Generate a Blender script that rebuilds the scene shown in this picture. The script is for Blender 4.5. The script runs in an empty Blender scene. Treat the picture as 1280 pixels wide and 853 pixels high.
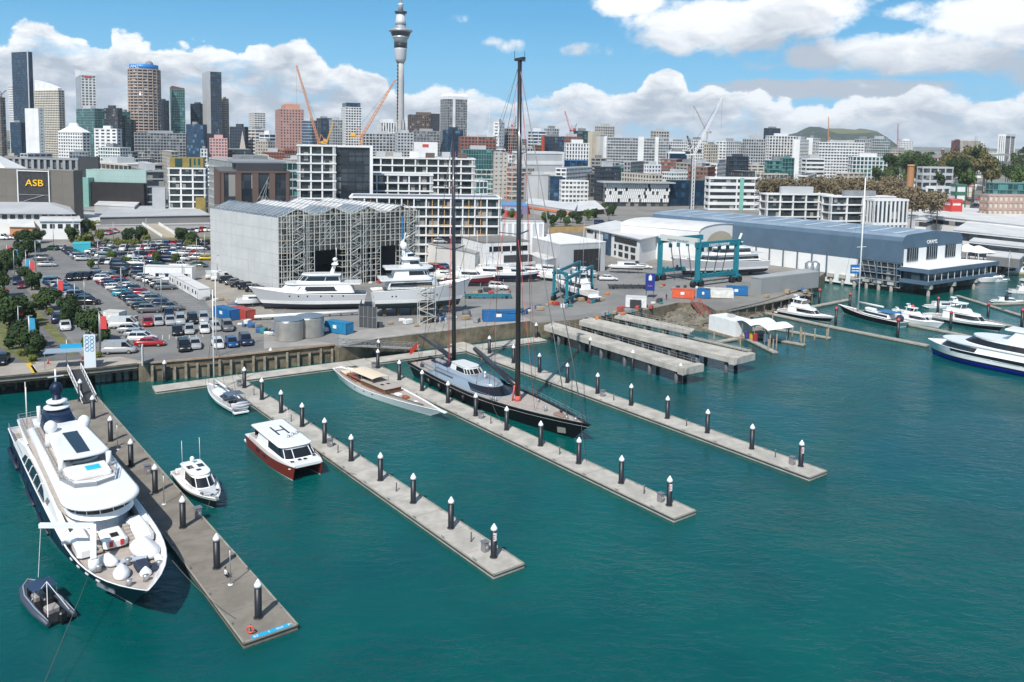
import bpy,bmesh,math,random
from math import sin,cos,pi,radians,atan2,hypot,sqrt,floor
from mathutils import Vector,Matrix
R=random.Random(7)
S=bpy.context.scene
COL=S.collection
PITCH,ROLL,H0=radians(5.526),radians(1.0434),48.55
FW=Vector((0,cos(PITCH),-sin(PITCH)));RT=Vector((1,0,0));UP=RT.cross(FW)
R2=RT*cos(ROLL)+UP*sin(ROLL);U2=-RT*sin(ROLL)+UP*cos(ROLL)
cd=bpy.data.cameras.new('camera');cam=bpy.data.objects.new('camera',cd);COL.objects.link(cam)
cam.matrix_world=Matrix(((R2.x,U2.x,-FW.x,0),(R2.y,U2.y,-FW.y,0),(R2.z,U2.z,-FW.z,H0),(0,0,0,1)))
cd.sensor_width=36;cd.lens=36*1064.02/1280;cd.shift_y=-(426.5-277.115)/1280
cd.clip_start=1;cd.clip_end=60000
S.camera=cam
S.view_settings.view_transform='Standard';S.view_settings.look='None'
S.view_settings.exposure=0.44;S.view_settings.gamma=1
SUN_EL=radians(50);SUN_AZ=radians(18.5)
sd=bpy.data.lights.new('sun','SUN');so=bpy.data.objects.new('sun',sd);COL.objects.link(so)
sd.energy=3.8;sd.angle=radians(0.5);sd.color=(1,.965,.91)
dv=Vector((sin(SUN_AZ)*cos(SUN_EL),cos(SUN_AZ)*cos(SUN_EL),-sin(SUN_EL)))
so.rotation_euler=dv.to_track_quat('-Z','Y').to_euler();so.location=(0,-50,200)
S.cycles.max_bounces=5;S.cycles.diffuse_bounces=2;S.cycles.glossy_bounces=3
S.cycles.transmission_bounces=3;S.cycles.transparent_max_bounces=6
S.cycles.caustics_reflective=False;S.cycles.caustics_refractive=False
def g(u,v,z=3.7):
 d=FW+R2*((u-640)/1064.02)-U2*((v-277.115)/1064.02)
 t=(z-H0)/d.z
 return Vector((d.x*t,d.y*t,z))
def at(u,v,Y):
 d=FW+R2*((u-640)/1064.02)-U2*((v-277.115)/1064.02)
 t=Y/d.y
 return Vector((d.x*t,Y,H0+d.z*t))
class NT:
 def __init__(s,nt):s.t=nt;s.n=nt.nodes;s.l=nt.links
 def new(s,typ,**k):
  nd=s.n.new(typ)
  for a,b in k.items():setattr(nd,a,b)
  return nd
 def put(s,sock,v):
  if v is None:return
  if isinstance(v,bpy.types.NodeSocket):s.l.new(v,sock)
  else:sock.default_value=v
 def m(s,op,a,b=None,c=None,clamp=False):
  nd=s.new('ShaderNodeMath',operation=op);nd.use_clamp=clamp
  s.put(nd.inputs[0],a);s.put(nd.inputs[1],b);s.put(nd.inputs[2],c);return nd.outputs[0]
 def ss(s,x,a,b):
  nd=s.new('ShaderNodeMapRange',interpolation_type='SMOOTHSTEP')
  s.put(nd.inputs[0],x);s.put(nd.inputs[1],a);s.put(nd.inputs[2],b);return nd.outputs[0]
 def mix(s,f,a,b):
  nd=s.new('ShaderNodeMix',data_type='RGBA')
  s.put(nd.inputs[0],f);s.put(nd.inputs[6],a);s.put(nd.inputs[7],b);return nd.outputs[2]
 def noise(s,vec,scale,detail=4,rough=.55,dist=0):
  nd=s.new('ShaderNodeTexNoise');s.put(nd.inputs['Vector'],vec);nd.inputs['Scale'].default_value=scale
  nd.inputs['Detail'].default_value=detail;nd.inputs['Roughness'].default_value=rough;nd.inputs['Distortion'].default_value=dist
  return nd.outputs[0]
 def comb(s,x,y,z=0.0):
  nd=s.new('ShaderNodeCombineXYZ');s.put(nd.inputs[0],x);s.put(nd.inputs[1],y);s.put(nd.inputs[2],z);return nd.outputs[0]
def c4(c):return(c[0],c[1],c[2],1.0)
W=bpy.data.worlds.new('World');S.world=W;W.use_nodes=True
w=NT(W.node_tree)
for nd in list(w.n):w.n.remove(nd)
sky=w.new('ShaderNodeTexSky');sky.sky_type='NISHITA';sky.sun_disc=False
sky.sun_elevation=SUN_EL;sky.sun_rotation=pi+SUN_AZ
sky.altitude=50;sky.air_density=1.0;sky.dust_density=1.2;sky.ozone_density=1.5
tc=w.new('ShaderNodeTexCoord');sp=w.new('ShaderNodeSeparateXYZ');w.l.new(tc.outputs['Generated'],sp.inputs[0])
X,Y_,Z_=sp.outputs
az=w.m('MULTIPLY',w.m('ARCTAN2',X,Y_),57.2958)
el=w.m('MULTIPLY',w.m('ARCSINE',Z_),57.2958)
P2=w.comb(az,w.m('MULTIPLY',el,1.35))
wob=w.m('SUBTRACT',w.noise(P2,.22,6,.6),.5)
fine=w.m('SUBTRACT',w.noise(P2,.9,6,.62),.5)
vor=w.new('ShaderNodeTexVoronoi',feature='SMOOTH_F1');vor.inputs['Scale'].default_value=.55;vor.inputs['Smoothness'].default_value=.25
warp=w.new('ShaderNodeVectorMath',operation='ADD')
nv=w.new('ShaderNodeTexNoise');nv.inputs['Scale'].default_value=.5;nv.inputs['Detail'].default_value=5;w.l.new(P2,nv.inputs['Vector'])
w.l.new(P2,warp.inputs[0]);sv=w.new('ShaderNodeVectorMath',operation='SCALE');w.l.new(nv.outputs['Color'],sv.inputs[0]);sv.inputs['Scale'].default_value=2.2
w.l.new(sv.outputs[0],warp.inputs[1]);w.l.new(warp.outputs[0],vor.inputs['Vector'])
bill=w.m('SUBTRACT',.5,vor.outputs['Distance'])
def prof(pts,x,x0=-34.,x1=34.):
 fc=w.new('ShaderNodeFloatCurve')
 xx=w.m('DIVIDE',w.m('SUBTRACT',x,x0),x1-x0,clamp=True)
 w.put(fc.inputs['Value'],xx)
 cu=fc.mapping.curves[0]
 P=[((a-x0)/(x1-x0),b/12)for a,b in pts]
 cu.points[0].location=P[0];cu.points[1].location=P[-1]
 for q in P[1:-1]:cu.points.new(*q)
 fc.mapping.update()
 return w.m('MULTIPLY',fc.outputs[0],12.)
PROF=[(-34,5.0),(-31,5.2),(-29,6.2),(-27,5.4),(-25.5,5.0),(-24.8,5.9),(-22,5.4),(-20,5.6),(-18,5.2),(-17,5.9),(-16,5.8),(-14.3,6.2),(-12,4.8),(-9,4.2),(-7,3.2),(-4.5,3.4),(0,2.7),(4,3.6),(7,3.1),(10,5.0),(12,3.6),(15,3.7),(18,2.6),(22,3.0),(26,3.6),(29,2.9),(34,3.4)]
top1=prof(PROF,az)
h1=w.m('ADD',w.m('ADD',top1,w.m('MULTIPLY',fine,1.3)),w.m('MULTIPLY',bill,1.1))
d1=w.m('SUBTRACT',h1,el)
a1=w.m('MULTIPLY',w.ss(d1,0.,.30),w.m('SUBTRACT',1.,w.m('MULTIPLY',w.ss(w.noise(w.comb(az,w.m('MULTIPLY',el,2.4),3.0),.22,5,.6,.3),.54,.70),.62)))
fold=w.noise(w.comb(az,w.m('MULTIPLY',el,2.2),7.0),.42,7,.6,.5)
sh1=w.m('ADD',w.m('MULTIPLY',w.ss(d1,.1,2.0),.80),w.m('MULTIPLY',w.m('SUBTRACT',fold,.5),2.6))
sh1=w.m('SUBTRACT',sh1,w.m('MULTIPLY',bill,.5),clamp=True)
UPC=[(13.0,7.4,6.6,2.1,1.1),(7.5,8.9,3.0,1.0,.9),(18,8.1,4.6,1.9,1.0),(25,5.5,12,1.6,.8),(31,7.4,6.0,2.2,1.2),(4.6,5.9,2.2,.7,.55),(-1,6.2,2.0,.6,.42),(26,8.1,5,.9,.35),(20,3.5,10,.8,.9),(33,4.5,5,1.5,.8),(-3.6,7.8,.8,.35,.35)]
acc=None
for(ca,ce,ra,re,st)in UPC:
 dx=w.m('DIVIDE',w.m('SUBTRACT',az,ca),ra);dy=w.m('DIVIDE',w.m('SUBTRACT',el,ce),re)
 q=w.m('SUBTRACT',st,w.m('MULTIPLY',w.m('ADD',w.m('MULTIPLY',dx,dx),w.m('MULTIPLY',dy,dy)),st))
 acc=q if acc is None else w.m('MAXIMUM',acc,q)
dens2=w.m('ADD',acc,w.m('ADD',w.m('MULTIPLY',wob,1.5),w.m('MULTIPLY',fine,.8)))
dens2=w.m('ADD',dens2,w.m('MULTIPLY',bill,.25))
a2=w.m('MULTIPLY',w.ss(dens2,.12,.62),.97)
sh2=w.m('ADD',w.m('MULTIPLY',w.m('SUBTRACT',prof([(-34,8),(2,6.2),(6,6.9),(13,6.6),(18,8.4),(22,5.6),(27,6.0),(31,6.6),(34,6.8)],az),el),.38),w.m('MULTIPLY',w.m('SUBTRACT',fold,.45),1.7))
sh2=w.m('ADD',sh2,.25,clamp=True)
white=(12.2,12.4,12.6,1);grey=(5.4,6.1,7.1,1)
grey2=(5.8,6.4,7.3,1)
blue=w.new('ShaderNodeMix',data_type='RGBA',blend_type='MULTIPLY');blue.inputs[0].default_value=1
w.l.new(sky.outputs[0],blue.inputs[6]);blue.inputs[7].default_value=(1.12,1.28,1.3,1)
near_=w.ss(el,30.,4.)
skyc=w.mix(near_,blue.outputs[2],w.mix(w.ss(el,1.,11.),(3.0,7.4,10.8,1),(.8,4.4,8.6,1)))
c=w.mix(a2,skyc,w.mix(sh2,white,grey2))
c=w.mix(a1,c,w.mix(sh1,white,grey))
low=w.m('MULTIPLY',w.ss(el,2.2,.0),.35)
c=w.mix(low,c,(7.2,8.8,10.2,1))
bg=w.new('ShaderNodeBackground');w.l.new(c,bg.inputs[0]);bg.inputs[1].default_value=.068
wo=w.new('ShaderNodeOutputWorld');w.l.new(bg.outputs[0],wo.inputs[0])
MATS={}
def mat(name,col,rough=.6,metal=0.,var=.0,vs=1.,col2=None,bump=0.,bs=10.,spec=.5,alpha=None,detail=5,coat=0.):
 if name in MATS:return MATS[name]
 M=bpy.data.materials.new(name);M.use_nodes=True;t=NT(M.node_tree);b=t.n['Principled BSDF']
 b.inputs['Roughness'].default_value=rough;b.inputs['Metallic'].default_value=metal;b.inputs['Specular IOR Level'].default_value=spec
 if coat:b.inputs['Coat Weight'].default_value=coat;b.inputs['Coat Roughness'].default_value=.08
 b.inputs['Base Color'].default_value=c4(col)
 if var or bump or col2:
  cc=t.new('ShaderNodeTexCoord').outputs['Object']
  if var or col2:
   if col2 is None:col2=tuple(x*(1-var)for x in col);col=tuple(min(1,x*(1+var*.6))for x in col)
   f=t.ss(t.noise(cc,vs,detail,.62),.32,.68)
   t.l.new(t.mix(f,c4(col),c4(col2)),b.inputs['Base Color'])
  if bump:
   bp=t.new('ShaderNodeBump');bp.inputs['Strength'].default_value=bump;bp.inputs['Distance'].default_value=.05
   t.l.new(t.noise(cc,bs,4),bp.inputs['Height']);t.l.new(bp.outputs[0],b.inputs['Normal'])
 MATS[name]=M;return M
def glassmat(name,a,b_,cw=3.,ch=3.2,rough=.08,c=None,pc=.0,refl=.5):
 """window glass whose cells differ a little (blinds, rooms)"""
 if name in MATS:return MATS[name]
 M=bpy.data.materials.new(name);M.use_nodes=True;t=NT(M.node_tree);b=t.n['Principled BSDF']
 oc=t.new('ShaderNodeTexCoord').outputs['Object']
 s=t.new('ShaderNodeSeparateXYZ');t.l.new(oc,s.inputs[0])
 cell=t.comb(t.m('FLOOR',t.m('DIVIDE',s.outputs[0],cw)),t.m('FLOOR',t.m('DIVIDE',s.outputs[1],cw)),t.m('FLOOR',t.m('DIVIDE',s.outputs[2],ch)))
 wn=t.new('ShaderNodeTexWhiteNoise',noise_dimensions='3D');t.l.new(cell,wn.inputs[0])
 col=t.mix(wn.outputs[0],c4(a),c4(b_))
 if c is not None:
  wn2=t.new('ShaderNodeTexWhiteNoise',noise_dimensions='4D');t.l.new(cell,wn2.inputs[0]);wn2.inputs['W'].default_value=3.3
  col=t.mix(t.m('GREATER_THAN',wn2.outputs[0],1-pc),col,c4(c))
 t.l.new(col,b.inputs['Base Color']);b.inputs['Roughness'].default_value=rough;b.inputs['Specular IOR Level'].default_value=refl
 MATS[name]=M;return M
WHITE=mat('white_paint',(.78,.78,.77),.35,var=.06,vs=.6)
GEL=mat('white_gelcoat',(.82,.82,.81),.22,var=.03,vs=.4,coat=.4)
CREAM=mat('cream_paint',(.62,.56,.45),.6,var=.1,vs=.5)
BLACK=mat('black_plastic',(.012,.013,.015),.4,var=.2,vs=2)
DARK=mat('dark_metal',(.04,.042,.045),.45)
DGLASS=mat('dark_glass',(.012,.016,.02),.06,spec=.8)
STEEL=mat('galvanised_steel',(.42,.43,.43),.42,.6,var=.2,vs=1.2)
CONC=mat('pale_concrete',(.43,.405,.36),.85,var=.22,vs=.35,bump=.2,bs=6)
CONC2=mat('weathered_concrete',(.33,.31,.275),.88,var=.35,vs=.5,bump=.3,bs=5)
RED=mat('red_paint',(.55,.03,.025),.45,var=.1)
ORANGE=mat('orange_paint',(.72,.12,.05),.5,var=.1)
TIMBER=mat('weathered_timber',(.16,.125,.09),.85,var=.4,vs=1.5,bump=.4,bs=8)
class MB:
 def __init__(s):s.v=[];s.f=[];s.m=[];s.sm=[]
 def add(s,vs,fs,mi=0,smooth=False):
  o=len(s.v);s.v+=[tuple(q)for q in vs]
  for f in fs:s.f.append([o+i for i in f]);s.m.append(mi);s.sm.append(smooth)
  return s
 def box(s,x0,x1,y0,y1,z0,z1,mi=0):
  s.add([(x0,y0,z0),(x1,y0,z0),(x1,y1,z0),(x0,y1,z0),(x0,y0,z1),(x1,y0,z1),(x1,y1,z1),(x0,y1,z1)],[(3,2,1,0),(4,5,6,7),(0,1,5,4),(1,2,6,5),(2,3,7,6),(3,0,4,7)],mi);return s
 def rbox(s,x0,x1,y0,y1,z0,z1,r=.1,mi=0):
  r=min(r,(x1-x0)*.4,(y1-y0)*.4,(z1-z0)*.4)
  def ring(d,z,k=0):
   a=d;q=[(x0+r+k,y0+a),(x1-r-k,y0+a),(x1-a,y0+r+k),(x1-a,y1-r-k),(x1-r-k,y1-a),(x0+r+k,y1-a),(x0+a,y1-r-k),(x0+a,y0+r+k)]
   return[(x,y,z)for x,y in q]
  v=ring(0,z0)+ring(0,z1-r)+ring(r,z1,r*.3)
  f=[]
  for L in(0,8):
   for i in range(8):j=(i+1)%8;f.append((L+i,L+j,L+8+j,L+8+i))
  f.append(tuple(range(16,24)));f.append(tuple(range(7,-1,-1)))
  s.add(v,f,mi);return s
 def obox(s,c,sx,sy,sz,rz=0.,mi=0):
  ca,sa=cos(rz),sin(rz);P=[]
  for z in(0,sz):
   for x,y in((-sx/2,-sy/2),(sx/2,-sy/2),(sx/2,sy/2),(-sx/2,sy/2)):
    P.append((c[0]+x*ca-y*sa,c[1]+x*sa+y*ca,c[2]+z))
  s.add(P,[(3,2,1,0),(4,5,6,7),(0,1,5,4),(1,2,6,5),(2,3,7,6),(3,0,4,7)],mi);return s
 def beam(s,p,q,a=.1,b=None,mi=0):
  p=Vector(p);q=Vector(q);d=q-p
  if d.length<1e-6:return s
  d.normalize();b=b or a
  n=d.cross(Vector((0,0,1)))
  if n.length<1e-3:n=Vector((1,0,0))
  n.normalize();k=n.cross(d).normalized();n=n*a/2;k=k*b/2
  v=[p-n-k,p+n-k,p+n+k,p-n+k,q-n-k,q+n-k,q+n+k,q-n+k]
  s.add(v,[(3,2,1,0),(4,5,6,7),(0,1,5,4),(1,2,6,5),(2,3,7,6),(3,0,4,7)],mi);return s
 def tube(s,pts,r,n=8,mi=0,cap=True,r1=None,smooth=True):
  pts=[Vector(p)for p in pts];N=len(pts);rs=r if isinstance(r,(list,tuple))else[r+((r1-r)*i/(N-1)if r1 is not None else 0)for i in range(N)]
  V=[];ref=None
  for i,p in enumerate(pts):
   d=(pts[min(i+1,N-1)]-pts[max(i-1,0)])
   d=d.normalized()if d.length>0 else Vector((0,0,1))
   if ref is None:ref=d.cross(Vector((0,0,1))if abs(d.z)<.9 else Vector((1,0,0))).normalized()
   ref=(ref-d*ref.dot(d));ref.normalize();k=d.cross(ref)
   V+=[p+(ref*cos(2*pi*j/n)+k*sin(2*pi*j/n))*rs[i]for j in range(n)]
  F=[(i*n+j,i*n+(j+1)%n,(i+1)*n+(j+1)%n,(i+1)*n+j)for i in range(N-1)for j in range(n)]
  s.add(V,F,mi,smooth)
  if cap:
   o=len(s.v)-len(V)
   s.f.append([o+j for j in range(n-1,-1,-1)]);s.m.append(mi);s.sm.append(False)
   s.f.append([o+(N-1)*n+j for j in range(n)]);s.m.append(mi);s.sm.append(False)
  return s
 def lathe(s,prof,c=(0,0,0),n=16,mi=0,smooth=True,sx=1.,sy=1.):
  V=[(c[0]+r*cos(2*pi*j/n)*sx,c[1]+r*sin(2*pi*j/n)*sy,c[2]+z)for r,z in prof for j in range(n)]
  F=[(i*n+j,i*n+(j+1)%n,(i+1)*n+(j+1)%n,(i+1)*n+j)for i in range(len(prof)-1)for j in range(n)]
  F.append(tuple(range(n-1,-1,-1)));F.append(tuple(range((len(prof)-1)*n,len(prof)*n)))
  s.add(V,F[:-2],mi,smooth);o=len(s.v)-len(V)
  for f in F[-2:]:s.f.append([o+i for i in f]);s.m.append(mi);s.sm.append(False)
  return s
 def ball(s,c,r,n=12,m=7,mi=0,sz=1.,sy=1.):
  return s.lathe([(max(.001,r*sin(pi*i/m)),-r*sz*cos(pi*i/m))for i in range(m+1)],c,n,mi,True,1.,sy)
 def prism(s,poly,z0,z1,mi=0,mt=None):
  n=len(poly);A=sum(poly[i][0]*poly[(i+1)%n][1]-poly[(i+1)%n][0]*poly[i][1]for i in range(n))
  if A<0:poly=poly[::-1]
  s.add([(p[0],p[1],z0)for p in poly]+[(p[0],p[1],z1)for p in poly],[(i,(i+1)%n,n+(i+1)%n,n+i)for i in range(n)],mi)
  o=len(s.v)-2*n
  s.f.append([o+i for i in range(n-1,-1,-1)]);s.m.append(mi);s.sm.append(False)
  s.f.append([o+n+i for i in range(n)]);s.m.append(mi if mt is None else mt);s.sm.append(False)
  return s
 def loft(s,rings,mi=0,closed=True,smooth=True,cap0=False,cap1=False,mis=None):
  n=len(rings[0]);V=[q for r in rings for q in r];o=len(s.v);s.v+=[tuple(q)for q in V]
  for i in range(len(rings)-1):
   for j in range(n if closed else n-1):
    k=(j+1)%n
    s.f.append([o+i*n+j,o+i*n+k,o+(i+1)*n+k,o+(i+1)*n+j]);s.m.append(mi if mis is None else mis(i,j));s.sm.append(smooth)
  if cap0:s.f.append([o+j for j in range(n-1,-1,-1)]);s.m.append(mi);s.sm.append(False)
  if cap1:s.f.append([o+(len(rings)-1)*n+j for j in range(n)]);s.m.append(mi);s.sm.append(False)
  return s
 def mesh(s,name,mats):
  me=bpy.data.meshes.new(name);me.from_pydata(s.v,[],s.f);me.update()
  for m_ in(mats if isinstance(mats,(list,tuple))else[mats]):me.materials.append(m_)
  me.polygons.foreach_set('material_index',s.m);me.polygons.foreach_set('use_smooth',s.sm)
  return me
 def build(s,name,mats,parent=None,loc=None,rz=0.,fix=False):
  me=s.mesh(name,mats)
  if fix:
   bm=bmesh.new();bm.from_mesh(me);bmesh.ops.recalc_face_normals(bm,faces=bm.faces);bm.to_mesh(me);bm.free()
  o=bpy.data.objects.new(name,me);COL.objects.link(o)
  if parent:o.parent=parent
  if loc is not None:o.location=loc
  if rz:o.rotation_euler.z=rz
  return o
def root(name,label,cat,loc=(0,0,0),rz=0.,group=None):
 o=bpy.data.objects.new(name,None);COL.objects.link(o);o.location=loc;o.rotation_euler.z=rz
 o.empty_display_size=.5
 return tag(o,label,cat,group)
def tag(o,label,cat,group=None):
 o['label']=label;o['category']=cat
 if group:o['group']=group
 return o
def struct(o,label=None,kind='structure'):
 o['kind']=kind
 if label:o['label']=label
 return o
def dup(o,loc=None,rz=None,label=None,group=None,parent=None,first=True,mats=None):
 c_=o.copy();COL.objects.link(c_)
 if parent:c_.parent=parent
 if first:
  if loc is not None:c_.location=loc
  if rz is not None:c_.rotation_euler.z=rz
  if label:c_['label']=label
  if group:c_['group']=group
 for ch in o.children:dup(ch,parent=c_,first=False)
 return c_
ORD=['first','second','third','fourth','fifth','sixth','seventh','eighth','ninth','tenth','eleventh','twelfth','thirteenth','fourteenth','fifteenth','sixteenth','seventeenth','eighteenth','nineteenth','twentieth']
ORD+=['twenty-'+x for x in ORD[:9]]+['thirtieth']+['thirty-'+x for x in ORD[:9]]+['fortieth']
def text_mesh(name,txt,size,m_,parent=None,loc=(0,0,0),rot=(pi/2,0,0),ext=.03,align='CENTER',sx=1.):
 cu=bpy.data.curves.new(name,'FONT');cu.body=txt;cu.size=size;cu.extrude=ext;cu.align_x=align;cu.align_y='CENTER';cu.resolution_u=3
 t_=bpy.data.objects.new('tmp',cu);COL.objects.link(t_)
 me=bpy.data.meshes.new_from_object(t_);COL.objects.unlink(t_);bpy.data.objects.remove(t_);me.materials.clear();me.materials.append(m_)
 o=bpy.data.objects.new(name,me);COL.objects.link(o);o.location=loc;o.rotation_euler=rot;o.scale.x=sx
 if parent:o.parent=parent
 return o
AX=Vector((-sin(radians(37.387)),cos(radians(37.387)),0));BX=Vector((AX.y,-AX.x,0))
RZP=atan2(AX.y,AX.x)
def dirang(p,q):return atan2(q.y-p.y,q.x-p.x)
# ================================================================== SETTING
Mw=bpy.data.materials.new('harbour_water');Mw.use_nodes=True;t=NT(Mw.node_tree);b=t.n['Principled BSDF']
oc=t.new('ShaderNodeTexCoord').outputs['Object']
mp=t.new('ShaderNodeMapping');t.l.new(oc,mp.inputs[0]);mp.inputs['Rotation'].default_value=(0,0,radians(20));mp.inputs['Scale'].default_value=(1,1.5,1)
big=t.noise(oc,.012,4,.6,.4);mid=t.noise(oc,.05,4,.6,.8)
f=t.ss(t.m('ADD',t.m('MULTIPLY',big,.65),t.m('MULTIPLY',mid,.35)),.38,.62)
t.l.new(t.mix(f,(.0,.062,.066,1),(.0,.086,.077,1)),b.inputs['Base Color'])
b.inputs['Roughness'].default_value=.05;b.inputs['IOR'].default_value=1.333;b.inputs['Specular IOR Level'].default_value=.5
hgt=t.m('ADD',t.m('MULTIPLY',t.noise(mp.outputs[0],.55,5,.6,.5),1.0),t.m('ADD',t.m('MULTIPLY',t.noise(mp.outputs[0],1.9,4,.6,.3),.26),t.m('MULTIPLY',t.noise(mp.outputs[0],.13,3,.5),1.6)))
amp=t.m('ADD',.25,t.m('MULTIPLY',t.ss(t.noise(oc,.03,4,.6,1.0),.35,.65),.55))
bp=t.new('ShaderNodeBump');t.l.new(hgt,bp.inputs['Height']);bp.inputs['Distance'].default_value=.36;t.l.new(amp,bp.inputs['Strength']);t.l.new(bp.outputs[0],b.inputs['Normal'])
m_=MB();m_.add([(-2500,-300,0),(3500,-300,0),(3500,2500,0),(-2500,2500,0)],[(0,1,2,3)])
struct(m_.build('water',Mw))
GZ=3.7
def HGL(t):return Vector((129-.685*t+1.6,279+.728*t+1.2,GZ))
WH=[g(-420,510),g(-60,477.5),g(118,461.3),g(172,455.4)]
QL=[p+Vector((-2,6.5,0))for p in WH]+[g(173,455.3),g(185,454),g(281,445.7),g(417.7,430.8),g(424,434.5),g(470,424),g(521.9,417.8),g(603.9,408.3),g(662.5,401.5),g(667,404.5),g(700,401.5),g(731,398.6),g(779,391),g(812,386.5),g(847,378.5),g(878,379),g(895,388.5),g(909,387.5),g(955,376.5),g(995,364),g(1020,350),HGL(27),HGL(3),HGL(0)+Vector((14,9.5,0)),g(1215,343),g(1236,330),g(1262,322),g(1420,318)]
asph=mat('yard_asphalt',(.165,.16,.15),.9,col2=(.25,.235,.21),vs=.06,bump=.15,bs=3,detail=8)
wallm=mat('old_quay_wall',(.23,.19,.13),.9,col2=(.10,.085,.055),vs=.45,bump=.5,bs=3)
far=[Vector((4200,1200,0)),Vector((4200,2000,0)),Vector((-4200,2000,0)),Vector((-4200,300,0))]
poly=[(p.x,p.y)for p in QL+far]
m_=MB();m_.prism(poly,-3,GZ,1,0)
struct(m_.build('ground',[asph,wallm],fix=True),'grey yard and quay ground')
def terr(x,y):
 k=min(1,max(0,(y-700)/1500));k=k*k*(3-2*k)
 return GZ-.8+k*(34+6*sin(x*.004)+5*sin(x*.011+y*.004))
terrm=mat('town_ground',(.13,.14,.10),.95,col2=(.24,.23,.21),vs=.012,detail=6)
V=[];nx,ny=90,46
for j in range(ny+1):
 for i in range(nx+1):
  y=560+(j/ny)**1.6*6500;x=(i/nx-.5)*2*(900+y*.85)
  V.append((x,y,terr(x,y)))
F=[(j*(nx+1)+i,j*(nx+1)+i+1,(j+1)*(nx+1)+i+1,(j+1)*(nx+1)+i)for j in range(ny)for i in range(nx)]
m_=MB();m_.add(V,F,0,True);struct(m_.build('terrain',terrm))
HP=[(940,184),(965,177),(985,170),(1000,167.5),(1012,165),(1020,160.5),(1027,158),(1036,158.5),(1043,161),(1052,160.5),(1066,160.5),(1083,162),(1090,160.5),(1097,161.5),(1104,167),(1111,174),(1119,180.5),(1135,186),(1150,190)]
HY=3900.
hillm=mat('hill_grass',(.10,.115,.05),.95,col2=(.15,.155,.07),vs=.006,detail=6)
treem=mat('hill_trees',(.028,.042,.034),.95,col2=(.06,.075,.045),vs=.02,bump=1,bs=.05)
rings=[]
for(u,v)in HP:
 P=at(u,v,HY);hz=P.z-terr(P.x,HY);ring=[]
 for k in range(15):
  s_=k/14*2-1;w_=60+hz*3.2;hh=terr(P.x,HY)-3+(hz+3)*max(0,1-abs(s_)**1.7)
  ring.append((P.x+8*sin(k*2.1+u),HY+s_*w_+0.35*w_,hh+(3*sin(k*1.7+u*.9)if 0<k<14 and abs(s_)>.2 else 0)))
 rings.append(ring)
m_=MB();m_.loft(rings,0,False,True,mis=lambda i,j:0 if(8<=i<=12 and 4<=j<=6)else 1)
struct(m_.build('hill',[hillm,treem],fix=True))
wet=mat('wet_algae_concrete',(.10,.09,.055),.7,var=.5,vs=1.5)
fend=mat('dark_rubber',(.03,.03,.028),.7)
def jointed(m_,p0,u,wv,L,Wd,z0,z1,seg):
 """a deck cut into panels with narrow gaps; waterline band below"""
 n=max(1,round(L/seg));gp=.05
 for i in range(n):
  a=L*i/n+(gp if i else 0);e=L*(i+1)/n
  P=[p0+u*a,p0+u*e,p0+u*e+wv*Wd,p0+u*a+wv*Wd]
  m_.prism([(q.x,q.y)for q in P],z0,z1,0)
def pier(name,label,pl,pr_,L,seg=6.):
 """pl, pr_: outer corners (left and right); runs L metres shoreward"""
 rt=root(name,label,'pier',(pl.x,pl.y,0),0.,'floating concrete piers')
 o=pl.copy();o.z=0;W_=(pr_-pl).length;z=Vector((0,0,0));u=AX;wv=BX
 q=Vector((0,0,0))
 m_=MB();jointed(m_,q,u,wv,L,W_,-.2,.55,seg);m_.build('deck',mat('stained_pier_concrete',(.24,.215,.18),.9,col2=(.17,.15,.125),vs=.35,bump=.2,bs=6)if 'widest'in label else CONC,rt)
 m_=MB();jointed(m_,q-wv*.012-u*.012,u,wv,L,W_+.024,-.6,.10,1e9);m_.build('float',wet,rt)
 m_=MB()
 for side in(-.06,W_-.10):m_.beam(q+wv*(side+.08)+Vector((0,0,.6)),q+wv*(side+.08)+u*L+Vector((0,0,.6)),.16,.1)
 m_.beam(q+Vector((0,0,.6))+u*.08,q+wv*W_+Vector((0,0,.6))+u*.08,.16,.1);m_.build('edge_timber',mat('grey_timber',(.30,.29,.24),.8,var=.2,vs=1.),rt)
 m_=MB()
 for side in(-.10,W_+.02):m_.beam(q+wv*(side+.04)+Vector((0,0,.44)),q+wv*(side+.04)+u*L+Vector((0,0,.44)),.05,.09)
 m_.beam(q-u*.04+Vector((0,0,.44)),q-u*.04+wv*W_+Vector((0,0,.44)),.05,.09);m_.build('fender_strip',fend,rt)
 k=4.0;nn=0
 while k<L-2 and nn<26:
  for side in(.18,W_-.18):
   c0=q+u*k+wv*side+Vector((0,0,.56));m2=MB()
   m2.beam(c0-u*.35+Vector((0,0,.2)),c0+u*.35+Vector((0,0,.2)),.07);m2.beam(c0-u*.12,c0-u*.12+Vector((0,0,.2)),.07);m2.beam(c0+u*.12,c0+u*.12+Vector((0,0,.2)),.07)
   m2.build('mooring_cleat',STEEL,rt);nn+=1
  k+=8.9/2 if L<70 else 8.9*.75
 return rt
PIERN=['the superyacht pier','the red catamaran pier','the classic yacht pier','the pier farthest right']
pier('pier','widest grey concrete pier beside the navy superyacht, blue lettered strip at its end',g(304.7,805,.55),g(370.7,780,.55),90)
pier('pier','concrete pier with the red catamaran moored along its side',g(617,719.3,.55),g(656.6,705.9,.55),93.5)
pier('pier','concrete pier between the white classic yacht and the black ketch',g(842.7,649.2,.55),g(871.4,639.5,.55),93)
pier('pier','long concrete pier beyond the black ketch, farthest to the right',g(1011.9,597.8,.55),g(1033.8,589.2,.55),96)
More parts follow.
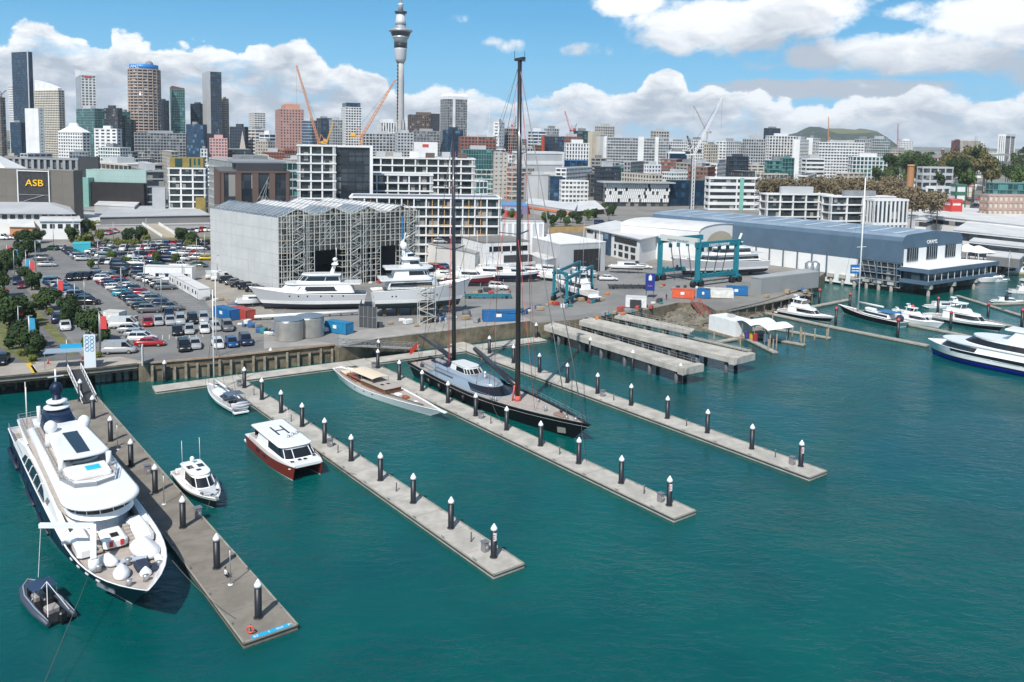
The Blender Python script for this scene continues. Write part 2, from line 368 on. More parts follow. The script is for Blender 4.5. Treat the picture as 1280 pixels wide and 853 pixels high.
def pontoon(pts_near,wid,label,seg=6.5,name='walkway_pontoon'):
 p,q_=pts_near;L=(q_-p).length;u=(q_-p).normalized();wv=Vector((-u.y,u.x,0))
 rt=root(name,label,'pontoon',(p.x,p.y,0),0.);o=Vector((0,0,0))
 m_=MB();jointed(m_,o,u,wv,L,wid,-.2,.57,seg);m_.build('deck',CONC,rt)
 m_=MB();jointed(m_,o-wv*.012-u*.012,u,wv,L+.02,wid+.024,-.6,.10,1e9);m_.build('float',wet,rt)
 m_=MB();m_.beam(o-wv*.04+Vector((0,0,.45)),o-wv*.04+u*L+Vector((0,0,.45)),.05,.09);m_.build('fender_strip',fend,rt)
 return rt
pontoon((g(195.2,490,.55),g(684,425.7,.55)),4.3,'long concrete walkway pontoon lying along the foot of the quay wall')
pilem=mat('black_pile_sleeve',(.014,.016,.02),.45,var=.3,vs=1.2)
capm=mat('white_cone_cap',(.8,.8,.8),.35)
def make_pile():
 rt=root('mooring_pile','','pile')
 m_=MB();m_.lathe([(.36,-3),(.36,3.15)],n=14);m_.build('shaft',pilem,rt)
 m_=MB();m_.lathe([(.39,3.25),(.39,3.5),(.36,3.56),(.05,4.05),(.01,4.07)],n=14);m_.build('cone_cap',capm,rt)
 m_=MB();m_.lathe([(.47,0.0),(.47,.09),(.37,.1)],n=14);m_.build('collar',DARK,rt)
 return rt
PILE0=make_pile();used_pile=False
def put_pile(p,label,group,z=.55,sign=False):
 global used_pile
 if not used_pile:o=PILE0;used_pile=True
 else:o=dup(PILE0)
 o.location=(p.x,p.y,z);o['label']=label;o['group']=group;o.rotation_euler.z=0
 if sign:
  m_=MB();
  for k in range(5):
   a0=radians(-95+k*14);a1=radians(-95+(k+1)*14);r_=.375
   m_.add([(r_*cos(a0),r_*sin(a0),2.1),(r_*cos(a1),r_*sin(a1),2.1),(r_*cos(a1),r_*sin(a1),3.05),(r_*cos(a0),r_*sin(a0),3.05)],[(0,1,2,3)])
  s_=m_.build('number_sign',mat('sign_white',(.8,.8,.82),.4),o)
  m2=MB()
  for(z0,w_)in((2.75,.13),(2.5,.09),(2.3,.12)):m2.box(.02-w_,.02+w_,-.405,-.385,z0,z0+.1)
  m2.build('sign_mark',mat('sign_red',(.6,.08,.08),.5),s_)
 return o
PD={0:[(322.9,773.9),(271.1,712),(228.7,661.3),(194.1,617.9),(163.9,584.1),(138.4,553.1),(116.3,525),(100.6,503)],1:[(617,698.2),(563.6,661.9),(516.5,630.2),(475.5,602.1),(438.9,577.5),(405.8,555.2),(377.7,534.7),(351.4,517.5),(327.4,501),(305.6,486.3)],2:[(836.2,633.4),(776.3,605.6),(723.2,581),(675.5,558.9),(633,539.1),(594.4,521.4),(559.8,505.1),(527.5,490),(499,476.5),(472.3,461.8)],3:[(1000.9,584.5),(939.5,562.7),(883.9,542.7),(833.9,524.7),(788.5,508.3),(746.6,493.5),(708.9,480),(674.1,466.9),(641.6,455.4),(611.5,443.3)]}
for n,lst in PD.items():
 for i,(u,v)in enumerate(lst):
  if(n==3 and i==9)or True:
   put_pile(g(u,v-1.5,.55),'black white-capped pile, %s from the outer end of %s'%(ORD[i],PIERN[n]),'black piles along the piers',.55,sign=(i==0 and n>0))
for k,(u,v,z,lab)in enumerate([(206,477,0,'standing in the water beside the left end of the walkway pontoon'),(338.5,460,0,'standing between the walkway pontoon and the quay below the silver tanks'),(473,447,.2,'at the rear edge of the walkway pontoon below the gangway'),(670,424,.2,'with a red band, at the right end of the walkway pontoon'),(690,428,0,'in the water at the landward end of the near jetty'),(737.5,445,0,'in the water midway along the near jetty'),(790.5,462,0,'in the water two thirds along the near jetty'),(850,480,0,'in the water at the seaward end of the near jetty')]):
 put_pile(g(u,v,z),'black white-capped pile '+lab,'black piles along the piers',z+(-.0 if z else.25))
def cabinet(p,label,s=1.):
 rt=root('power_pedestal',label,'power pedestal',(p.x,p.y,.551),RZP,'grey power cabinets on the piers')
 m_=MB();m_.rbox(-.4*s,.4*s,-.35*s,.35*s,0,1.15*s,.08);m_.build('cabinet',mat('grey_cabinet',(.22,.21,.22),.5,var=.1),rt)
 m_=MB();m_.box(-.45*s,.45*s,-.42*s,.42*s,1.15*s,1.2*s);m_.build('lid',mat('cabinet_lid',(.16,.16,.18),.4),rt)
 m_=MB();m_.box(-.405*s,-.395*s,-.15,.15,.45,.75);m_.build('socket_panel',mat('socket_panel',(.5,.5,.5),.5),rt)
def bollard_post(p,label,h=1.1):
 rt=root('low_post_light',label,'post light',(p.x,p.y,.551),0,'low light posts on the piers')
 m_=MB();m_.lathe([(.14,0),(.14,.04),(.08,.05),(.08,h)],n=8);m_.build('post',DARK,rt)
 m_=MB();m_.lathe([(.1,h),(.1,h+.1),(.02,h+.14)],n=8);m_.build('lamp_head',mat('grey_cabinet',(.3,.3,.3)),rt)
cab=[(606,689,'near the outer pile of '+PIERN[1]),(412.5,558,'midway along '+PIERN[1]),(299,483,'at the shore end of '+PIERN[1]),(825.5,627,'near the outer pile of '+PIERN[2]),(601,523,'midway along '+PIERN[2]),(753,495.5,'midway along '+PIERN[3]),(990,580.5,'near the outer pile of '+PIERN[3]),(467,460,'at the shore end of '+PIERN[2])]
for u,v,l in cab:cabinet(g(u,v,.55),'grey metal power cabinet '+l)
cabinet(g(226,652,.55)+BX*2.1,'grey cabinet with slanted lid on the widest pier beside the white motor cruiser',1.1)
cabinet(g(176,594,.55)+BX*.9,'white and blue service pedestal on the widest pier beside the superyacht',1.1)
for k,(u,v)in enumerate([(589,677),(495.5,614),(422.5,566),(364,527),(317.5,494)]):bollard_post(g(u,v,.55),'thin dark post light, %s from the outer end of %s'%(ORD[k],PIERN[1]))
for k,(u,v)in enumerate([(805,617),(699.5,568),(613.5,529.5)]):bollard_post(g(u,v,.55),'thin dark post light, %s from the outer end of %s'%(ORD[k],PIERN[2]))
for k,(u,v)in enumerate([(969,571.5),(858,532.5),(767,500.5)]):bollard_post(g(u,v,.55),'thin dark post light, %s from the outer end of %s'%(ORD[k],PIERN[3]))
for k,(u,v,l)in enumerate([(288,731,'by the second pile from its end'),(205,630.5,'beside the white motor cruiser'),(147,562,'near the superyacht radar domes')]):
 p=g(u,v,.55);rt=root('pole_light','slim grey light pole on the widest pier '+l,'light pole',(p.x,p.y,.551),RZP,'slim poles on the widest pier')
 m_=MB();m_.lathe([(.28,0),(.28,.05),(.1,.06)],n=10);m_.build('base_plate',capm,rt)
 m_=MB();m_.tube([(0,0,.05),(0,0,4.0)],.06,8);m_.build('pole',STEEL,rt)
 m_=MB();m_.box(-.12,.5,-.1,.1,3.95,4.08);m_.build('lamp_head',STEEL,rt)
p0=g(304.7,805,.55);p1=g(370.7,780,.55)
rt=root('lettered_strip','bright blue strip with white lettering along the outer end of the widest pier','sign',(p0.x,p0.y,.665),atan2(BX.y,BX.x))
Wp=(p1-p0).length
m_=MB();m_.box(.9,Wp-.6,.05,.62,0,.03);m_.build('strip',mat('bright_blue',(.02,.36,.62),.4),rt)
text_mesh('lettering','S2',.5,capm,rt,(1.3,.33,.035),(0,0,0),.005);text_mesh('lettering','I',.5,capm,rt,(2.6,.33,.035),(0,0,0),.005)
text_mesh('lettering','SILO',.36,capm,rt,(3.7,.33,.035),(0,0,0),.005);text_mesh('lettering','P1',.46,capm,rt,(4.75,.33,.035),(0,0,0),.005)
p=g(313,793,.55);rt=root('life_ring','red and white life ring leaning at the outer end of the widest pier','life ring',(p.x,p.y,.7),0)
m_=MB();m_.tube([(.32*cos(a*pi/8),.0,.34+.32*sin(a*pi/8))for a in range(17)],.085,8,0,False);m_.build('ring',mat('ring_red',(.65,.1,.07),.5),rt)
m_=MB();m_.beam((0,.12,-.1),(0,.12,.75),.08);m_.build('stand',DARK,rt)
m_=MB();m_.box(-5200,5200,-400,7200,-5,440);hz=bpy.data.materials.new('haze_air');hz.use_nodes=True;t=NT(hz.node_tree);t.n.remove(t.n['Principled BSDF']);pv=t.new('ShaderNodeVolumePrincipled');pv.inputs['Color'].default_value=(.80,.90,1,1);pv.inputs['Density'].default_value=.00006;t.l.new(pv.outputs[0],t.n['Material Output'].inputs['Volume'])
struct(m_.build('haze',hz),'thin pale sea haze over the whole harbour and city','stuff')
# ================================================================== BUILDINGS
G_DK=glassmat('facade_glass_dark',(.018,.026,.035),(.05,.065,.08),c=(.30,.29,.27),pc=.12)
G_BL=glassmat('facade_glass_blue',(.012,.035,.075),(.03,.08,.14),c=(.12,.22,.32),pc=.10)
G_NV=glassmat('facade_glass_navy',(.008,.024,.05),(.016,.045,.085),c=(.03,.10,.17),pc=.12)
G_TL=glassmat('facade_glass_teal',(.012,.05,.052),(.03,.10,.10),c=(.10,.28,.27),pc=.14)
G_GY=glassmat('facade_glass_grey',(.06,.07,.08),(.14,.15,.16),c=(.32,.32,.31),pc=.15)
G_AP=glassmat('apartment_glass',(.018,.028,.034),(.05,.065,.07),c=(.28,.27,.25),pc=.16,cw=1.6)
WALLS={}
def wl(name,c,v=.10):
 return mat('wall_'+name,c,.75,var=v,vs=.08,detail=8)
wwhite=wl('white',(.73,.73,.72));wcream=wl('cream',(.56,.51,.43));wgrey=wl('grey',(.30,.31,.32));wlg=wl('light_grey',(.46,.47,.48))
wpink=wl('pink',(.46,.27,.235));wdk=wl('charcoal',(.045,.048,.055));wbrown=wl('brown',(.13,.085,.07));wbrick=wl('brick',(.26,.10,.07))
wteal=wl('teal',(.12,.25,.24));wtan=wl('tan',(.40,.31,.21));wnavy=wl('navy',(.02,.045,.08));wmint=wl('mint_panel',(.33,.46,.43))
groof=mat('grey_roof',(.30,.30,.30),.85,var=.25,vs=.1);wroof=mat('pale_roof',(.58,.58,.57),.7,var=.12,vs=.12);droof=mat('dark_roof',(.08,.08,.085),.8,var=.3,vs=.1)
plantm=mat('plant_room_grey',(.24,.25,.26),.7,var=.2,vs=.3)
def solve_w(C,d,u):
 """length along d from C until the vertical through photo column u"""
 Q=at(u,230,C.y);s_=Q.x/Q.y
 den=d.x-s_*d.y
 return(s_*C.y-C.x)/den if abs(den)>1e-6 else 10
def frame_mesh(wx,wy,H,fh,sp,bw,mw,dep,off=0.,top=1.,v_first=0.,faces='fblr'):
 """lattice of spandrels and mullions standing proud of a glazing core of size wx, wy"""
 m_=MB();nf=max(1,int(round(H/fh)));fh=H/nf
 for k in range(nf+1):
  z0=k*fh-(sp/2 if k else 0);z1=min(H,k*fh+sp/2)if k<nf else H+top*.3
  if k==0:z1=sp/2
  if k==nf:z0=H-sp/2
  m_.box(-dep,wx+dep,-dep,0.0,z0,z1);m_.box(-dep,wx+dep,wy,wy+dep,z0,z1)
  m_.box(-dep,0,0,wy,z0,z1);m_.box(wx,wx+dep,0,wy,z0,z1)
 if mw>0:
  d2=dep*.82
  for(L,ax)in((wx,0),(wy,1)):
   n=max(1,int(round(L/bw)))
   for k in range(n+1):
    c=L*k/n;a=max(-d2,c-mw/2);b_=min(L+d2,c+mw/2)
    if k==0:a,b_=-d2,max(mw/2,.1)
    if k==n:a,b_=L-max(mw/2,.1),L+d2
    if ax==0:m_.box(a,b_,-d2,0,0.01,H);m_.box(a,b_,wy,wy+d2,0.01,H)
    else:m_.box(-d2,0,a,b_,0.012,H-.01);m_.box(wx,wx+d2,a,b_,0.012,H-.01)
 return m_
NWIN=[0]
def add_windows(rt,wx,wy,H,fh,bw,sp,mw,mats,cap=100,faces=(0,1),x0=0.,y0=0.):
 """single window panes in the bays of the two faces seen from the water"""
 nf=max(1,int(round(H/fh)));fh=H/nf;cnt=0;cache={}
 todo=[]
 for f in faces:
  L=wx if f==0 else wy;n=max(1,int(round(L/bw)));b_=L/n
  for k in range(nf-1,-1,-1):
   for i in range(n):todo.append((f,k,i,b_))
 rr=random.Random(int(wx*100+wy*7))
 for(f,k,i,b_)in todo[:cap]:
  w_=b_-mw-.1;h_=fh-sp-.1;key=(f,round(w_,2),rr.choice((0,1,1,2)))
  if key not in cache:
   m_=MB()
   if f==0:m_.box(-w_/2,w_/2,-.06,-.005,-h_/2,h_/2);m_.box(-.04,.04,-.10,-.06,-h_/2,h_/2,1)
   else:m_.box(-.06,-.005,-w_/2,w_/2,-h_/2,h_/2);m_.box(-.10,-.06,-.04,.04,-h_/2,h_/2,1)
   cache[key]=m_.mesh('window',[mats[key[2]],DARK])
  o=bpy.data.objects.new('window',cache[key]);COL.objects.link(o);o.parent=rt
  c=(i+.5)*b_;z=(k+.5)*fh
  o.location=(x0+c,y0,z)if f==0 else(x0,y0+c,z)
  cnt+=1
 NWIN[0]+=cnt
WG=[mat('pane_dark',(.014,.02,.026),.07,spec=.7),mat('pane_mid',(.035,.05,.058),.09,spec=.7),mat('pane_curtain',(.17,.17,.16),.3)]
def block(name,label,u0,um,u1,vt,Y,ang=35.,wall=wwhite,glass=G_DK,fh=3.4,sp=1.1,bw=3.2,mw=.5,dep=.35,base=None,roof=None,group=None,cat='building',plant=True,wins=0,plainL=False,plainR=False,minw=6.,maxw=70.,parap=True):
 """a rectangular block: near corner at column um and distance Y, left face reaching column u0, right face to u1, top at row vt"""
 C=at(um,vt,Y);th=radians(ang)
 dl=Vector((-cos(th),sin(th),0));dr=Vector((sin(th),cos(th),0))
 wlft=min(maxw,max(minw,solve_w(C,dl,u0)))if um-u0>.4 else 14.
 wr=min(maxw,max(minw,solve_w(C,dr,u1)))if u1-um>.4 else 14.
 zb=terr(C.x,C.y+20)if base is None else base
 Ht=C.z-zb
 o=Vector((C.x,C.y,zb))+dl*wlft
 rt=root(name,label,cat,o,atan2(-dl.y,-dl.x),group)
 wx,wy=wlft,wr
 m_=MB();m_.box(0,wx,0,wy,0,Ht-.05);m_.build('glazing',glass,rt)
 f_=frame_mesh(wx,wy,Ht,fh,sp,bw,mw,dep);f_.build('facade_frame',wall,rt)
 m_=MB();m_.box(-dep*.9,wx+dep*.9,-dep*.9,wy+dep*.9,Ht-.04,Ht+.12);m_.build('roof',roof or groof,rt)
 if plainL:m_=MB();m_.box(-dep-.03,wx+dep+.03,-dep-.08,-dep,.0,Ht+.35);m_.build('end_wall',wall,rt)
 if plainR:m_=MB();m_.box(wx+dep,wx+dep+.08,-dep-.05,wy+dep+.05,.0,Ht+.35);m_.build('end_wall',wall,rt)
 if plant:
  rr=random.Random(int(u0*13+vt));a=.18+rr.random()*.2;e=.55+rr.random()*.3
  m_=MB();m_.box(wx*a,wx*e,wy*.25,wy*.75,Ht+.1,Ht+2.2+rr.random()*1.6);m_.build('plant_room',rr.choice((plantm,wall,wlg)),rt)
  if rr.random()<.6:m_=MB();m_.tube([(wx*a+1,wy*.5,Ht+2),(wx*a+1,wy*.5,Ht+6+rr.random()*4)],.12,5);m_.build('aerial',STEEL,rt)
 if wins:add_windows(rt,wx,wy,Ht,fh,bw,sp,mw,WG,wins,faces=(0,)if wins<60 else(0,1))
 rt['w']=wx;rt['d']=wy;rt['h']=Ht
 return rt
B_=block
b1=B_('glass_tower','tallest navy blue glass tower at the left of the skyline, split by a pale line',20.5,34.5,46,65,1180,28,wnavy,G_NV,fh=3.6,sp=.35,bw=3.,mw=.14,dep=.12,cat='tower',plant=False,maxw=40)
m_=MB();m_.box(b1['w']-.6,b1['w']+.5,-.7,.4,0,b1['h']+3);m_.build('corner_fin',wwhite,b1)
B_('apartment_tower','slim white gridded tower behind the navy glass tower',15,22,26,107.5,1260,30,wwhite,G_DK,bw=3,mw=1.,sp=1.4,cat='tower')
B_('glass_block','low navy glass block at the foot of the navy tower',15.5,26,37,153.5,1080,20,wnavy,G_NV,sp=.4,mw=.12,dep=.1)
B_('white_tower','slim windowless white slab tower beside the navy glass block',35,48,55,136,1010,30,wwhite,G_GY,fh=4,sp=3.0,bw=6,mw=4,plainL=True,plant=False,cat='tower')
b2=B_('apartment_tower','tall cream apartment tower with stepped slanting crown on the left of the skyline',47,73,83.5,113,1120,28,wcream,G_DK,fh=3.1,sp=1.5,bw=3.4,mw=.9,dep=.5,cat='tower',plant=False)
W_=b2['w'];D_=b2['d'];Hh=b2['h']
m_=MB();m_.add([(1,0,Hh),(W_-1,0,Hh),(W_-1,D_*.7,Hh),(1,D_*.7,Hh),(1,0,Hh+14),(W_*.55,0,Hh+9),(W_-1,0,Hh+3.),(1,D_*.7,Hh+14),(W_*.55,D_*.7,Hh+9),(W_-1,D_*.7,Hh+3.)],[(0,1,6,5,4),(3,7,8,9,2),(4,5,8,7),(5,6,9,8),(1,2,9,6),(0,4,7,3)]);m_.build('crown',wwhite,b2)
b3=B_('office_tower','grey and white gridded office tower with a sharp slanting white roof blade',87.5,101,123.5,94,1150,58,wwhite,G_GY,fh=3.7,sp=1.3,bw=4,mw=1.6,dep=.4,cat='tower',plant=False)
W_=b3['w'];D_=b3['d'];Hh=b3['h']
m_=MB();m_.add([(-3,-.6,Hh),(W_+.6,-.6,Hh),(W_+.6,D_+.6,Hh),(-3,D_*.8,Hh),(-3,-.6,Hh+11),(W_+.6,-.6,Hh+6),(W_+.6,D_+.6,Hh+2.5)],[(0,1,5,4),(1,2,6,5),(4,5,6),(0,4,3),(4,6,3),(3,6,2)]);m_.build('roof_blade',wwhite,b3)
m_=MB()
for k in range(5):m_.box(W_+.62,W_+.8,D_*.22+k*D_*.11,D_*.22+k*D_*.11+D_*.08,Hh-3.4,Hh-.8)
m_.build('red_lettering',mat('sign_red2',(.55,.06,.05)),b3)
m_=MB();m_.box(.5,W_-.5,-.55,-.4,0,Hh);m_.build('tinted_face',G_BL,b3)
B_('glass_block','dark green glass office block in front of the red lettered tower',98,118,134,136,1075,40,wteal,G_TL,sp=.5,mw=.2,dep=.15)
B_('office_block','charcoal office block between two green glass blocks',133,147,153,135.5,1070,30,wdk,G_DK,sp=1.,mw=.4)
B_('glass_block','narrow green glass block left of the round bank tower',150,156,165,140,1085,30,wteal,G_TL,sp=.5,mw=.2,dep=.15)
b4=B_('apartment_block','white apartment block with a white hipped roof crown',75,103,114,166,900,25,wwhite,G_DK,fh=3.2,sp=1.5,bw=3.6,mw=1.4,dep=.4,plant=False)
W_=b4['w'];D_=b4['d'];Hh=b4['h']
m_=MB();m_.loft([[(-.8,-.8,Hh+.2),(W_+.8,-.8,Hh+.2),(W_+.8,D_+.8,Hh+.2),(-.8,D_+.8,Hh+.2)],[(W_*.32,D_*.35,Hh+6.5),(W_*.68,D_*.35,Hh+6.5),(W_*.68,D_*.65,Hh+6.5),(W_*.32,D_*.65,Hh+6.5)],[(W_*.36,D_*.4,Hh+10),(W_*.64,D_*.4,Hh+10),(W_*.64,D_*.6,Hh+10),(W_*.36,D_*.6,Hh+10)]],0,True,False,cap1=True);m_.build('hipped_roof',wwhite,b4)
B_('office_block','white and black striped block right of the hipped white block',120,146,151,161.5,880,18,wwhite,G_DK,fh=3.3,sp=1.7,bw=8,mw=3,dep=.4)
B_('small_block','pale green and white low apartment block below the white and black striped block',124,150,164,185,760,25,wwhite,G_TL,fh=3,sp=1.,bw=3,mw=.7)
P=at(180,88,1120);zb=terr(P.x,P.y);rt=root('round_tower','round brown banded office tower topped by a blue lettered sign band','tower',(P.x,P.y,zb),0)
Rr=18.5/1064*1120;Hh=P.z-zb
m_=MB();m_.lathe([(Rr,0),(Rr,Hh)],n=40);m_.build('glazing',G_DK,rt)
nf=int(Hh/3.75)
for k in range(nf+1):
 z=Hh-k*3.75;m_=MB();m_.lathe([(Rr+.05,z-1.0),(Rr+.35,z-1.0),(Rr+.35,z+.75),(Rr+.05,z+.75)],n=40,smooth=True);m_.build('floor_band',wl('brown_stone',(.40,.31,.26)),rt)
m_=MB()
for k in range(20):
 a=2*pi*k/20;m_.beam(((Rr+.1)*cos(a),(Rr+.1)*sin(a),0),((Rr+.1)*cos(a),(Rr+.1)*sin(a),Hh),.9)
m_.build('column',wl('brown_stone',(.4,.31,.26)),rt)
m_=MB();m_.lathe([(Rr*.9,Hh),(Rr*.9,Hh+6.6),(Rr*.3,Hh+7)],n=32);sg=m_.build('sign_band',mat('bank_blue',(.01,.20,.55),.4),rt)
text_mesh('lettering','ANZ',5.2,capm,sg,(-Rr*.22,-Rr*.9-.2,Hh+3.3),(pi/2,0,0),.3)
m_=MB();m_.ball((Rr*.35,0,Hh+7),5.2,16,8);m_.build('dome',plantm,rt)
B_('dark_tower','dark blue tower half hidden behind the round bank tower',198,205,210,126,1230,30,wdk,G_NV,sp=.4,mw=.2,cat='tower',minw=8)
b5=B_('glass_tower','green glass tower with slanting brown top right of the round bank tower',210,215,233,112,1150,66,wteal,G_TL,fh=3.5,sp=.7,bw=2.6,mw=.3,dep=.2,cat='tower',plant=False)
W_=b5['w'];D_=b5['d'];Hh=b5['h']
m_=MB();m_.add([(0,0,Hh),(W_,0,Hh),(W_,D_,Hh),(0,D_,Hh),(0,0,Hh+6),(W_,0,Hh+5),(W_,D_,Hh+2),(0,D_,Hh+2)],[(0,1,5,4),(1,2,6,5),(2,3,7,6),(3,0,4,7),(4,5,6,7)]);m_.build('crown',wbrown,b5)
B_('apartment_block','long grey gridded apartment block below the round bank tower',165,168,233,166,900,78,wgrey,G_DK,fh=3.1,sp=.9,bw=3.2,mw=.5,dep=.5)
B_('blue_block','bright blue glass block right of the grey gridded apartments',234,254,259,156,980,22,wnavy,G_BL,sp=.3,mw=.15,dep=.12)
b6=B_('apartment_tower','tall black and white apartment tower left of the pink block',255.6,263,278.5,90,1160,62,wdk,G_NV,fh=3.2,sp=.6,bw=3,mw=.5,dep=.25,cat='tower',plant=False)
W_=b6['w'];D_=b6['d'];Hh=b6['h']
m_=MB();m_.box(-.2,W_+.3,-.8,-.3,Hh*.32,Hh+1.5);m_.build('white_side_wall',wlg,b6)
B_('tan_tower','narrow tan tower just behind the black and white apartment tower',277,281,286,123.5,1250,40,wtan,G_GY,sp=1.2,mw=.8,cat='tower',minw=6)
B_('dark_block','dark office block with crane arm left of the tall black and white tower',240,249,256,130,1220,30,wdk,G_NV,sp=.5,mw=.3)
B_('pink_hotel','low pale pink gridded block with red roof edge',260,262,284.6,173,860,75,wl('pale_pink',(.60,.36,.34)),G_GY,fh=3.1,sp=1.3,bw=2.8,mw=1.1)
B_('dark_office','plain dark slab office behind the church spire',288,306,311,159,950,20,wdk,G_NV,sp=1.5,mw=1.2,dep=.1)
B_('white_tower','pale gridded tower standing alone left of the pink tower',312,318,332.5,141,1250,62,wwhite,G_GY,fh=3.2,sp=1.3,bw=4,mw=.6,cat='tower')
B_('striped_block','brown and white striped block right of the church spire',310,319,333,162,960,50,wwhite,wbrown,fh=3.6,sp=1.6,bw=14,mw=.8)
B_('striped_block','glass and white striped block beneath the pale gridded tower',325,337,345,168,900,40,wwhite,G_BL,fh=3.6,sp=1.2,bw=9,mw=.5)
B_('grey_block','low grey stone block directly left of the pink tower',320,335,344,177,850,30,wl('stone',(.42,.38,.33)),G_GY,sp=1.6,mw=1.4)
b7=B_('pink_tower','broad pink gridded tower with a flat pink top storey',342,350,380,136.5,1050,70,wpink,G_DK,fh=3.5,sp=1.6,bw=3.6,mw=1.7,dep=.4,cat='tower',plant=False)
W_=b7['w'];D_=b7['d'];Hh=b7['h']
m_=MB();m_.box(2,W_-2,D_*.25,D_*.85,Hh,Hh+6.4);m_.build('top_storey',wl('pink_top',(.58,.27,.18)),b7)
B_('glass_block','blue grey glass block right of the pink tower',378,390,397,151,1000,30,wlg,G_BL,sp=.5,mw=.2,dep=.15)
B_('dark_block','dark glass block behind the left orange crane',396,401,415,148,1080,66,wdk,G_NV,sp=.5,mw=.2,dep=.15)
B_('grey_block','grey gridded block between the two orange cranes',412,416,428,150,1010,62,wlg,G_GY,sp=1.,mw=.6)
b8=B_('apartment_tower','white gridded tower with a dark glass crown right of the left orange crane',426.7,432,451.7,134,1060,68,wwhite,G_DK,fh=3.2,sp=1.2,bw=3.2,mw=1.,cat='tower',plant=False)
W_=b8['w'];D_=b8['d'];Hh=b8['h']
m_=MB();m_.box(1,W_-1,1,D_-1,Hh,Hh+5.5);m_.build('crown',G_NV,b8)
b9=B_('arched_hotel','white block with tall arched window strips left of the great tower',471,476,495,153,1000,70,wwhite,G_DK,fh=12,sp=1.2,bw=3.2,mw=1.5,plant=False)
W_=b9['w'];D_=b9['d'];Hh=b9['h']
m_=MB();m_.box(2,W_-2,3,D_-3,Hh,Hh+4);m_.build('roof_house',wwhite,b9)
B_('long_apartments','long white and grey apartment block right of the yellow crane motor',450,453,495,167,900,80,wlg,G_DK,fh=3.1,sp=.9,bw=3.4,mw=.9,dep=.6)
B_('long_apartments','white apartment block standing below the great tower',494,497,516,166,850,76,wlg,G_DK,fh=3.1,sp=1.2,bw=3.2,mw=1.1,dep=.5)
B_('long_apartments','grey balconied apartments right of the great tower base',515,517,549,164,900,80,wgrey,G_GY,fh=3.1,sp=.7,bw=3.4,mw=.5,dep=.6)
b10=B_('white_box_building','plain white box building with a red oval logo below the brown hotel',515.6,518,546,178,760,78,wwhite,wlg,fh=9,sp=2,bw=30,mw=1,plainR=True,plant=False)
m_=MB();m_.box(b10['w']+.5,b10['w']+.62,b10['d']*.35,b10['d']*.62,b10['h']-4.2,b10['h']-1.6);m_.build('red_logo',mat('sign_red2',(.5,.05,.04)),b10)
B_('brown_hotel','dark brown hotel block right of the great tower',509.4,512,548,143.5,1040,78,wbrown,G_DK,fh=3.3,sp=.8,bw=2.6,mw=.8,dep=.3)
B_('dark_hotel','charcoal slab with round emblem at the end of the brown hotel',538,541,548.5,142.5,1030,70,wdk,G_NV,sp=2,mw=1.5,plant=False,minw=7)
b11=B_('office_tower','grey tower with white crown and white window strip right of the great tower',549.7,560,582.5,124,1080,62,wgrey,G_DK,fh=3.3,sp=.8,bw=2.2,mw=.7,dep=.2,cat='tower',plant=False,roof=wroof)
W_=b11['w'];D_=b11['d'];Hh=b11['h']
m_=MB();m_.loft([[(-.5,-.5,Hh),(W_+.5,-.5,Hh),(W_+.5,D_+.5,Hh),(-.5,D_+.5,Hh)],[(-.5,-.5,Hh+4),(W_+.5,-.5,Hh+4),(W_+.5,D_+.5,Hh+4),(-.5,D_+.5,Hh+4)],[(1.5,1.5,Hh+7),(W_-1.5,1.5,Hh+7),(W_-1.5,D_-1.5,Hh+7),(1.5,D_-1.5,Hh+7)]],0,True,False,cap1=True);m_.build('crown',wwhite,b11)
m_=MB();m_.box(W_+.22,W_+.5,D_*.25,D_*.38,0,Hh);m_.build('white_strip',wwhite,b11)
B_('glass_block','low blue glass block at the foot of the white crowned tower',553,560,578,163,960,60,wnavy,G_BL,sp=.4,mw=.2,dep=.15)
B_('brick_apartments','dark brick red apartment row behind the thin black mast',573,576,619,171,780,80,wbrick,G_DK,fh=3.2,sp=1.2,bw=3.2,mw=1.1,dep=.35)
B_('teal_office','teal glass office with white side wall below the brick apartments',576,579,617,187,640,80,wteal,G_TL,fh=3.8,sp=.4,bw=2,mw=.25,dep=.2)
B_('stone_block','beige concrete stair block right of the teal glass office',616,618,634,190,640,78,wl('beige',(.45,.42,.38)),G_GY,sp=2.2,mw=2.2,plant=False)
B_('white_tower','thin white tower with sloping top left of the tall black mast',616,624,629,153,900,30,wwhite,G_GY,sp=2.2,bw=6,mw=3)
B_('scaffold_block','half built red and grey apartment block beside the tall black mast',628,633,648,161,920,62,wl('raw_concrete',(.36,.30,.27)),G_DK,fh=3.2,sp=.7,bw=2.5,mw=.4,dep=.6)
B_('red_roof_block','low white block with dark red roof behind the tall black mast',620,640,655,194,700,30,wwhite,G_DK,sp=1.5,mw=.8,roof=mat('dark_red_roof',(.22,.03,.03)))
B_('office_block','blue glass and white office block right of the tall mast',659,664,681,164,1000,68,wwhite,G_BL,fh=3.6,sp=1.4,bw=8,mw=.5)
B_('office_block','grey office block with many floors behind the orange red corner block',679,684,697,161,1080,60,wlg,G_GY,sp=1.1,mw=.8)
B_('orange_corner_block','grey office with a bright orange red curved end wall',676,682,703,171,880,58,wdk,G_BL,fh=3.6,sp=.7,bw=3,mw=.5)
P=at(678,176,872);rt=root('orange_sail_wall','bright orange red curved wall panel right of the tall black mast','building',(P.x,P.y,terr(P.x,P.y)),radians(30))
m_=MB();hh=P.z-terr(P.x,P.y)+5;m_.loft([[(7*cos(a)-5,-7*sin(a)+0,z)for a in[i*pi/16 for i in range(9)]]for z in(0,hh*.9,hh)],0,False);m_.loft([[(6.6*cos(a)-5,-6.6*sin(a)+0,z)for a in[i*pi/16 for i in range(9)]]for z in(0,hh*.9,hh)],0,False);m_.build('curved_panel',mat('orange_red',(.62,.11,.05)),rt)
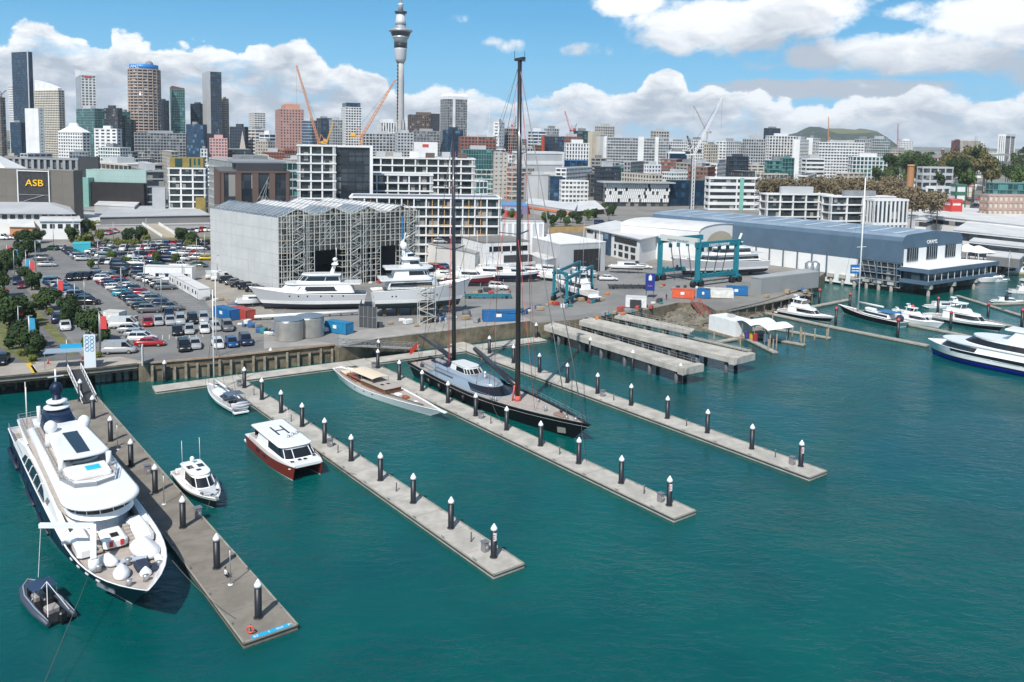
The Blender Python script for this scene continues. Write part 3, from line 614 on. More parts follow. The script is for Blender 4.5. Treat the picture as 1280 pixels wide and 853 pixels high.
B_('brick_offices','long orange brown brick office behind the orange red corner block',700,704,726,171,930,70,wbrick,G_GY,fh=3.6,sp=1.8,bw=3,mw=1.4)
B_('office_block','green glass office with a crane above it, left of the tan slab',716,720,735,164,1100,70,wdk,G_TL,sp=.8,mw=.4)
B_('patterned_block','white block with a dark zigzag window pattern',705,708,735,179,760,78,wwhite,G_DK,fh=3.4,sp=.9,bw=2.6,mw=1.3,dep=.3)
B_('white_hall','plain white hall roof in front of the dark zigzag block',640,655,704,190,690,62,wwhite,wlg,fh=9,sp=3,bw=30,mw=3,roof=wroof,plant=False)
B_('tan_slab','plain tan and cream slab left of the long white slab block',734,741,748.5,165,900,50,wl('tan_cream',(.50,.46,.36)),wcream,fh=30,sp=6,bw=30,mw=8,plainL=True,plant=False)
b12=B_('slab_apartments','very long white gridded slab block with three plain white end walls',747,756,834,172,880,82,wlg,G_GY,fh=2.9,sp=1.1,bw=3,mw=.35,dep=.4,maxw=140,plant=False)
W_=b12['w'];D_=b12['d'];Hh=b12['h']
for k,(a,e)in enumerate(((0.,.02),(.52,.60),(.79,.83))):m_=MB();m_.box(W_+.2,W_+1.4,D_*a-.3,D_*e+.5,0,Hh+1.5);m_.build('white_stair_wall',wwhite,b12)
m_=MB();m_.box(-.5,W_+.5,-1.2,-.4,0,Hh+1);m_.build('white_stair_wall',wwhite,b12)
B_('tower_block','pale tower rising behind the left end of the long slab block',742,748,766,158,1080,65,wl('pale_stone',(.52,.49,.45)),G_GY,sp=1.2,mw=.9,cat='tower')
B_('tower_block','grey gridded tower rising behind the right end of the long slab block',813,817,834,164,960,70,wl('pale_stone',(.5,.47,.43)),G_DK,sp=1.2,mw=.9,cat='tower')
B_('dark_office','dark building with white top right of the long slab block',833,836,858,190,820,80,wwhite,G_NV,fh=8,sp=3,bw=30,mw=1)
B_('office_block','pale office with red edged roof right of the long slab block',833,838,858,177,980,66,wwhite,G_GY,sp=1.5,mw=.6)
B_('apartment_block','white and cream apartments behind the white lattice crane',858,864,882,175,900,66,wwhite,G_DK,fh=3,sp=1.4,bw=3,mw=1.2)
B_('apartment_block','cream apartment slab right of the white lattice crane',881,886,895,181,860,55,wcream,G_DK,fh=3,sp=1.2,bw=3,mw=1.2)
B_('apartment_block','rounded white apartment tower with balconies',893,908,924,177,880,45,wwhite,G_GY,fh=3,sp=1.3,bw=4,mw=1.2)
B_('apartment_block','grey topped white apartments left of the tall white gridded block',928,933,958,174,880,72,wlg,G_DK,fh=3.1,sp=1.,bw=3,mw=.7)
B_('dark_tower','dark tower behind the tall white gridded block',955,959,972,160.5,1150,66,wdk,G_NV,sp=.7,mw=.4,cat='tower')
B_('apartment_block','tall white gridded apartment block below the dark tower',957,962,992,170,880,74,wwhite,G_DK,fh=3.1,sp=.9,bw=3.4,mw=1.,dep=.6)
B_('apartment_block','white slab end with grey side, left of the twin white slabs',990,1000,1008,175,860,40,wwhite,G_GY,sp=1.5,mw=1,plainL=True)
B_('apartment_block','second white slab left of the long white balconied block',1007,1016,1022,173,880,40,wwhite,G_GY,sp=1.5,mw=1,plainL=True)
B_('apartment_block','long white balconied block below the green hill',1020,1024,1077,178,850,80,wwhite,G_GY,fh=3,sp=1.2,bw=3.2,mw=.6,dep=.5,maxw=90)
B_('apartment_block','grey stepped block at the right end of the long white balconied block',1070,1074,1086,174.5,930,66,wlg,G_GY,sp=1.1,mw=.8)
B_('office_block','green grey office at the right foot of the hill',1088,1091,1109,173.5,1080,70,wlg,G_TL,sp=1.1,mw=.6)
B_('teal_block','white framed green glass apartments in front of the trees',1063,1066,1107,196,700,80,wwhite,G_TL,fh=3.2,sp=.7,bw=3.4,mw=.7,dep=.5)
B_('striped_block','small white and dark striped offices left of the green glass apartments',1004.6,1008,1029,198.5,690,74,wwhite,G_DK,fh=3.4,sp=1.7,bw=14,mw=.8)
B_('teal_block','small dark green glass office left of the striped offices',979,982,991,198,700,60,wteal,G_TL,sp=.6,mw=.3)
B_('teal_block','dark green banded office behind the brown treetops',958,962,987,201,700,72,wteal,G_TL,sp=.9,bw=12,mw=.3)
B_('office_block','black and white offices in front of the white gridded apartments',908,914,934,196,740,66,wdk,G_NV,sp=1.,mw=.4)
B_('patterned_tower','small white tower with a random dark window pattern right of the hill',1123.5,1126,1138,176,1500,72,wwhite,G_NV,fh=3.4,sp=1.3,bw=3.4,mw=1.6)
b13=B_('red_base_block','cream finned block standing on a bright red base at the far right',1197,1205,1222,176,1500,66,wcream,G_GY,fh=20,sp=1.5,bw=2.6,mw=1.4,plant=False,base=30)
m_=MB();m_.box(-1.4,b13['w']+1.4,-1.4,b13['d']+1.4,-4,5);m_.build('red_base',mat('sign_red3',(.55,.05,.04)),b13)
B_('brown_block','dark maroon block joined to the left of the cream finned block',1190,1194,1199,176,1520,50,wl('maroon',(.15,.05,.045)),G_DK,sp=1.5,mw=1.2,base=30)
b14=B_('apartment_tower','lone tower with tall white arches at the far right',1244.5,1257,1266,168,1450,42,wgrey,G_DK,fh=3.2,sp=.7,bw=3,mw=.5,cat='tower',plant=False)
W_=b14['w'];D_=b14['d'];Hh=b14['h']
m_=MB()
for a in(.02,.36,.68,.98):m_.box(W_*a-1,W_*a+1,-1.2,-.2,Hh*.1,Hh-3)
for a in(.5,.98):m_.box(W_+.2,W_+1.2,D_*a-1,D_*a+1,Hh*.1,Hh-3)
m_.box(-1.2,W_+1.2,-1.2,D_+1,Hh-3,Hh);m_.build('white_arches',wwhite,b14)
P=at(500.2,165,1240);zb=terr(P.x,P.y)
rt=root('observation_tower','very tall slender concrete tower with a round silver observation pod','tower',(P.x,P.y,zb),0)
zz=lambda v:at(500,v,1240).z-zb
pxm=1240/1064.
m_=MB();m_.lathe([(6.9,0),(5.8,zz(160)),(5.2,zz(100)),(4.9,zz(70))],n=20);m_.build('shaft',wl('tower_concrete',(.46,.45,.44)),rt)
m_=MB()
for k in range(8):
 a=2*pi*k/8+.2;m_.beam((9*cos(a),9*sin(a),0),(6.1*cos(a),6.1*sin(a),zz(150)),1.5)
m_.build('leg',wl('tower_concrete',(.46,.45,.44)),rt)
m_=MB();n_=0;z=zz(163)
while z<zz(78):m_.box(-4.2,-2.6,-5.9,-3.6,z,z+3.2);z+=5
m_.build('window_slots',DGLASS,rt)
silver=mat('tower_silver',(.50,.52,.54),.35,.5);silver2=mat('tower_pale',(.62,.64,.66),.4,.2)
m_=MB();m_.lathe([(5.6,zz(79)),(8.2,zz(74)),(9.0,zz(62)),(9.4,zz(60))],n=28);m_.build('pod_lower',silver2,rt)
m_=MB();m_.lathe([(9.45,zz(60.5)),(9.5,zz(54))],n=28);m_.build('pod_dark_band',DGLASS,rt)
m_=MB();m_.lathe([(9.6,zz(54.2)),(9.8,zz(50)),(11.4,zz(48)),(12.4,zz(46))],n=28);m_.build('pod_middle',silver,rt)
m_=MB();m_.lathe([(12.2,zz(46.2)),(14.2,zz(42)),(14.4,zz(40.5))],n=28);m_.build('observation_windows',DGLASS,rt)
m_=MB();m_.lathe([(15.2,zz(40.6)),(17.2,zz(39.2)),(17.2,zz(38)),(12.5,zz(36.5)),(7.5,zz(35)),(7.6,zz(31))],n=28);m_.build('pod_rim',silver,rt)
m_=MB();m_.lathe([(8.2,zz(31)),(7.5,zz(27)),(6.2,zz(17.5))],n=24);m_.build('upper_cone',silver2,rt)
m_=MB();m_.lathe([(7.8,zz(17.2)),(8.8,zz(16)),(8.8,zz(14.6)),(5.4,zz(14))],n=24);m_.build('upper_gallery',DARK,rt)
m_=MB();m_.lathe([(3.8,zz(14.4)),(3.4,zz(7)),(4.9,zz(5)),(2.2,zz(4.2))],n=20);m_.build('mast_drum',silver2,rt)
m_=MB();m_.lathe([(1.9,zz(4.4)),(1.5,zz(-12)),(.8,zz(-45))],n=12);m_.build('mast',silver2,rt)
def luffing_crane(label,ub,vb,ut,vt,Y,col,tower=None,wid=1.6,counter=None,uw=None):
 B0=at(ub,vb,Y);T0=at(ut,vt,Y);z0=terr(B0.x,Y)
 rt=root('tower_crane',label,'crane',(B0.x,B0.y,z0),0,'cranes over the city')
 T=T0-Vector((B0.x,B0.y,z0));B0l=Vector((0,0,B0.z-z0))
 d=(T-B0l);L=d.length;d.normalize();n=d.cross(Vector((0,1,0))).normalized();y=Vector((0,1,0))
 def lattice(m_,p,q,w0,w1,r=.16):
  dd=q-p;LL=dd.length;dd.normalize();nn=dd.cross(y).normalized();k=max(3,int(LL/(w0*1.6)))
  for i in range(k):
   a=i/k;e=(i+1)/k;wa=w0+(w1-w0)*a;we=w0+(w1-w0)*e;pa=p+dd*LL*a;pe=p+dd*LL*e
   for s1 in(-.5,.5):
    for s2 in(-.5,.5):m_.beam(pa+nn*wa*s1+y*wa*s2,pe+nn*we*s1+y*we*s2,r)
   m_.beam(pa+nn*wa*.5-y*wa*.5,pe-nn*we*.5-y*we*.5,r*.8);m_.beam(pa-nn*wa*.5-y*wa*.5,pe+nn*we*.5-y*we*.5,r*.8);m_.beam(pa+nn*wa*.5+y*wa*.5,pe-nn*we*.5+y*we*.5,r*.7)
 m_=MB();lattice(m_,B0l,T,wid,wid*.55,wid*.17);m_.build('jib',col,rt)
 m_=MB();lattice(m_,Vector((0,0,0)),B0l,wid*1.25,wid*1.25,wid*.16);m_.build('mast',col,rt)
 side=-1 if T.x>0 else 1
 m_=MB();m_.box(min(0,side*wid*4.5),max(0,side*wid*4.5),-wid*.8,wid*.8,B0l.z-.6,B0l.z+.2);m_.build('counter_jib',col,rt)
 m_=MB();m_.box(min(side*wid*2.4,side*wid*4.6),max(side*wid*2.4,side*wid*4.6),-wid,wid,B0l.z+.2,B0l.z+wid*1.5);m_.build('counterweight',counter or col,rt)
 ap=B0l+Vector((side*wid*1.2,0,wid*4));m_=MB();m_.beam(B0l,ap,.35);m_.beam(B0l+Vector((side*wid*3.6,0,0)),ap,.3);m_.build('a_frame',col,rt)
 m_=MB();m_.beam(ap,T-d*L*.08,.12);m_.beam(T,T-Vector((0,0,L*.5)),.08);m_.build('cable',DARK,rt)
craneo=mat('crane_orange',(.62,.27,.12),.5);craney=mat('crane_yellow',(.72,.42,.03),.5);cranew=mat('crane_white',(.72,.72,.72),.5);craner=mat('crane_red',(.42,.06,.05),.5)
luffing_crane('tall orange luffing crane leaning left beside the pink tower',398.5,178,370.5,82,700,craneo,wid=1.6)
luffing_crane('orange luffing crane with yellow motor house leaning right towards the great tower',452,171,494,100,620,craneo,wid=1.7,counter=craney)
luffing_crane('small yellow crane between the two big orange cranes',408,179,417,152,660,craney,wid=.9)
luffing_crane('white lattice crane leaning right with black tower head',868,193,903,121,470,cranew,wid=1.05,counter=DARK)
luffing_crane('thin dark crane crossing behind the white lattice crane',884,166,867,132,1000,mat('crane_grey',(.35,.28,.27)),wid=1.1)
luffing_crane('thin dark crane with black jib behind the striped facade office',866,190,859,170,560,DARK,wid=1.2)
luffing_crane('small red luffing crane left of the tan slab',713,163,706,139,1100,craner,wid=1.6)
luffing_crane('small dark crane beside the red luffing crane',717,164,721,155,1100,DARK,wid=1.)
luffing_crane('small dark crane above the half built block by the black mast',644,158,645,145,950,DARK,wid=1.)
luffing_crane('red and white thin crane beside the far white patterned tower',1122,176,1122.6,155,1600,craner,wid=1.2)
luffing_crane('orange slim crane mast in front of the green hill',1035.5,176,1035.8,146,900,craneo,wid=.9)
luffing_crane('faint white crane arm standing behind the skyline right of the grey tower',610,165,614,121,1500,cranew,wid=1.)
luffing_crane('small dark crane on the half built tower at the far left edge',2,118,8,113,1200,DARK,wid=1.)
B_('tower_under_construction','half built dark tower at the far left edge of the skyline',-4,0,5.5,122,1200,40,wl('raw_concrete',(.25,.22,.2)),G_DK,sp=.6,mw=.4,dep=.5)
P=at(303,164,940);zb=terr(P.x,P.y);rt=root('church','small pale stone church with a tall pointed spire','church',(P.x,P.y,zb),0.5)
hh=P.z-zb;stone=wl('church_stone',(.50,.45,.38))
m_=MB();m_.box(-3,3,-3,3,0,hh*.55);m_.build('bell_tower',stone,rt)
m_=MB();m_.loft([[(-3,-3,hh*.55),(3,-3,hh*.55),(3,3,hh*.55),(-3,3,hh*.55)],[(-.1,-.1,hh),(.1,-.1,hh),(.1,.1,hh),(-.1,.1,hh)]],0,True,False,cap1=True);m_.build('spire',stone,rt)
m_=MB();m_.box(-5,5,3,22,0,hh*.3);m_.loft([[(-5.2,3,hh*.3),(5.2,3,hh*.3),(0,3,hh*.45)],[(-5.2,22,hh*.3),(5.2,22,hh*.3),(0,22,hh*.45)]],0,True,False,True,True);m_.build('nave',stone,rt)
FW_=[(wwhite,'white'),(wlg,'light grey'),(wcream,'cream'),(wgrey,'grey'),(wwhite,'white'),(wbrick,'brick red'),(wl('stone',(.42,.38,.33)),'stone'),(wdk,'charcoal')]
FR_=[(groof,'grey'),(wroof,'pale'),(droof,'dark'),(mat('red_roof',(.33,.09,.06),.8),'red')]
rows=[(700,16,196,208,'lowest',0,640),(830,18,186,199,'second',0,640),(1300,20,170,181,'highest',0,640),(600,10,208,220,'lowest',640,1080),(760,14,197,207,'second',640,960),(1000,20,178,190,'third',640,1130),(1250,20,172,181,'fourth',640,1130),(1700,26,177,183,'farthest',640,1280),(1150,12,188,197,'middle',1130,1280)]
rf=random.Random(21)
for(Y,n,v0,v1,nm,ua,ub)in rows:
 side='left of'if ub==640 else 'right of'
 for k in range(n):
  u=ua+(k+.5+rf.uniform(-.35,.35))*(ub-ua)/n;wpx=rf.uniform(.6,1.15)*(ub-ua)/n
  wa,cn=rf.choice(FW_);rf_,rn=rf.choice(FR_ if Y>900 else FR_[:3]);gl=rf.choice((G_DK,G_GY,G_DK,G_BL,G_TL))
  tilt=(u-640)*.0182
  B_('city_building','%s %s-roofed block, %s along the %s row of plain blocks %s the mast'%(cn,rn,ORD[k],nm,side),u-wpx*.5,u-wpx*.5+wpx*rf.choice((.2,.3,.75)),u+wpx*.5,rf.uniform(v0,v1)+(tilt if ub!=640 and Y>1100 else 0),Y+rf.uniform(-40,60),rf.choice((25,60,70)),wa,gl,fh=rf.choice((3.2,3.6)),sp=rf.uniform(.8,1.8),bw=rf.choice((2.6,3.4,6)),mw=rf.uniform(.3,1.4),roof=rf_,group='plain city blocks between the landmarks',maxw=60,plant=rf.random()<.6)
# ================================================================== WATERFRONT BUILDINGS
def quad_mesh(pts,z0,z1,mi=0,mt=None):
 m_=MB();m_.prism([(p[0],p[1])for p in pts],z0,z1,mi,mt);return m_
B_('office_building','dark brown office building with yellow lettering on a dark recess and open zigzag stairs',-60,91.5,94,214,400,12,wl('olive_brown',(.15,.135,.115)),wl('olive_brown',(.15,.135,.115)),fh=7,sp=.25,bw=6,mw=.12,dep=.06,base=GZ,plant=False,roof=wroof,maxw=80)
ab=bpy.context.scene.objects['office_building']
P=at(43,240,394);zt=at(43,216,394).z;rt=ab
def on_face(rt,u,x_off=0.):
 o=rt.location;a=rt.rotation_euler.z;d=Vector((cos(a),sin(a),0));s_=at(u,230,400).x/400
 return(s_*o.y-o.x)/(d.x-s_*d.y)
xa,xb=on_face(rt,23.5),on_face(rt,62.5);Hh=rt['h']
m_=MB();m_.box(xa,xb,-.35,-.12,1,Hh-.6);rc=m_.build('stair_recess',mat('recess_dark',(.035,.034,.036),.6,var=.3,vs=.5),rt)
m_=MB()
for x in(xa,xb):m_.box(x-.25,x+.25,-.8,-.36,.5,Hh)
m_.box(xa,xb,-.8,-.36,Hh-.7,Hh-.3);m_.build('white_frame',wwhite,rt)
m_=MB()
for k in range(3):m_.beam((xa+3+(k%2)*2,-.5,4+k*3.6),(xb-3,-.5,7.2+k*3.6),.35,.25);m_.beam((xa+.4,-.45,7.2+k*3.6),(xb-.4,-.45,7.2+k*3.6),.25,.2)
m_.build('stair',wgrey,rt)
text_mesh('lettering','ASB',4.4,mat('sign_yellow',(.85,.50,.01),.5),rt,((xa+xb)/2+.6,-.6,Hh-6.3),(pi/2,0,0),.2,sx=1.35)
b_=B_('serrated_building','long low building with a serrated row of grey bays behind the brown office building',12,97,101,199.5,520,10,wgrey,G_DK,fh=9,sp=1.,bw=4.2,mw=1.8,dep=1.2,base=GZ,plant=False,maxw=120)
P=at(-6,189,470);rt=root('white_tent_roof','white sloping tent roof at the far left edge above the brown office building','building',(P.x-6,P.y,GZ),0)
m_=MB();hh=P.z-GZ;m_.loft([[(-14,-8,hh-10),(17,-8,hh-10),(17,12,hh-10),(-14,12,hh-10)],[(-1,1,hh),(1,1,hh),(1,3,hh),(-1,3,hh)]],0,True,False,cap1=True);m_.build('roof',wwhite,rt)
m_=MB();m_.box(-13,16,-7,11,0,hh-10);m_.build('wall',wgrey,rt)
B_('billboard','plain dark navy billboard standing above the low roofs',99,123,124,197,470,8,wdk,wdk,fh=20,sp=1,bw=30,mw=1,dep=.1,base=16,plant=False,minw=1,cat='billboard')
b_=B_('glass_hall','pale green glass hall over a black base beside the brown office building',108,182.5,184,214,450,6,wmint,wmint,fh=3.2,sp=.12,bw=2,mw=.1,dep=.06,base=GZ,plant=False,roof=mat('mint_roof',(.30,.42,.40),.5))
m_=MB();m_.box(on_face(b_,118),b_['w']+.3,-3,-.2,0,b_['h']-6.4);m_.build('black_base',mat('black_cladding',(.022,.02,.02),.6,var=.3,vs=.3),b_)
m_=MB();m_.box(-2.5,on_face(b_,117.5),-5,-.2,0,b_['h']-4);m_.build('lower_glass_wing',mat('mint_glass',(.22,.42,.37),.25,var=.1),b_)
b_=B_('apartment_building','white framed apartment building with a gold clad top storey',203.5,211,256,210.5,430,80,wwhite,G_AP,fh=3.3,sp=.7,bw=5.6,mw=.8,dep=.6,base=GZ,plant=False,wins=60)
gold=mat('gold_cladding',(.34,.25,.07),.45,.3,var=.15,vs=.5);W_=b_['w'];D_=b_['d'];Hh=b_['h']
m_=MB();m_.box(.5,W_+.2,.5,D_-.6,Hh+.12,Hh+5.6);gt=m_.build('gold_storey',gold,b_)
m_=MB()
for(a,e)in((.18,.38),(.58,.63),(.70,.75),(.82,.88)):
 mm=MB();mm.box(W_+.2,W_+.32,D_*a,D_*e,Hh+.8,Hh+5);mm.build('window',G_TL,gt)
m_=MB();m_.box(W_+.6,W_+2.8,D_*.76,D_+.6,4.5,12.5);m_.build('gold_box_window',gold,b_)
b_=B_('office_building','dark brown steel and glass office with a flat grey roof behind the scaffolded shed',255,276,361,215,350,68,wbrown,G_DK,fh=12,sp=.8,bw=6.4,mw=2.4,dep=.5,base=GZ,plant=False,maxw=50,roof=wl('slate_grey',(.12,.125,.135)))
W_=b_['w'];D_=b_['d'];Hh=b_['h']
m_=MB();m_.box(W_*.3,W_*.9,D_*.25,D_*.95,Hh+.1,Hh+3.4);m_.build('dark_upper_storey',wdk,b_)
m_=MB();m_.box(W_*.1,W_*.8,D_*.2,D_*1.0,Hh+3.4,Hh+4.);m_.build('upper_roof',wl('slate_pale',(.25,.26,.28)),b_)
m_=MB()
for k in range(4):m_.beam((W_+.6,D_*(.52+k*.06),Hh-12+k*0),(W_+.6,D_*(.70-k*.02),Hh-2-k*2.4),.25)
m_.build('cross_brace',STEEL,b_)
B_('low_roof_building','low grey roofed building with green glass clerestory behind the brown steel office',262,300,372,203,470,60,wlg,G_TL,fh=5,sp=1.2,bw=3,mw=.2,base=GZ,maxw=90,roof=groof)
B_('low_roof_building','grey stepped terraces to the right of the pale green glass hall',150,183,205,214.5,450,60,wgrey,G_DK,fh=4,sp=.8,bw=6,mw=.3,base=GZ,roof=groof)
B_('low_roof_building','long cream and grey roofed building behind the pale green glass hall',95,160,204,206,520,40,wcream,G_DK,fh=4,sp=1.5,bw=6,mw=.6,base=GZ,roof=wroof)
B_('grey_box_building','plain light grey box with white corner left of the gold topped building',182,190,206,236,425,70,wlg,wlg,fh=20,sp=.6,bw=30,mw=.6,dep=.05,base=GZ,plant=False)
def apart(label,u0,um,u1,vt,Y,ang,**k):
 return B_('apartment_building',label,u0,um,u1,vt,Y,ang,wwhite,G_AP,base=GZ,cat='apartment building',**k)
a1_=apart('tallest white framed apartment block of seven glazed floors behind the scaffolded shed',370,374.5,417,182,330,80,fh=3.35,sp=.55,bw=4.7,mw=.6,dep=1.1,wins=100,plant=False,minw=12)
b_=B_('dark_stair_block','dark glazed stair block with white right edge joined to the tall white apartments',414,417,447,184,334,82,mat('black_cladding2',(.02,.022,.026),.4),G_DK,fh=3.35,sp=.4,bw=3,mw=.3,dep=.1,base=GZ,plant=False,minw=14,cat='apartment building')
m_=MB();m_.box(b_['w']-1,b_['w']+.9,b_['d'],b_['d']+1.2,0,b_['h']+.8);m_.box(b_['w']+.15,b_['w']+.9,-.2,b_['d'],b_['h'],b_['h']+.8);m_.build('white_edge',wwhite,b_)
a2_=apart('white stepped terrace apartments with recessed balconies right of the dark stair block',444,447,590,197,380,83,fh=3.2,sp=.6,bw=5.2,mw=.6,dep=1.4,wins=100,plant=False,minw=14,maxw=90)
rr=random.Random(3)
for k in range(7):
 m_=MB();y0=a2_['d']*(k/7)+1;m_.box(a2_['w']-9,a2_['w']-1.2,y0,y0+a2_['d']/7*.55,a2_['h']+.12,a2_['h']+2.4+.5*(k%2));m_.build('roof_house',rr.choice((wwhite,wbrown,wlg)),a2_)
a3_=apart('white framed middle terrace apartments in front of the stepped terraces',441,444,538,218,345,83,fh=3.2,sp=.6,bw=4.4,mw=.6,dep=1.2,wins=100,plant=False,minw=10,maxw=70,roof=groof)
a4_=apart('long white framed apartments with orange brown inner frames behind the scaffolded shed',428,440,624,246.5,300,83,fh=3.25,sp=.55,bw=4.4,mw=.45,dep=1.0,wins=100,plant=False,minw=14,maxw=80,roof=wl('slate_blue',(.17,.19,.23)))
W_=a4_['w'];D_=a4_['d'];Hh=a4_['h'];tanm=mat('tan_frame',(.50,.30,.14),.6,var=.1)
m_=MB();n_=int(D_/4.4/1.0)
nf=int(round(Hh/3.25));fhh=Hh/nf;nb=int(round(D_/4.4));bb=D_/nb
for i in range(nb):
 if i%3==2:continue
 m_=MB()
 for k in range(nf):
  m_.box(W_+.02,W_+.5,bb*(i+.5)-.14,bb*(i+.5)+.14,k*fhh+.3,(k+1)*fhh-.3)
  if(i+k)%2:m_.box(W_+.9,W_+1.06,bb*i+.3,bb*(i+1)-.3,k*fhh+.3,k*fhh+.62)
 m_.build('orange_inner_frame',tanm,a4_)
B_('office_building','green glass office with white roof and pale side wall behind the tall mast',580,584,655,212,640,80,wl('pale_stone2',(.50,.50,.46)),G_TL,fh=3.7,sp=.9,bw=3.6,mw=.25,dep=.2,base=GZ,maxw=85,roof=wroof)
B_('low_pavilion','small white roofed block in front of the green glass office',580,590,609,227,560,62,wwhite,G_TL,fh=4,sp=.8,bw=3,mw=.3,base=GZ,roof=wroof,plant=False)
B_('office_building','grey concrete office with rippled wall right of the tall mast',655,658,688,219,625,80,wl('warm_grey',(.28,.27,.255)),wlg,fh=20,sp=1,bw=8,mw=.4,dep=.1,base=GZ,roof=groof)
B_('glass_office','dark blue glass strip office between the grey office and the small white office',686,688,703,221,622,80,wnavy,G_BL,fh=3.5,sp=.4,bw=14,mw=.3,dep=.1,base=GZ,plant=False)
B_('office_building','small white office with four rows of square windows',700,702,735,226,610,82,wwhite,G_GY,fh=3.2,sp=1.5,bw=2.6,mw=.8,dep=.4,base=GZ,plant=False,roof=wroof,wins=50)
B_('office_building','dark blue roofed glazed pavilion on top of the grey offices',658,662,734,200,720,82,wl('blue_roofing',(.05,.14,.28)),G_NV,fh=6,sp=.8,bw=5,mw=.3,base=GZ,plant=False,maxw=85,roof=wl('blue_roofing',(.05,.14,.28)))
B_('office_building','brown grey framed office between the white office and the striped facade',733,738,760,218,680,66,wl('brown_grey',(.16,.15,.14)),G_DK,fh=3.6,sp=.5,bw=5,mw=.6,base=GZ,plant=False,roof=groof)
B_('office_building','green glass office with grey sloping roof left of the striped facade',748,754,795,210,780,74,wteal,G_TL,fh=3.7,sp=.6,bw=3,mw=.3,base=GZ,roof=groof,maxw=60)
b_=B_('striped_office','office with a chequered facade of tall white fins and a wide grey roof',755,757,837,229,585,80,wdk,G_DK,fh=4.4,sp=.3,bw=40,mw=.2,dep=.2,base=GZ,plant=False,maxw=80,roof=wl('roof_grey',(.36,.37,.38)))
W_=b_['w'];D_=b_['d'];Hh=b_['h'];fin=MB();rr=random.Random(5)
nrow=5
m_=MB()
for r_ in range(nrow):
 z0=3.+r_*(Hh-3.4)/nrow;z1=z0+(Hh-3.4)/nrow*.98;nn=int(D_/1.5)
 for k in range(nn):
  if rr.random()<.12:continue
  y=D_*(k+.5*(r_%2)+.2)/nn;m_.box(W_+.22,W_+1.0,y-.58,y+.58,z0,z1)
m_.build('white_fins',wwhite,b_)
m_=MB();m_.box(-6,W_+4,-3,D_+3,Hh+.12,Hh+1.0);m_.build('roof_overhang',wl('roof_grey',(.36,.37,.38)),b_)
B_('glass_office','black glass wing right of the chequered fin facade',834,838,886,226,597,72,mat('black_cladding2',(.02,.022,.026)),G_NV,fh=3.6,sp=.2,bw=4,mw=.15,dep=.08,base=GZ,plant=False,roof=wl('roof_grey',(.36,.37,.38)))
b_=B_('banded_office','white banded office with a big white roof, right of the black glass wing',884,887,955,222,570,80,wwhite,G_DK,fh=4.6,sp=2.1,bw=20,mw=1.,dep=.6,base=GZ,plant=False,roof=wroof,maxw=70)
m_=MB();m_.box(b_['w']+.6,b_['w']+1.1,b_['d']*.55,b_['d']*.62,0,b_['h']);m_.build('green_scaffold_strip',mat('mint_net',(.20,.45,.38),.7),b_)
m_=MB()
for k in range(9):
 z=k*2.6;y0,y1=b_['d']*.82,b_['d']*.92
 m_.beam((b_['w']+1,y0,z),(b_['w']+1,y1,z+2),.15);m_.beam((b_['w']+1,y0,z),(b_['w']+1,y1,z),.15)
for y in(y0,y1):m_.beam((b_['w']+1,y,0),(b_['w']+1,y,27),.25)
m_.build('white_hoist',cranew,b_)
B_('banded_office','white framed office with glazed balconies in front of the brown treetops',957,959,1040,243,400,80,wwhite,G_AP,fh=3.5,sp=.6,bw=7,mw=.7,dep=.8,base=GZ,plant=True,roof=wroof,maxw=50,wins=60)
B_('banded_office','second white framed office with glazed balconies and finned white end',1036,1039,1118,246,380,78,wwhite,G_AP,fh=3.5,sp=.6,bw=7,mw=.7,dep=.8,base=GZ,plant=True,roof=wroof,maxw=50,wins=60)
b_=B_('finned_hall','white office end wall with vertical fins above the blue hangar',1090,1093,1136,250,372,76,wwhite,G_DK,fh=12,sp=1.2,bw=2.2,mw=.9,dep=.4,base=GZ,plant=False,roof=wroof,maxw=30)
def low(label,pts,Z,z0=GZ,wall=wwhite,roofm=wroof,name='low_building',band=None,over=0.):
 """pts: three or four roof corners as photo points at height Z"""
 P=[g(u,v,Z)for u,v in pts]
 if len(P)==3:P.append(P[0]+P[2]-P[1])
 o=P[0].copy();o.z=z0;rt=root(name,label,'building',o)
 L=[p-Vector((o.x,o.y,0))for p in P];c_=sum(L,Vector())/4
 m_=quad_mesh(L,0,Z-z0-.35);m_.build('wall',wall,rt,fix=True)
 m_=quad_mesh([c_+(p-c_)*(1+over+.01)for p in L],Z-z0-.34,Z-z0);m_.build('roof',roofm,rt,fix=True)
 if band:
  for(za,zb,gm)in band:
   m_=quad_mesh([c_+(p-c_)*1.004 for p in L],za,zb);m_.build('window_band',gm,rt,fix=True)
 rt['h']=Z-z0
 return rt
low('long white building with five small square windows behind the blue hangar',[(1029,263),(1108,274),(1165,268),(1090,256)],15,band=None)
low('white curved roof terrace building with dark clerestory right of the long white building',[(1105,271),(1158,275),(1200,262),(1150,258)],13.5,band=[(6.5,8.6,G_DK)])
low('upper white terrace roofs of the waterfront complex at the right edge',[(1150,268),(1300,283),(1330,268),(1180,258)],14.5,band=[(7,9,G_DK)])
low('middle white terrace with a continuous dark window band at the right edge',[(1192,287),(1320,300),(1340,288),(1210,277)],13,band=[(1,3.2,G_DK),(5.0,8.2,G_DK)])
low('small white office cube with grey glass front on the waterfront roofs',[(1167,252),(1196,254),(1201,250),(1170,248.5)],19,band=[(10.5,14.4,G_GY)])
low('small grey glass fronted roof house above the finned white wall',[(1094,254),(1127,256.5),(1130,252),(1098,250)],19,band=[(10.5,14.4,G_GY)])
low('front white terrace block by the basin at the right edge',[(1212,301),(1330,313),(1345,302),(1225,292)],10.5,band=[(.6,2.8,G_DK),(4,5.8,G_DK)])
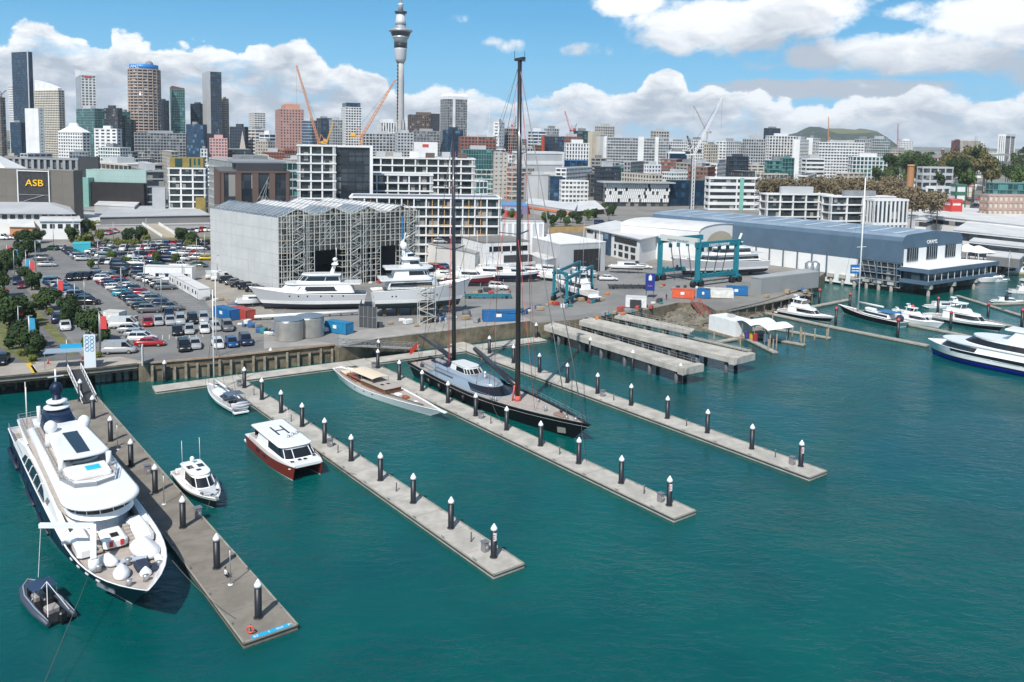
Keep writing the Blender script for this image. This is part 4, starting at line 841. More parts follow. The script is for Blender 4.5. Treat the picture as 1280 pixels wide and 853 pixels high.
def hip(label,pts,Ze,Zr,name,wall=wwhite,roofm=groof,win=None,inset=.22):
 P=[g(u,v,Ze)for u,v in pts]
 if len(P)==3:P.append(P[0]+P[2]-P[1])
 o=P[0].copy();o.z=GZ;rt=root(name,label,'building',o);L=[p-Vector((o.x,o.y,0))for p in P];c_=sum(L,Vector())/4
 m_=quad_mesh(L,0,Ze-GZ);m_.build('wall',wall,rt,fix=True)
 E_=[c_+(p-c_)*1.06 for p in L];a=(E_[0]+E_[3])/2;b=(E_[1]+E_[2])/2;r0=a+(b-a)*inset;r1=b+(a-b)*inset
 z0=Ze-GZ;z1=Zr-GZ
 V=[(p.x,p.y,z0)for p in E_]+[(r0.x,r0.y,z1),(r1.x,r1.y,z1)]+[(p.x,p.y,z0-.3)for p in E_]
 m_=MB();m_.add(V,[(0,1,5,4),(1,2,5),(2,3,4,5),(3,0,4),(6,7,1,0),(7,8,2,1),(8,9,3,2),(9,6,0,3),(9,8,7,6)]);m_.build('roof',roofm,rt,fix=True)
 if win:
  e=L[1]-L[0];n=Vector((e.y,-e.x,0)).normalized();eu=e.normalized();ln=e.length;cnt,zs,ww,hh=win
  for z in zs:
   for k in range(cnt):
    c=L[0]+e*((k+.5)/cnt)+n*.06;mm=MB();q=[c-eu*ww/2,c+eu*ww/2]
    mm.beam((q[0].x,q[0].y,z+hh/2),(q[1].x,q[1].y,z+hh/2),.16,hh);mm.build('window',WG[1],rt)
 return rt
hip('long white two storey harbour office with grey hipped roof at the left edge',[(-40,266),(90,266.5),(80,254),(-40,253)],13,15.5,'harbour_office',win=(13,(6.6,),2.,1.9),roofm=wl('roof_pale_grey',(.42,.43,.44)))
hip('smaller white office block with flat roof in front of the long harbour office',[(50,276),(100,276),(98,270),(52,270)],11.5,11.8,'harbour_office',win=(5,(4.6,),1.8,1.8),roofm=wroof)
hip('small orange brick shed with pale gabled roof at the left edge',[(12,283),(43,283.5),(40,277),(13,277)],8.6,10.6,'brick_shed',wall=wl('orange_brick',(.50,.24,.11)),roofm=wroof,inset=0.02)
low('long grey roofed parking hall with white columns behind the car park',[(125,271),(262,268.5),(240,257),(140,258)],10.5,wall=wl('shade_grey',(.20,.20,.20)),over=.01,name='parking_hall',roofm=wl('roof_pale_grey',(.42,.43,.44)))
for k in range(8):
 u=133+k*17.5;p=g(u,279.5,7);
low('grey service deck below the long parking hall',[(120,281.5),(262,280),(262,272),(125,273)],6.8,wall=wl('deck_grey',(.40,.40,.40)),name='parking_deck',roofm=wl('deck_grey',(.40,.40,.40)))
P=g(178,281,6.8);Q=g(203,297,GZ);rt=root('parking_ramp','straight concrete ramp with white side walls leading up to the parking hall','ramp',(Q.x,Q.y,GZ+.02))
d=(P-Q);n=Vector((1,.25,0)).normalized()*7
m_=MB();m_.add([(0,0,0),tuple(n),tuple(n+d),tuple(d),(0,0,-.3),(n.x,n.y,-.3),(n.x+d.x,n.y+d.y,-.3),(d.x,d.y,-.3)],[(0,1,2,3),(4,7,6,5),(0,3,7,4),(1,5,6,2)]);m_.build('road_surface',wl('ramp_tan',(.36,.31,.23)),rt)
m_=MB();m_.beam((0,0,.5),(d.x,d.y,d.z+.5),.3,1.1);m_.beam((n.x,n.y,.5),(n.x+d.x,n.y+d.y,d.z+.5),.3,1.1);m_.build('side_wall',wwhite,rt)
for k,(pts,Z,lab,rm)in enumerate([([(96,262),(170,266),(180,252),(110,249)],9,'flat grey warehouse roof left of the parking hall',groof),([(118,256),(168,258),(180,248),(130,246)],12,'pale flat warehouse roof below the black base of the glass hall',wroof),([(92,275),(130,277),(150,266),(112,264)],7,'low white roofed store beside the harbour office',wroof),([(300,250),(366,253),(372,244),(306,242)],14,'dark flat roofed store behind the scaffolded shed',droof)]):
 low(lab,pts,Z,roofm=rm,wall=wlg)
low('dark navy gallery block by the street trees at the left edge',[(22,304.5),(50,304),(51,300),(24,300.5)],7.2,wall=wnavy,roofm=wl('blue_grey_roof',(.28,.34,.40)),name='navy_kiosk')
low('small turquoise fronted kiosk at the back of the car park',[(91,305),(113,304.5),(113,302),(91,302.5)],7.2,wall=mat('turquoise',(.05,.42,.50),.5),name='turquoise_kiosk',roofm=mat('turquoise',(.05,.42,.50),.5))
low('long low white boundary building on the left of the showroom',[(533,303.5),(594,317),(620,305),(556,295)],11,name='white_showroom',roofm=groof)
b_=low('white showroom with ribbon windows and a curved balcony',[(577,296),(604,303),(661,301),(634,293.5)],14.5,name='white_showroom',roofm=wl('roof_brown_grey',(.20,.19,.18)))
A_=g(604,303,14.5)-b_.location;A_.z=0;Bv=g(661,301,14.5)-b_.location;Bv.z=0;u_=(Bv-A_).normalized();n_=Vector((u_.y,-u_.x,0));L_=(Bv-A_).length
m_=MB();m_.beam(A_+u_*2.2+n_*.02+Vector((0,0,8.4)),A_+u_*(L_-.5)+n_*.02+Vector((0,0,8.4)),.25,1.7);m_.build('ribbon_window',DGLASS,b_)
m_=MB()
for k in range(1,5):m_.beam(A_+u_*(L_*k/5)+n_*.2+Vector((0,0,7.4)),A_+u_*(L_*k/5)+n_*.2+Vector((0,0,9.4)),.35)
m_.build('window_post',wwhite,b_)
m_=MB();m_.beam(A_+u_*(L_*.45)+n_*.02+Vector((0,0,4.9)),A_+u_*(L_*.98)+n_*.02+Vector((0,0,4.9)),.3,2.4);m_.beam(A_+u_*1+n_*.02+Vector((0,0,1.4)),A_+u_*(L_*.9)+n_*.02+Vector((0,0,1.4)),.3,2.6);m_.build('deep_shade_opening',DARK,b_)
m_=MB();arc=[A_+u_*(-2+(L_+4)*k/10)+n_*(1.2+2.6*sin(pi*k/10))+Vector((0,0,3.4))for k in range(11)]
for k in range(10):m_.beam(arc[k],arc[k+1],.3,.9)
m_.add([tuple(p)for p in arc]+[tuple(A_+u_*(L_+2)+Vector((0,0,3.4))),tuple(A_-u_*2+Vector((0,0,3.4)))],[tuple(range(12,-1,-1))]);m_.build('balcony',wwhite,b_)
low('tall light grey workshop hall with a dark open doorway',[(664,296),(700,305),(757,302),(700,291)],14,wall=wlg,name='workshop_hall',roofm=wwhite)
low('lower white annexe with three small windows in front of the grey workshop hall',[(660,317),(682,325),(720,317),(694,311)],9,wall=wlg,name='workshop_hall',roofm=wroof)
N=g(700,305,14);Q=g(757,302,14);Pd=N+(Q-N)*.30;d=(Q-N).normalized();n=Vector((d.y,-d.x,0))
hall=[o for o in S.objects if o.name.startswith('workshop_hall')][0]
m_=MB();a=Pd-hall.location;e=N+(Q-N)*.88-hall.location;m_.beam((a.x+n.x*.1,a.y+n.y*.1,4),(e.x+n.x*.1,e.y+n.y*.1,4),.3,8.);m_.build('open_doorway',mat('doorway_dark',(.02,.02,.022),.9),hall)
B_('hoarding','white hoarding wall printed with grey trees behind the showroom',624,626,681,279,300,82,wwhite,wlg,fh=9,sp=.5,bw=2.2,mw=.9,dep=.1,base=GZ,plant=False,minw=2,maxw=40,cat='hoarding')
b_=low('long low event shed with white roof and orange stripe',[(657,254),(718,263),(722,255),(662,247.5)],9.5,wall=wlg,name='event_shed')
m_=MB();A_=g(657,254,9.5)-b_.location;C_=g(718,263,9.5)-b_.location;m_.beam((A_.x,A_.y-.3,3.6),(C_.x,C_.y-.3,3.6),.3,1.3);m_.build('orange_stripe',mat('orange_stripe',(.72,.22,.09),.6),b_)
hip('low white pitched roof pavilion right of the orange striped shed',[(717,264),(755,261),(747,254),(716,254)],7,10.5,'event_shed',wall=wbrown,roofm=wroof)
low('red and white patterned market stall wall near the orange striped shed',[(631,262),(651,264),(652,260),(632,259)],8,wall=mat('stall_red',(.52,.08,.08),.6),name='market_stall',roofm=wl('stall_roof',(.35,.42,.5)))
low('blue roofed market stall beside the red patterned stall',[(626,256),(660,257.5),(660,253),(627,252)],9,wall=wl('stall_purple',(.22,.20,.32)),name='market_stall',roofm=mat('stall_blue',(.10,.28,.5),.6))
b_=low('white marina office with thin white roof slab, dark windows and a blue glass stair',[(733,284),(800,298.5),(835,291),(770,276)],13,name='marina_office',over=.05)
A_=g(733,284,13)-b_.location;C_=g(800,298.5,13)-b_.location;A_.z=C_.z=0;u_=(C_-A_).normalized();n_=Vector((u_.y,-u_.x,0));L_=(C_-A_).length
def fr(a,e,z0,z1,m,nm,dep=.15,par=b_):
 m_=MB();p=A_+u_*(L_*a)+n_*dep/2;q=A_+u_*(L_*e)+n_*dep/2;m_.beam((p.x,p.y,(z0+z1)/2),(q.x,q.y,(z0+z1)/2),dep,z1-z0);return m_.build(nm,m,par)
fr(.36,.50,.5,8.6,G_BL,'blue_glass_stair',.5);fr(.56,.95,6.2,8.2,DGLASS,'ribbon_window')
for(a,e,z0,z1)in((.02,.14,7.2,8.4),(.18,.21,5.6,8.2),(.64,.71,3.6,5.4),(.75,.81,3.6,5.4),(.85,.93,3.6,5.4),(.64,.71,.9,2.6),(.75,.81,.9,2.6),(.56,.59,3.6,5.2),(.56,.59,.9,2.6),(.86,.93,.9,2.6),(.24,.33,.3,2.8),(.04,.14,.3,2.6)):
 fr(a,e,z0,z1,DGLASS,'window')
def barrel(label,N,dl,dr,L,Wd,ze,zr,wall,roofm,name,nseg=10,flat=.9):
 """hall: near corner N, side wall along dl, end wall along dr, arched roof over the width"""
 rt=root(name,label,'hall',(N.x,N.y,N.z));m_=MB();O=Vector((0,0,0))
 prof=[(0,0)]+[(Wd*(.5-.5*cos(pi*k/nseg)),ze+(zr-ze)*sin(pi*k/nseg)**flat)for k in range(nseg+1)]+[(Wd,0)]
 ends=[]
 for a in(0,L):ends.append([tuple(dl*a+dr*x+Vector((0,0,z)))for x,z in prof])
 m_.loft(ends,0,True,False,cap0=True,cap1=True);m_.build('wall',wall,rt,fix=True)
 m_=MB();e2=[]
 for a in(-.3,L+.3):e2.append([tuple(dl*a+dr*(x+(-.15 if i==0 else.15 if i==nseg else 0))+Vector((0,0,z+.12)))for i,(x,z)in enumerate(prof[1:-1])]+[tuple(dl*a+dr*x+Vector((0,0,z-.05)))for x,z in prof[1:-1]][::-1])
 m_.loft(e2,0,True,False,cap0=True,cap1=True);m_.build('roof',roofm,rt,fix=True)
 return rt
Nh=g(872,330,GZ);dl=Vector((-.80,.60,0));dr=Vector((.78,.62,0))
hb=barrel('white barrel roofed hall with an arched panel in its end wall',Nh,dl,dr,33,25,12.0,14.4,wwhite,wroof,'barrel_hall')
m_=MB();V=[tuple(dr*(25*(.2+.6*k/8))+Vector((0,0,8.6+3.*sin(pi*k/8)**.6))-dl*.06)for k in range(9)]+[tuple(dr*25*.8-dl*.06),tuple(dr*25*.2-dl*.06)];m_.add(V,[tuple(range(10,-1,-1))])
m_.add([tuple(Vector(q)-dl*.05)for q in V],[tuple(range(10,-1,-1))]);m_.build('arched_panel',wl('ply_tan',(.42,.37,.28)),hb)
N=Vector((129,279,0));dl=Vector((-.685,.728,0)).normalized();dr=Vector((.83,.56,0)).normalized()
steelblue=mat('steel_blue_cladding',(.085,.135,.19),.45,var=.10,vs=.2);roofblue=mat('blue_grey_roof_sheet',(.23,.30,.37),.4,var=.2,vs=.12)
rt=root('hangar','huge steel blue hangar with white lower wall panels on the waterfront','hangar',N)
Lh,Wh=103,37
def hp(a,b,z):return tuple(dl*a+dr*b+Vector((0,0,z)))
secs=[]
for a in(0,Lh):secs.append([hp(a,0,10),hp(a,0,17.2),hp(a,.7,18.6),hp(a,2.2,19.3),hp(a,Wh*.5,20.1),hp(a,Wh-2.2,18.7),hp(a,Wh-.6,17.8),hp(a,Wh,17),hp(a,Wh,10)])
m_=MB();m_.loft(secs,0,True,False,cap0=True,cap1=True,mis=lambda i,j:1 if 2<=j<=5 else 0);m_.build('clad_shell',[steelblue,roofblue],rt,fix=True)
m_=MB()
for k in range(13):a=4+k*8;m_.add([hp(a,3,19.42),hp(a+1.6,3,19.42),hp(a+1.6,Wh*.45,20.08),hp(a,Wh*.45,20.08)],[(0,1,2,3)])
m_.build('roof_light_sheets',wl('rooflight',(.42,.47,.52)),rt)
m_=MB();m_.add([hp(a,b,z)for(a,b)in((15,.25),(Lh,.25),(Lh,Wh-.25),(15,Wh-.25))for z in(.6,10.02)],[(0,2,3,1),(2,4,5,3),(4,6,7,5),(6,0,1,7)]);m_.build('lower_wall',wwhite,rt,fix=True)
for k in range(8):
 a=26+k*5.6;m_=MB();m_.beam(hp(a,.12,GZ-1),hp(a,.12,9.95),.3,1.);m_.build('blue_strip',steelblue,rt)
m_=MB();m_.add([hp(a,b,z)for(a,b)in((.6,.6),(15,.6),(15,Wh-.6),(.6,Wh-.6))for z in(1.6,10.01)],[(0,2,3,1),(2,4,5,3),(4,6,7,5),(6,0,1,7),(0,6,4,2)]);m_.build('glazed_offices',G_DK,rt,fix=True)
m_=MB()
for z in(1.7,3.6,5.8,8.0,9.8):m_.beam(hp(.3,.35,z),hp(15,.35,z),.3,.28)
for k in range(9):m_.beam(hp(.3+k*1.83,.35,1.6),hp(.3+k*2.24,.35,9.9),.16,.2)
m_.build('office_frame',wgrey,rt)
m_=MB()
for k in range(3):
 m_.beam(hp(1+k*6.5,-.9,2),hp(1+k*6.5,-.9,9.8),.3)
for z in(4,7):m_.beam(hp(1,-.9,z),hp(14,-.9,z),.2,.2)
m_.build('balcony_frame',steelblue,rt)
m_=MB();m_.add([hp(-.12,b,z)for b in(1,Wh-.6)for z in(8.6,14.6)]+[hp(-.02,b,z)for b in(1,Wh-.6)for z in(8.6,14.6)],[(0,2,3,1),(4,5,7,6),(0,1,5,4),(2,6,7,3),(1,3,7,5),(0,4,6,2)]);m_.build('white_end_panel',wwhite,rt)
for k in range(3):
 b0=2.6+k*11.6;m_=MB();m_.beam(hp(-.22,b0,12.6),hp(-.22,b0+6.4,12.6),.2,4.4);wn_=m_.build('big_window',DGLASS,rt)
 m_=MB()
 for q in range(1,5):m_.beam(hp(-.36,b0+6.4*q/5,10.4),hp(-.36,b0+6.4*q/5,14.8),.12)
 m_.build('mullions',wgrey,wn_)
m_=MB();m_.add([hp(a,b,z)for z in(7.7,9.0)for(a,b)in((-9.5,-1),(-9.5,Wh+6),(0,Wh+2),(0,-1))],[(3,2,1,0),(4,5,6,7),(0,1,5,4),(1,2,6,5),(2,3,7,6),(3,0,4,7)],0);m_.build('canopy',[steelblue],rt,fix=True)
m_=MB();m_.add([hp(a,b,9.04)for(a,b)in((-9.0,-.4),(-9.0,Wh+5.4),(0,Wh+1.6),(0,-.4))],[(0,1,2,3)]);m_.build('terrace',wwhite,rt)
m_=MB();m_.add([hp(a,b,z)for z in(GZ+.2,GZ+1.3)for(a,b)in((-9.2,-1),(-9.2,Wh+5.6),(0,Wh+2),(0,-1))],[(3,2,1,0),(4,5,6,7),(0,1,5,4),(1,2,6,5),(2,3,7,6),(3,0,4,7)]);m_.build('lower_deck',steelblue,rt,fix=True)
m_=MB();m_.add([hp(a,b,z)for z in(GZ+1.3,7.7)for(a,b)in((-6.5,1.5),(-6.5,Wh+3),(0,Wh+1),(0,1.5))],[(0,1,5,4),(1,2,6,5),(2,3,7,6),(3,0,4,7)]);m_.build('glazed_lounge',G_GY,rt,fix=True)
m_=MB()
for k in range(12):m_.beam(hp(-9.1,-.6+k*(Wh+6)/11,GZ+1.3),hp(-9.1,-.6+k*(Wh+6)/11,7.7),.16)
m_.build('post',wwhite,rt)
text_mesh('lettering','ORAMS',1.9,capm,rt,hp(-.25,Wh*.46,16.3),(pi/2,0,atan2(dr.y,dr.x)),.06)
for k in range(9):
 a,b=(3+k*4.2,.2)if k<6 else(-8,2+(k-6)*14)
 m_=MB();q=Vector(hp(a,b,-3));m_.tube([q,q+Vector((0,0,6.2))],.55,10);m_.build('support_pile',CONC2,rt)
 m_=MB();m_.obox((q.x,q.y,2.4),2.2,1.6,1.3,atan2(dl.y,dl.x));m_.build('pile_cap',CONC,rt)
for k,(u,v)in enumerate([(1208,326),(1222,328)]):
 p=g(u,v);rt=root('white_pavilion','white pointed roof pavilion, %s from the left beside the blue hangar end'%ORD[k],'pavilion',p,.3,'white pavilions by the hangar')
 m_=MB();m_.loft([[(-4.5,-4.5,4.2),(4.5,-4.5,4.2),(4.5,4.5,4.2),(-4.5,4.5,4.2)],[(-.3,-.3,6.6),(.3,-.3,6.6),(.3,.3,6.6),(-.3,.3,6.6)]],0,True,False,cap1=True,cap0=True);m_.build('roof',WHITE,rt)
 m_=MB()
 for x in(-4.2,0,4.2):
  for y in(-4.2,4.2):m_.beam((x,y,0),(x,y,4.2),.25)
 m_.build('post',WHITE,rt)
rt=low('long white canopy roofed terrace right of the pavilions',[(1233,319),(1275,323.5),(1280,319),(1240,315)],7.4,name='terrace_canopy',wall=wl('shade_grey',(.20,.20,.20)))
b_=low('plain grey corrugated store in front of the white lower wall of the hangar',[(939,345.5),(952,347.5),(1024,339.5),(1006,336)],8.8,wall=wl('store_grey',(.27,.28,.28)),name='grey_store',roofm=wl('store_roof',(.34,.35,.35)))
N=g(349,363);A_=g(264.6,342);
dl=(A_-N);Ls=dl.length;dl.normalize();dr=Vector((-dl.y,dl.x,0));dr=-dr if dr.x<0 else dr
dr=(dr*.75+Vector((.98,.19,0))*.25).normalized()
Wd=((at(519,300,N.y).x/N.y)*N.y-N.x)/(dr.x-(at(519,300,N.y).x/N.y)*dr.y)
Hs=21.0
rt=root('scaffolded_shed','huge pale grey wrapped shed with scaffolding across its open front','shed',N)
def sp3(a,b,z):return Vector(dl*a+dr*b+Vector((0,0,z)))
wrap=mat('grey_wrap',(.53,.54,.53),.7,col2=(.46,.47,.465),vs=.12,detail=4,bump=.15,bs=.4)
m_=MB();m_.add([tuple(sp3(a,b,z))for z in(0,Hs)for(a,b)in((0,-.2),(Ls,-.2),(Ls,.05),(0,.05))],[(0,1,5,4),(1,2,6,5),(2,3,7,6),(3,0,4,7),(4,5,6,7)]);m_.build('wrapped_wall',wrap,rt,fix=True)
m_=MB()
for k in range(1,12):m_.beam(sp3(Ls*k/12,-.23,.1),sp3(Ls*k/12,-.23,Hs),.07,.05)
for z in(3.5,7,10.5,14,17.5):m_.beam(sp3(0,-.23,z),sp3(Ls,-.23,z),.05,.05)
m_.build('wrap_seams',mat('seam',(.45,.46,.45)),rt)
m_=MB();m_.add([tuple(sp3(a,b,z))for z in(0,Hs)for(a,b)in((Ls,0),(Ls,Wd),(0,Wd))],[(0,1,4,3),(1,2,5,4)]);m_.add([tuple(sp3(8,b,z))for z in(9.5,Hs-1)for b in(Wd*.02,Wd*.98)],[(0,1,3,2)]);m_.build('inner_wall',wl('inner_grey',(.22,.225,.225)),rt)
m_=MB();ng=4
for k in range(ng):
 b0,b1=Wd*k/ng,Wd*(k+1)/ng
 for(x0,x1,mi)in((0,.30,1),(.30,.62,0 if k else 1),(.62,1.,0)):
  V=[tuple(sp3(Ls*x0,b0,Hs)),tuple(sp3(Ls*x0,(b0+b1)/2,Hs+2.4)),tuple(sp3(Ls*x0,b1,Hs)),tuple(sp3(Ls*x1,b0,Hs)),tuple(sp3(Ls*x1,(b0+b1)/2,Hs+2.4)),tuple(sp3(Ls*x1,b1,Hs))]
  m_.add(V,[(0,1,4,3)],1 if(k<1 or(k<3 and x0<.2))else 0);m_.add(V,[(1,2,5,4)],0)
m_.build('gabled_roof',[mat('roof_membrane',(.62,.62,.61),.5,var=.15,vs=.15),mat('roof_blue_sheet',(.16,.21,.25),.35,col2=(.30,.33,.36),vs=.12)],rt)
m_=MB()
for k in range(16):
 a=Ls*(k+.5)/16
 for g_ in range(ng):
  b0,b1=Wd*g_/ng,Wd*(g_+1)/ng;m_.beam(sp3(a,b0,Hs+.2),sp3(a,(b0+b1)/2,Hs+2.7),.14);m_.beam(sp3(a,(b0+b1)/2,Hs+2.7),sp3(a,b1,Hs+.2),.14)
for g_ in range(ng):
 for q in range(14):
  a=Ls*q/14;a2=Ls*(q+1)/14;bb_=Wd*g_/ng;m_.beam(sp3(a,bb_,Hs+.3),sp3(a2,bb_,Hs+1.5),.1);m_.beam(sp3(a,bb_,Hs+1.5),sp3(a2,bb_,Hs+1.5),.1);m_.beam(sp3(a,bb_,Hs+.3),sp3(a,bb_,Hs+1.5),.1)
m_.build('roof_trusses',STEEL,rt)
scf=mat('scaffold_tube',(.56,.57,.54),.45,.1);brd=mat('scaffold_board',(.30,.24,.15),.8,var=.3,vs=1)
def in_open(b,z):
 return z<11 and(Wd*.24<b<Wd*.41 or Wd*.71<b<Wd*.84)
m_=MB();md=MB();nb=27;rr=random.Random(9)
for lay,a in((0,-1.4),(1,.4)):
 for i in range(nb+1):
  b=Wd*i/nb;z0=11 if in_open(b,5)else 0;top=Hs+2.2*abs(sin(pi*b/Wd*ng))
  m_.beam(sp3(a,b,z0),sp3(a,b,top+.6),.16)
 for k in range(1,13):
  z=k*1.8;
  for i in range(nb):
   b0,b1=Wd*i/nb,Wd*(i+1)/nb
   if in_open((b0+b1)/2,z):continue
   m_.beam(sp3(a,b0,z),sp3(a,b1,z),.13)
   if lay==0 and rr.random()<.55:m_.beam(sp3(a,b0,z+.9),sp3(a,b1,z+.9),.07)
   if lay==0 and rr.random()<.42:md.beam(sp3(-.5,b0,z+.05),sp3(-.5,b1,z+.05),1.5,.07)
   if lay==0 and rr.random()<.20:m_.beam(sp3(a-.05,b0,z),sp3(a-.05,b1,z+1.8),.08)
for i in range(nb+1):
 for k in range(1,13):
  b=Wd*i/nb
  if not in_open(b,k*1.8):m_.beam(sp3(-1.4,b,k*1.8),sp3(.4,b,k*1.8),.08)
for(bx_)in(.10,.50,.93):
 for k in range(11):
  s_=1 if k%2 else-1;c_=Wd*bx_;m_.beam(sp3(-2.6,c_-s_*1.8,k*1.9),sp3(-2.6,c_+s_*1.8,(k+1)*1.9),.3,.12);m_.beam(sp3(-2.6,c_-s_*1.8,k*1.9+1),sp3(-2.6,c_+s_*1.8,(k+1)*1.9+1),.08)
 for s_ in(-2.2,2.2):
  for a in(-3.2,-1.8):m_.beam(sp3(a,Wd*bx_+s_,0),sp3(a,Wd*bx_+s_,Hs+1),.15)
for g_ in range(ng):
 for k in range(5):
  b0=Wd*(g_+k/10)/ng;b1=Wd*(g_+(k+1)/10)/ng;e0=Wd*(g_+1-k/10)/ng;e1=Wd*(g_+1-(k+1)/10)/ng
  m_.beam(sp3(-1.4,b0,Hs+.5+k*.48),sp3(-1.4,b1,Hs+.98+k*.48),.14);m_.beam(sp3(-1.4,e0,Hs+.5+k*.48),sp3(-1.4,e1,Hs+.98+k*.48),.14)
m_.build('scaffold_tubes',scf,rt);md.build('scaffold_boards',brd,rt)
m_=MB();m_.beam(sp3(-1.5,Wd*.87,.3),sp3(-1.5,Wd*.87,Hs-1),.3,.5);m_.build('blue_chute',mat('chute_blue',(.04,.22,.5),.5),rt)
m_=MB();m_.add([tuple(sp3(-.2,b,z))for z in(11,Hs+1)for b in(0,Wd)],[(0,1,3,2)]);
netm=bpy.data.materials.new('debris_netting');netm.use_nodes=True;t=NT(netm.node_tree);b=t.n['Principled BSDF'];b.inputs['Base Color'].default_value=(.34,.34,.30,1);b.inputs['Roughness'].default_value=.9;b.inputs['Alpha'].default_value=.35
m_.build('debris_netting',netm,rt)
# ================================================================== QUAYS, STREET, YARD
def sheet(name,pts,m,dz=.006,label=None,z=GZ):
 P=[g(u,v,z)for u,v in pts];m_=MB();A=sum(P[i].x*P[(i+1)%len(P)].y-P[(i+1)%len(P)].x*P[i].y for i in range(len(P)))
 if A<0:P=P[::-1]
 m_.add([(p.x,p.y,z+dz)for p in P],[tuple(range(len(P)))]);return struct(m_.build(name,m),label)
roadm=mat('street_asphalt',(.125,.125,.125),.9,var=.25,vs=.25,bump=.1,bs=3);lotm=mat('car_park_asphalt',(.15,.15,.148),.9,col2=(.20,.195,.185),vs=.12,detail=7)
pavem=mat('paving',(.30,.26,.22),.88,col2=(.38,.35,.31),vs=.3,detail=7);apron=mat('concrete_apron',(.34,.325,.30),.88,col2=(.25,.24,.22),vs=.15,detail=7)
grass=mat('grass_verge',(.07,.10,.025),.95,col2=(.20,.17,.07),vs=.5,detail=7);linem=mat('road_paint',(.62,.62,.60),.7,var=.2,vs=1)
sheet('street',[(-80,458),(38,461),(112,457),(45,375),(18,346),(8,325),(-40,325)],roadm,.006)
sheet('pavement',[(-80,478),(64,466),(186,453),(150,446),(110,449),(-80,460)],pavem,.010,'brick paved quay promenade')
sheet('car_park',[(112,449),(150,446),(186,453),(281,445),(330,433),(262,385),(238,352),(180,346),(60,352),(47,372)],lotm,.008)
sheet('car_park',[(30,322),(60,350),(250,346),(262,338),(262,300),(90,306)],lotm,.010)
sheet('quay_apron',[(330,436),(418,430),(330,418)],apron,.012)
sheet('quay_apron',[(424,431),(522,416.5),(604,407),(662,400),(655,396),(520,405),(424,416)],apron,.012)
sheet('yard_floor',[(345,424),(424,430),(660,396),(720,394),(900,370),(1020,352),(1000,340),(700,330),(540,350),(330,372)],mat('yard_concrete',(.24,.235,.225),.9,col2=(.17,.168,.16),vs=.08,detail=8),.008)
sheet('yard_floor',[(262,342),(240,352),(262,385),(300,400),(345,392),(318,368)],mat('dusty_yard',(.33,.30,.25),.9,col2=(.24,.225,.2),vs=.15,detail=7),.009)
for pts in([(20,372),(30,370),(98,440),(88,446)],[(-10,372),(0,390),(45,455),(36,457),(-20,420)],[(120,308),(262,300),(262,296),(120,302)],[(1170,262),(1300,270),(1300,258),(1180,254)]):sheet('grass_verge',pts,grass,.014)
m_=MB()
def pline(a,b,w_=.12):
 a=Vector((a.x,a.y,0));b=Vector((b.x,b.y,0));d=(b-a).normalized();n=Vector((-d.y,d.x,0))*w_/2;z=GZ+.016
 m_.add([(a-n)+Vector((0,0,z)),(b-n)+Vector((0,0,z)),(b+n)+Vector((0,0,z)),(a+n)+Vector((0,0,z))],[(0,1,2,3)])
for(p,q,n,e)in((g(200,366),g(262,398),14,(13,-1)),(g(226,360),g(258,378),10,(12,1)),(g(128,360),g(196,392),16,(-6,1)),(g(203,425),g(262,421),7,(-2,5)),(g(196,400),g(262,397),9,(-2,4.6)),(g(92,330),g(108,340),5,(8,1))):
 for k in range(n):a=p+(q-p)*k/n;pline(a,a+Vector((e[0],e[1],0)).normalized()*4.8)
pline(g(40,457),g(46,467),.5)
struct(m_.build('parking_lines',linem),'white parking bay lines')
m_=MB();a=g(35,454);b=g(45,468);pline(a,b,.9);struct(m_.build('yellow_marking',mat('yellow_paint',(.6,.4,.05),.7)),'thick yellow line painted on the quay')
rt=root('timber_wharf','old timber and concrete wharf deck standing on piles at the left','wharf',(0,0,0))
fr_=WH;bk=[p+Vector((-2.5,8,0))for p in WH]
m_=MB();m_.prism([(p.x,p.y)for p in fr_+bk[::-1]],2.9,GZ+.004);m_.build('deck',wl('wharf_deck',(.27,.245,.21)),rt,fix=True)
m_=MB()
for i in range(3):m_.beam(fr_[i]+Vector((0,-.15,.12)),fr_[i+1]+Vector((0,-.15,.12)),.35,.3)
m_.build('edge_beam',TIMBER,rt)
m_=MB()
for i in range(3):m_.beam(fr_[i]+Vector((0,.5,-1.0)),fr_[i+1]+Vector((0,.5,-1.0)),.4,.5)
m_.build('bearer',TIMBER,rt)
uu=[2,18,31,45,56,66,78,92,108,121,128,135,147,157,168]
for k,u in enumerate(uu):
 p=g(u,470-(u*.082),2.9);pm=CONC2 if u>118 else TIMBER;m_=MB()
 m_.beam((p.x,p.y+.5,-2),(p.x,p.y+.5,2.95),.5 if u<118 else.9,.5 if u<118 else.8);m_.build('pile',pm,rt)
rt=root('quay_wall_posts','row of weathered timber posts and rusty capping along the old quay wall','quay wall',(0,0,0))
ql=[g(187,453.6),g(281,445.6),g(417.5,430.8)]
m_=MB();rust=mat('rusty_capping',(.30,.19,.12),.85,col2=(.38,.30,.22),vs=.7)
for i in(0,1):m_.beam(ql[i]+Vector((.1,-.2,.05)),ql[i+1]+Vector((.1,-.2,.05)),.5,.3)
m_.build('capping',rust,rt)
m_=MB();m_.beam(ql[0]+Vector((.1,-.25,-1.2)),ql[1]+Vector((.1,-.25,-1.2)),.25,.3);m_.beam(ql[1]+Vector((.1,-.25,-1.2)),ql[2]+Vector((.1,-.25,-1.2)),.25,.3);m_.build('waler',TIMBER,rt)
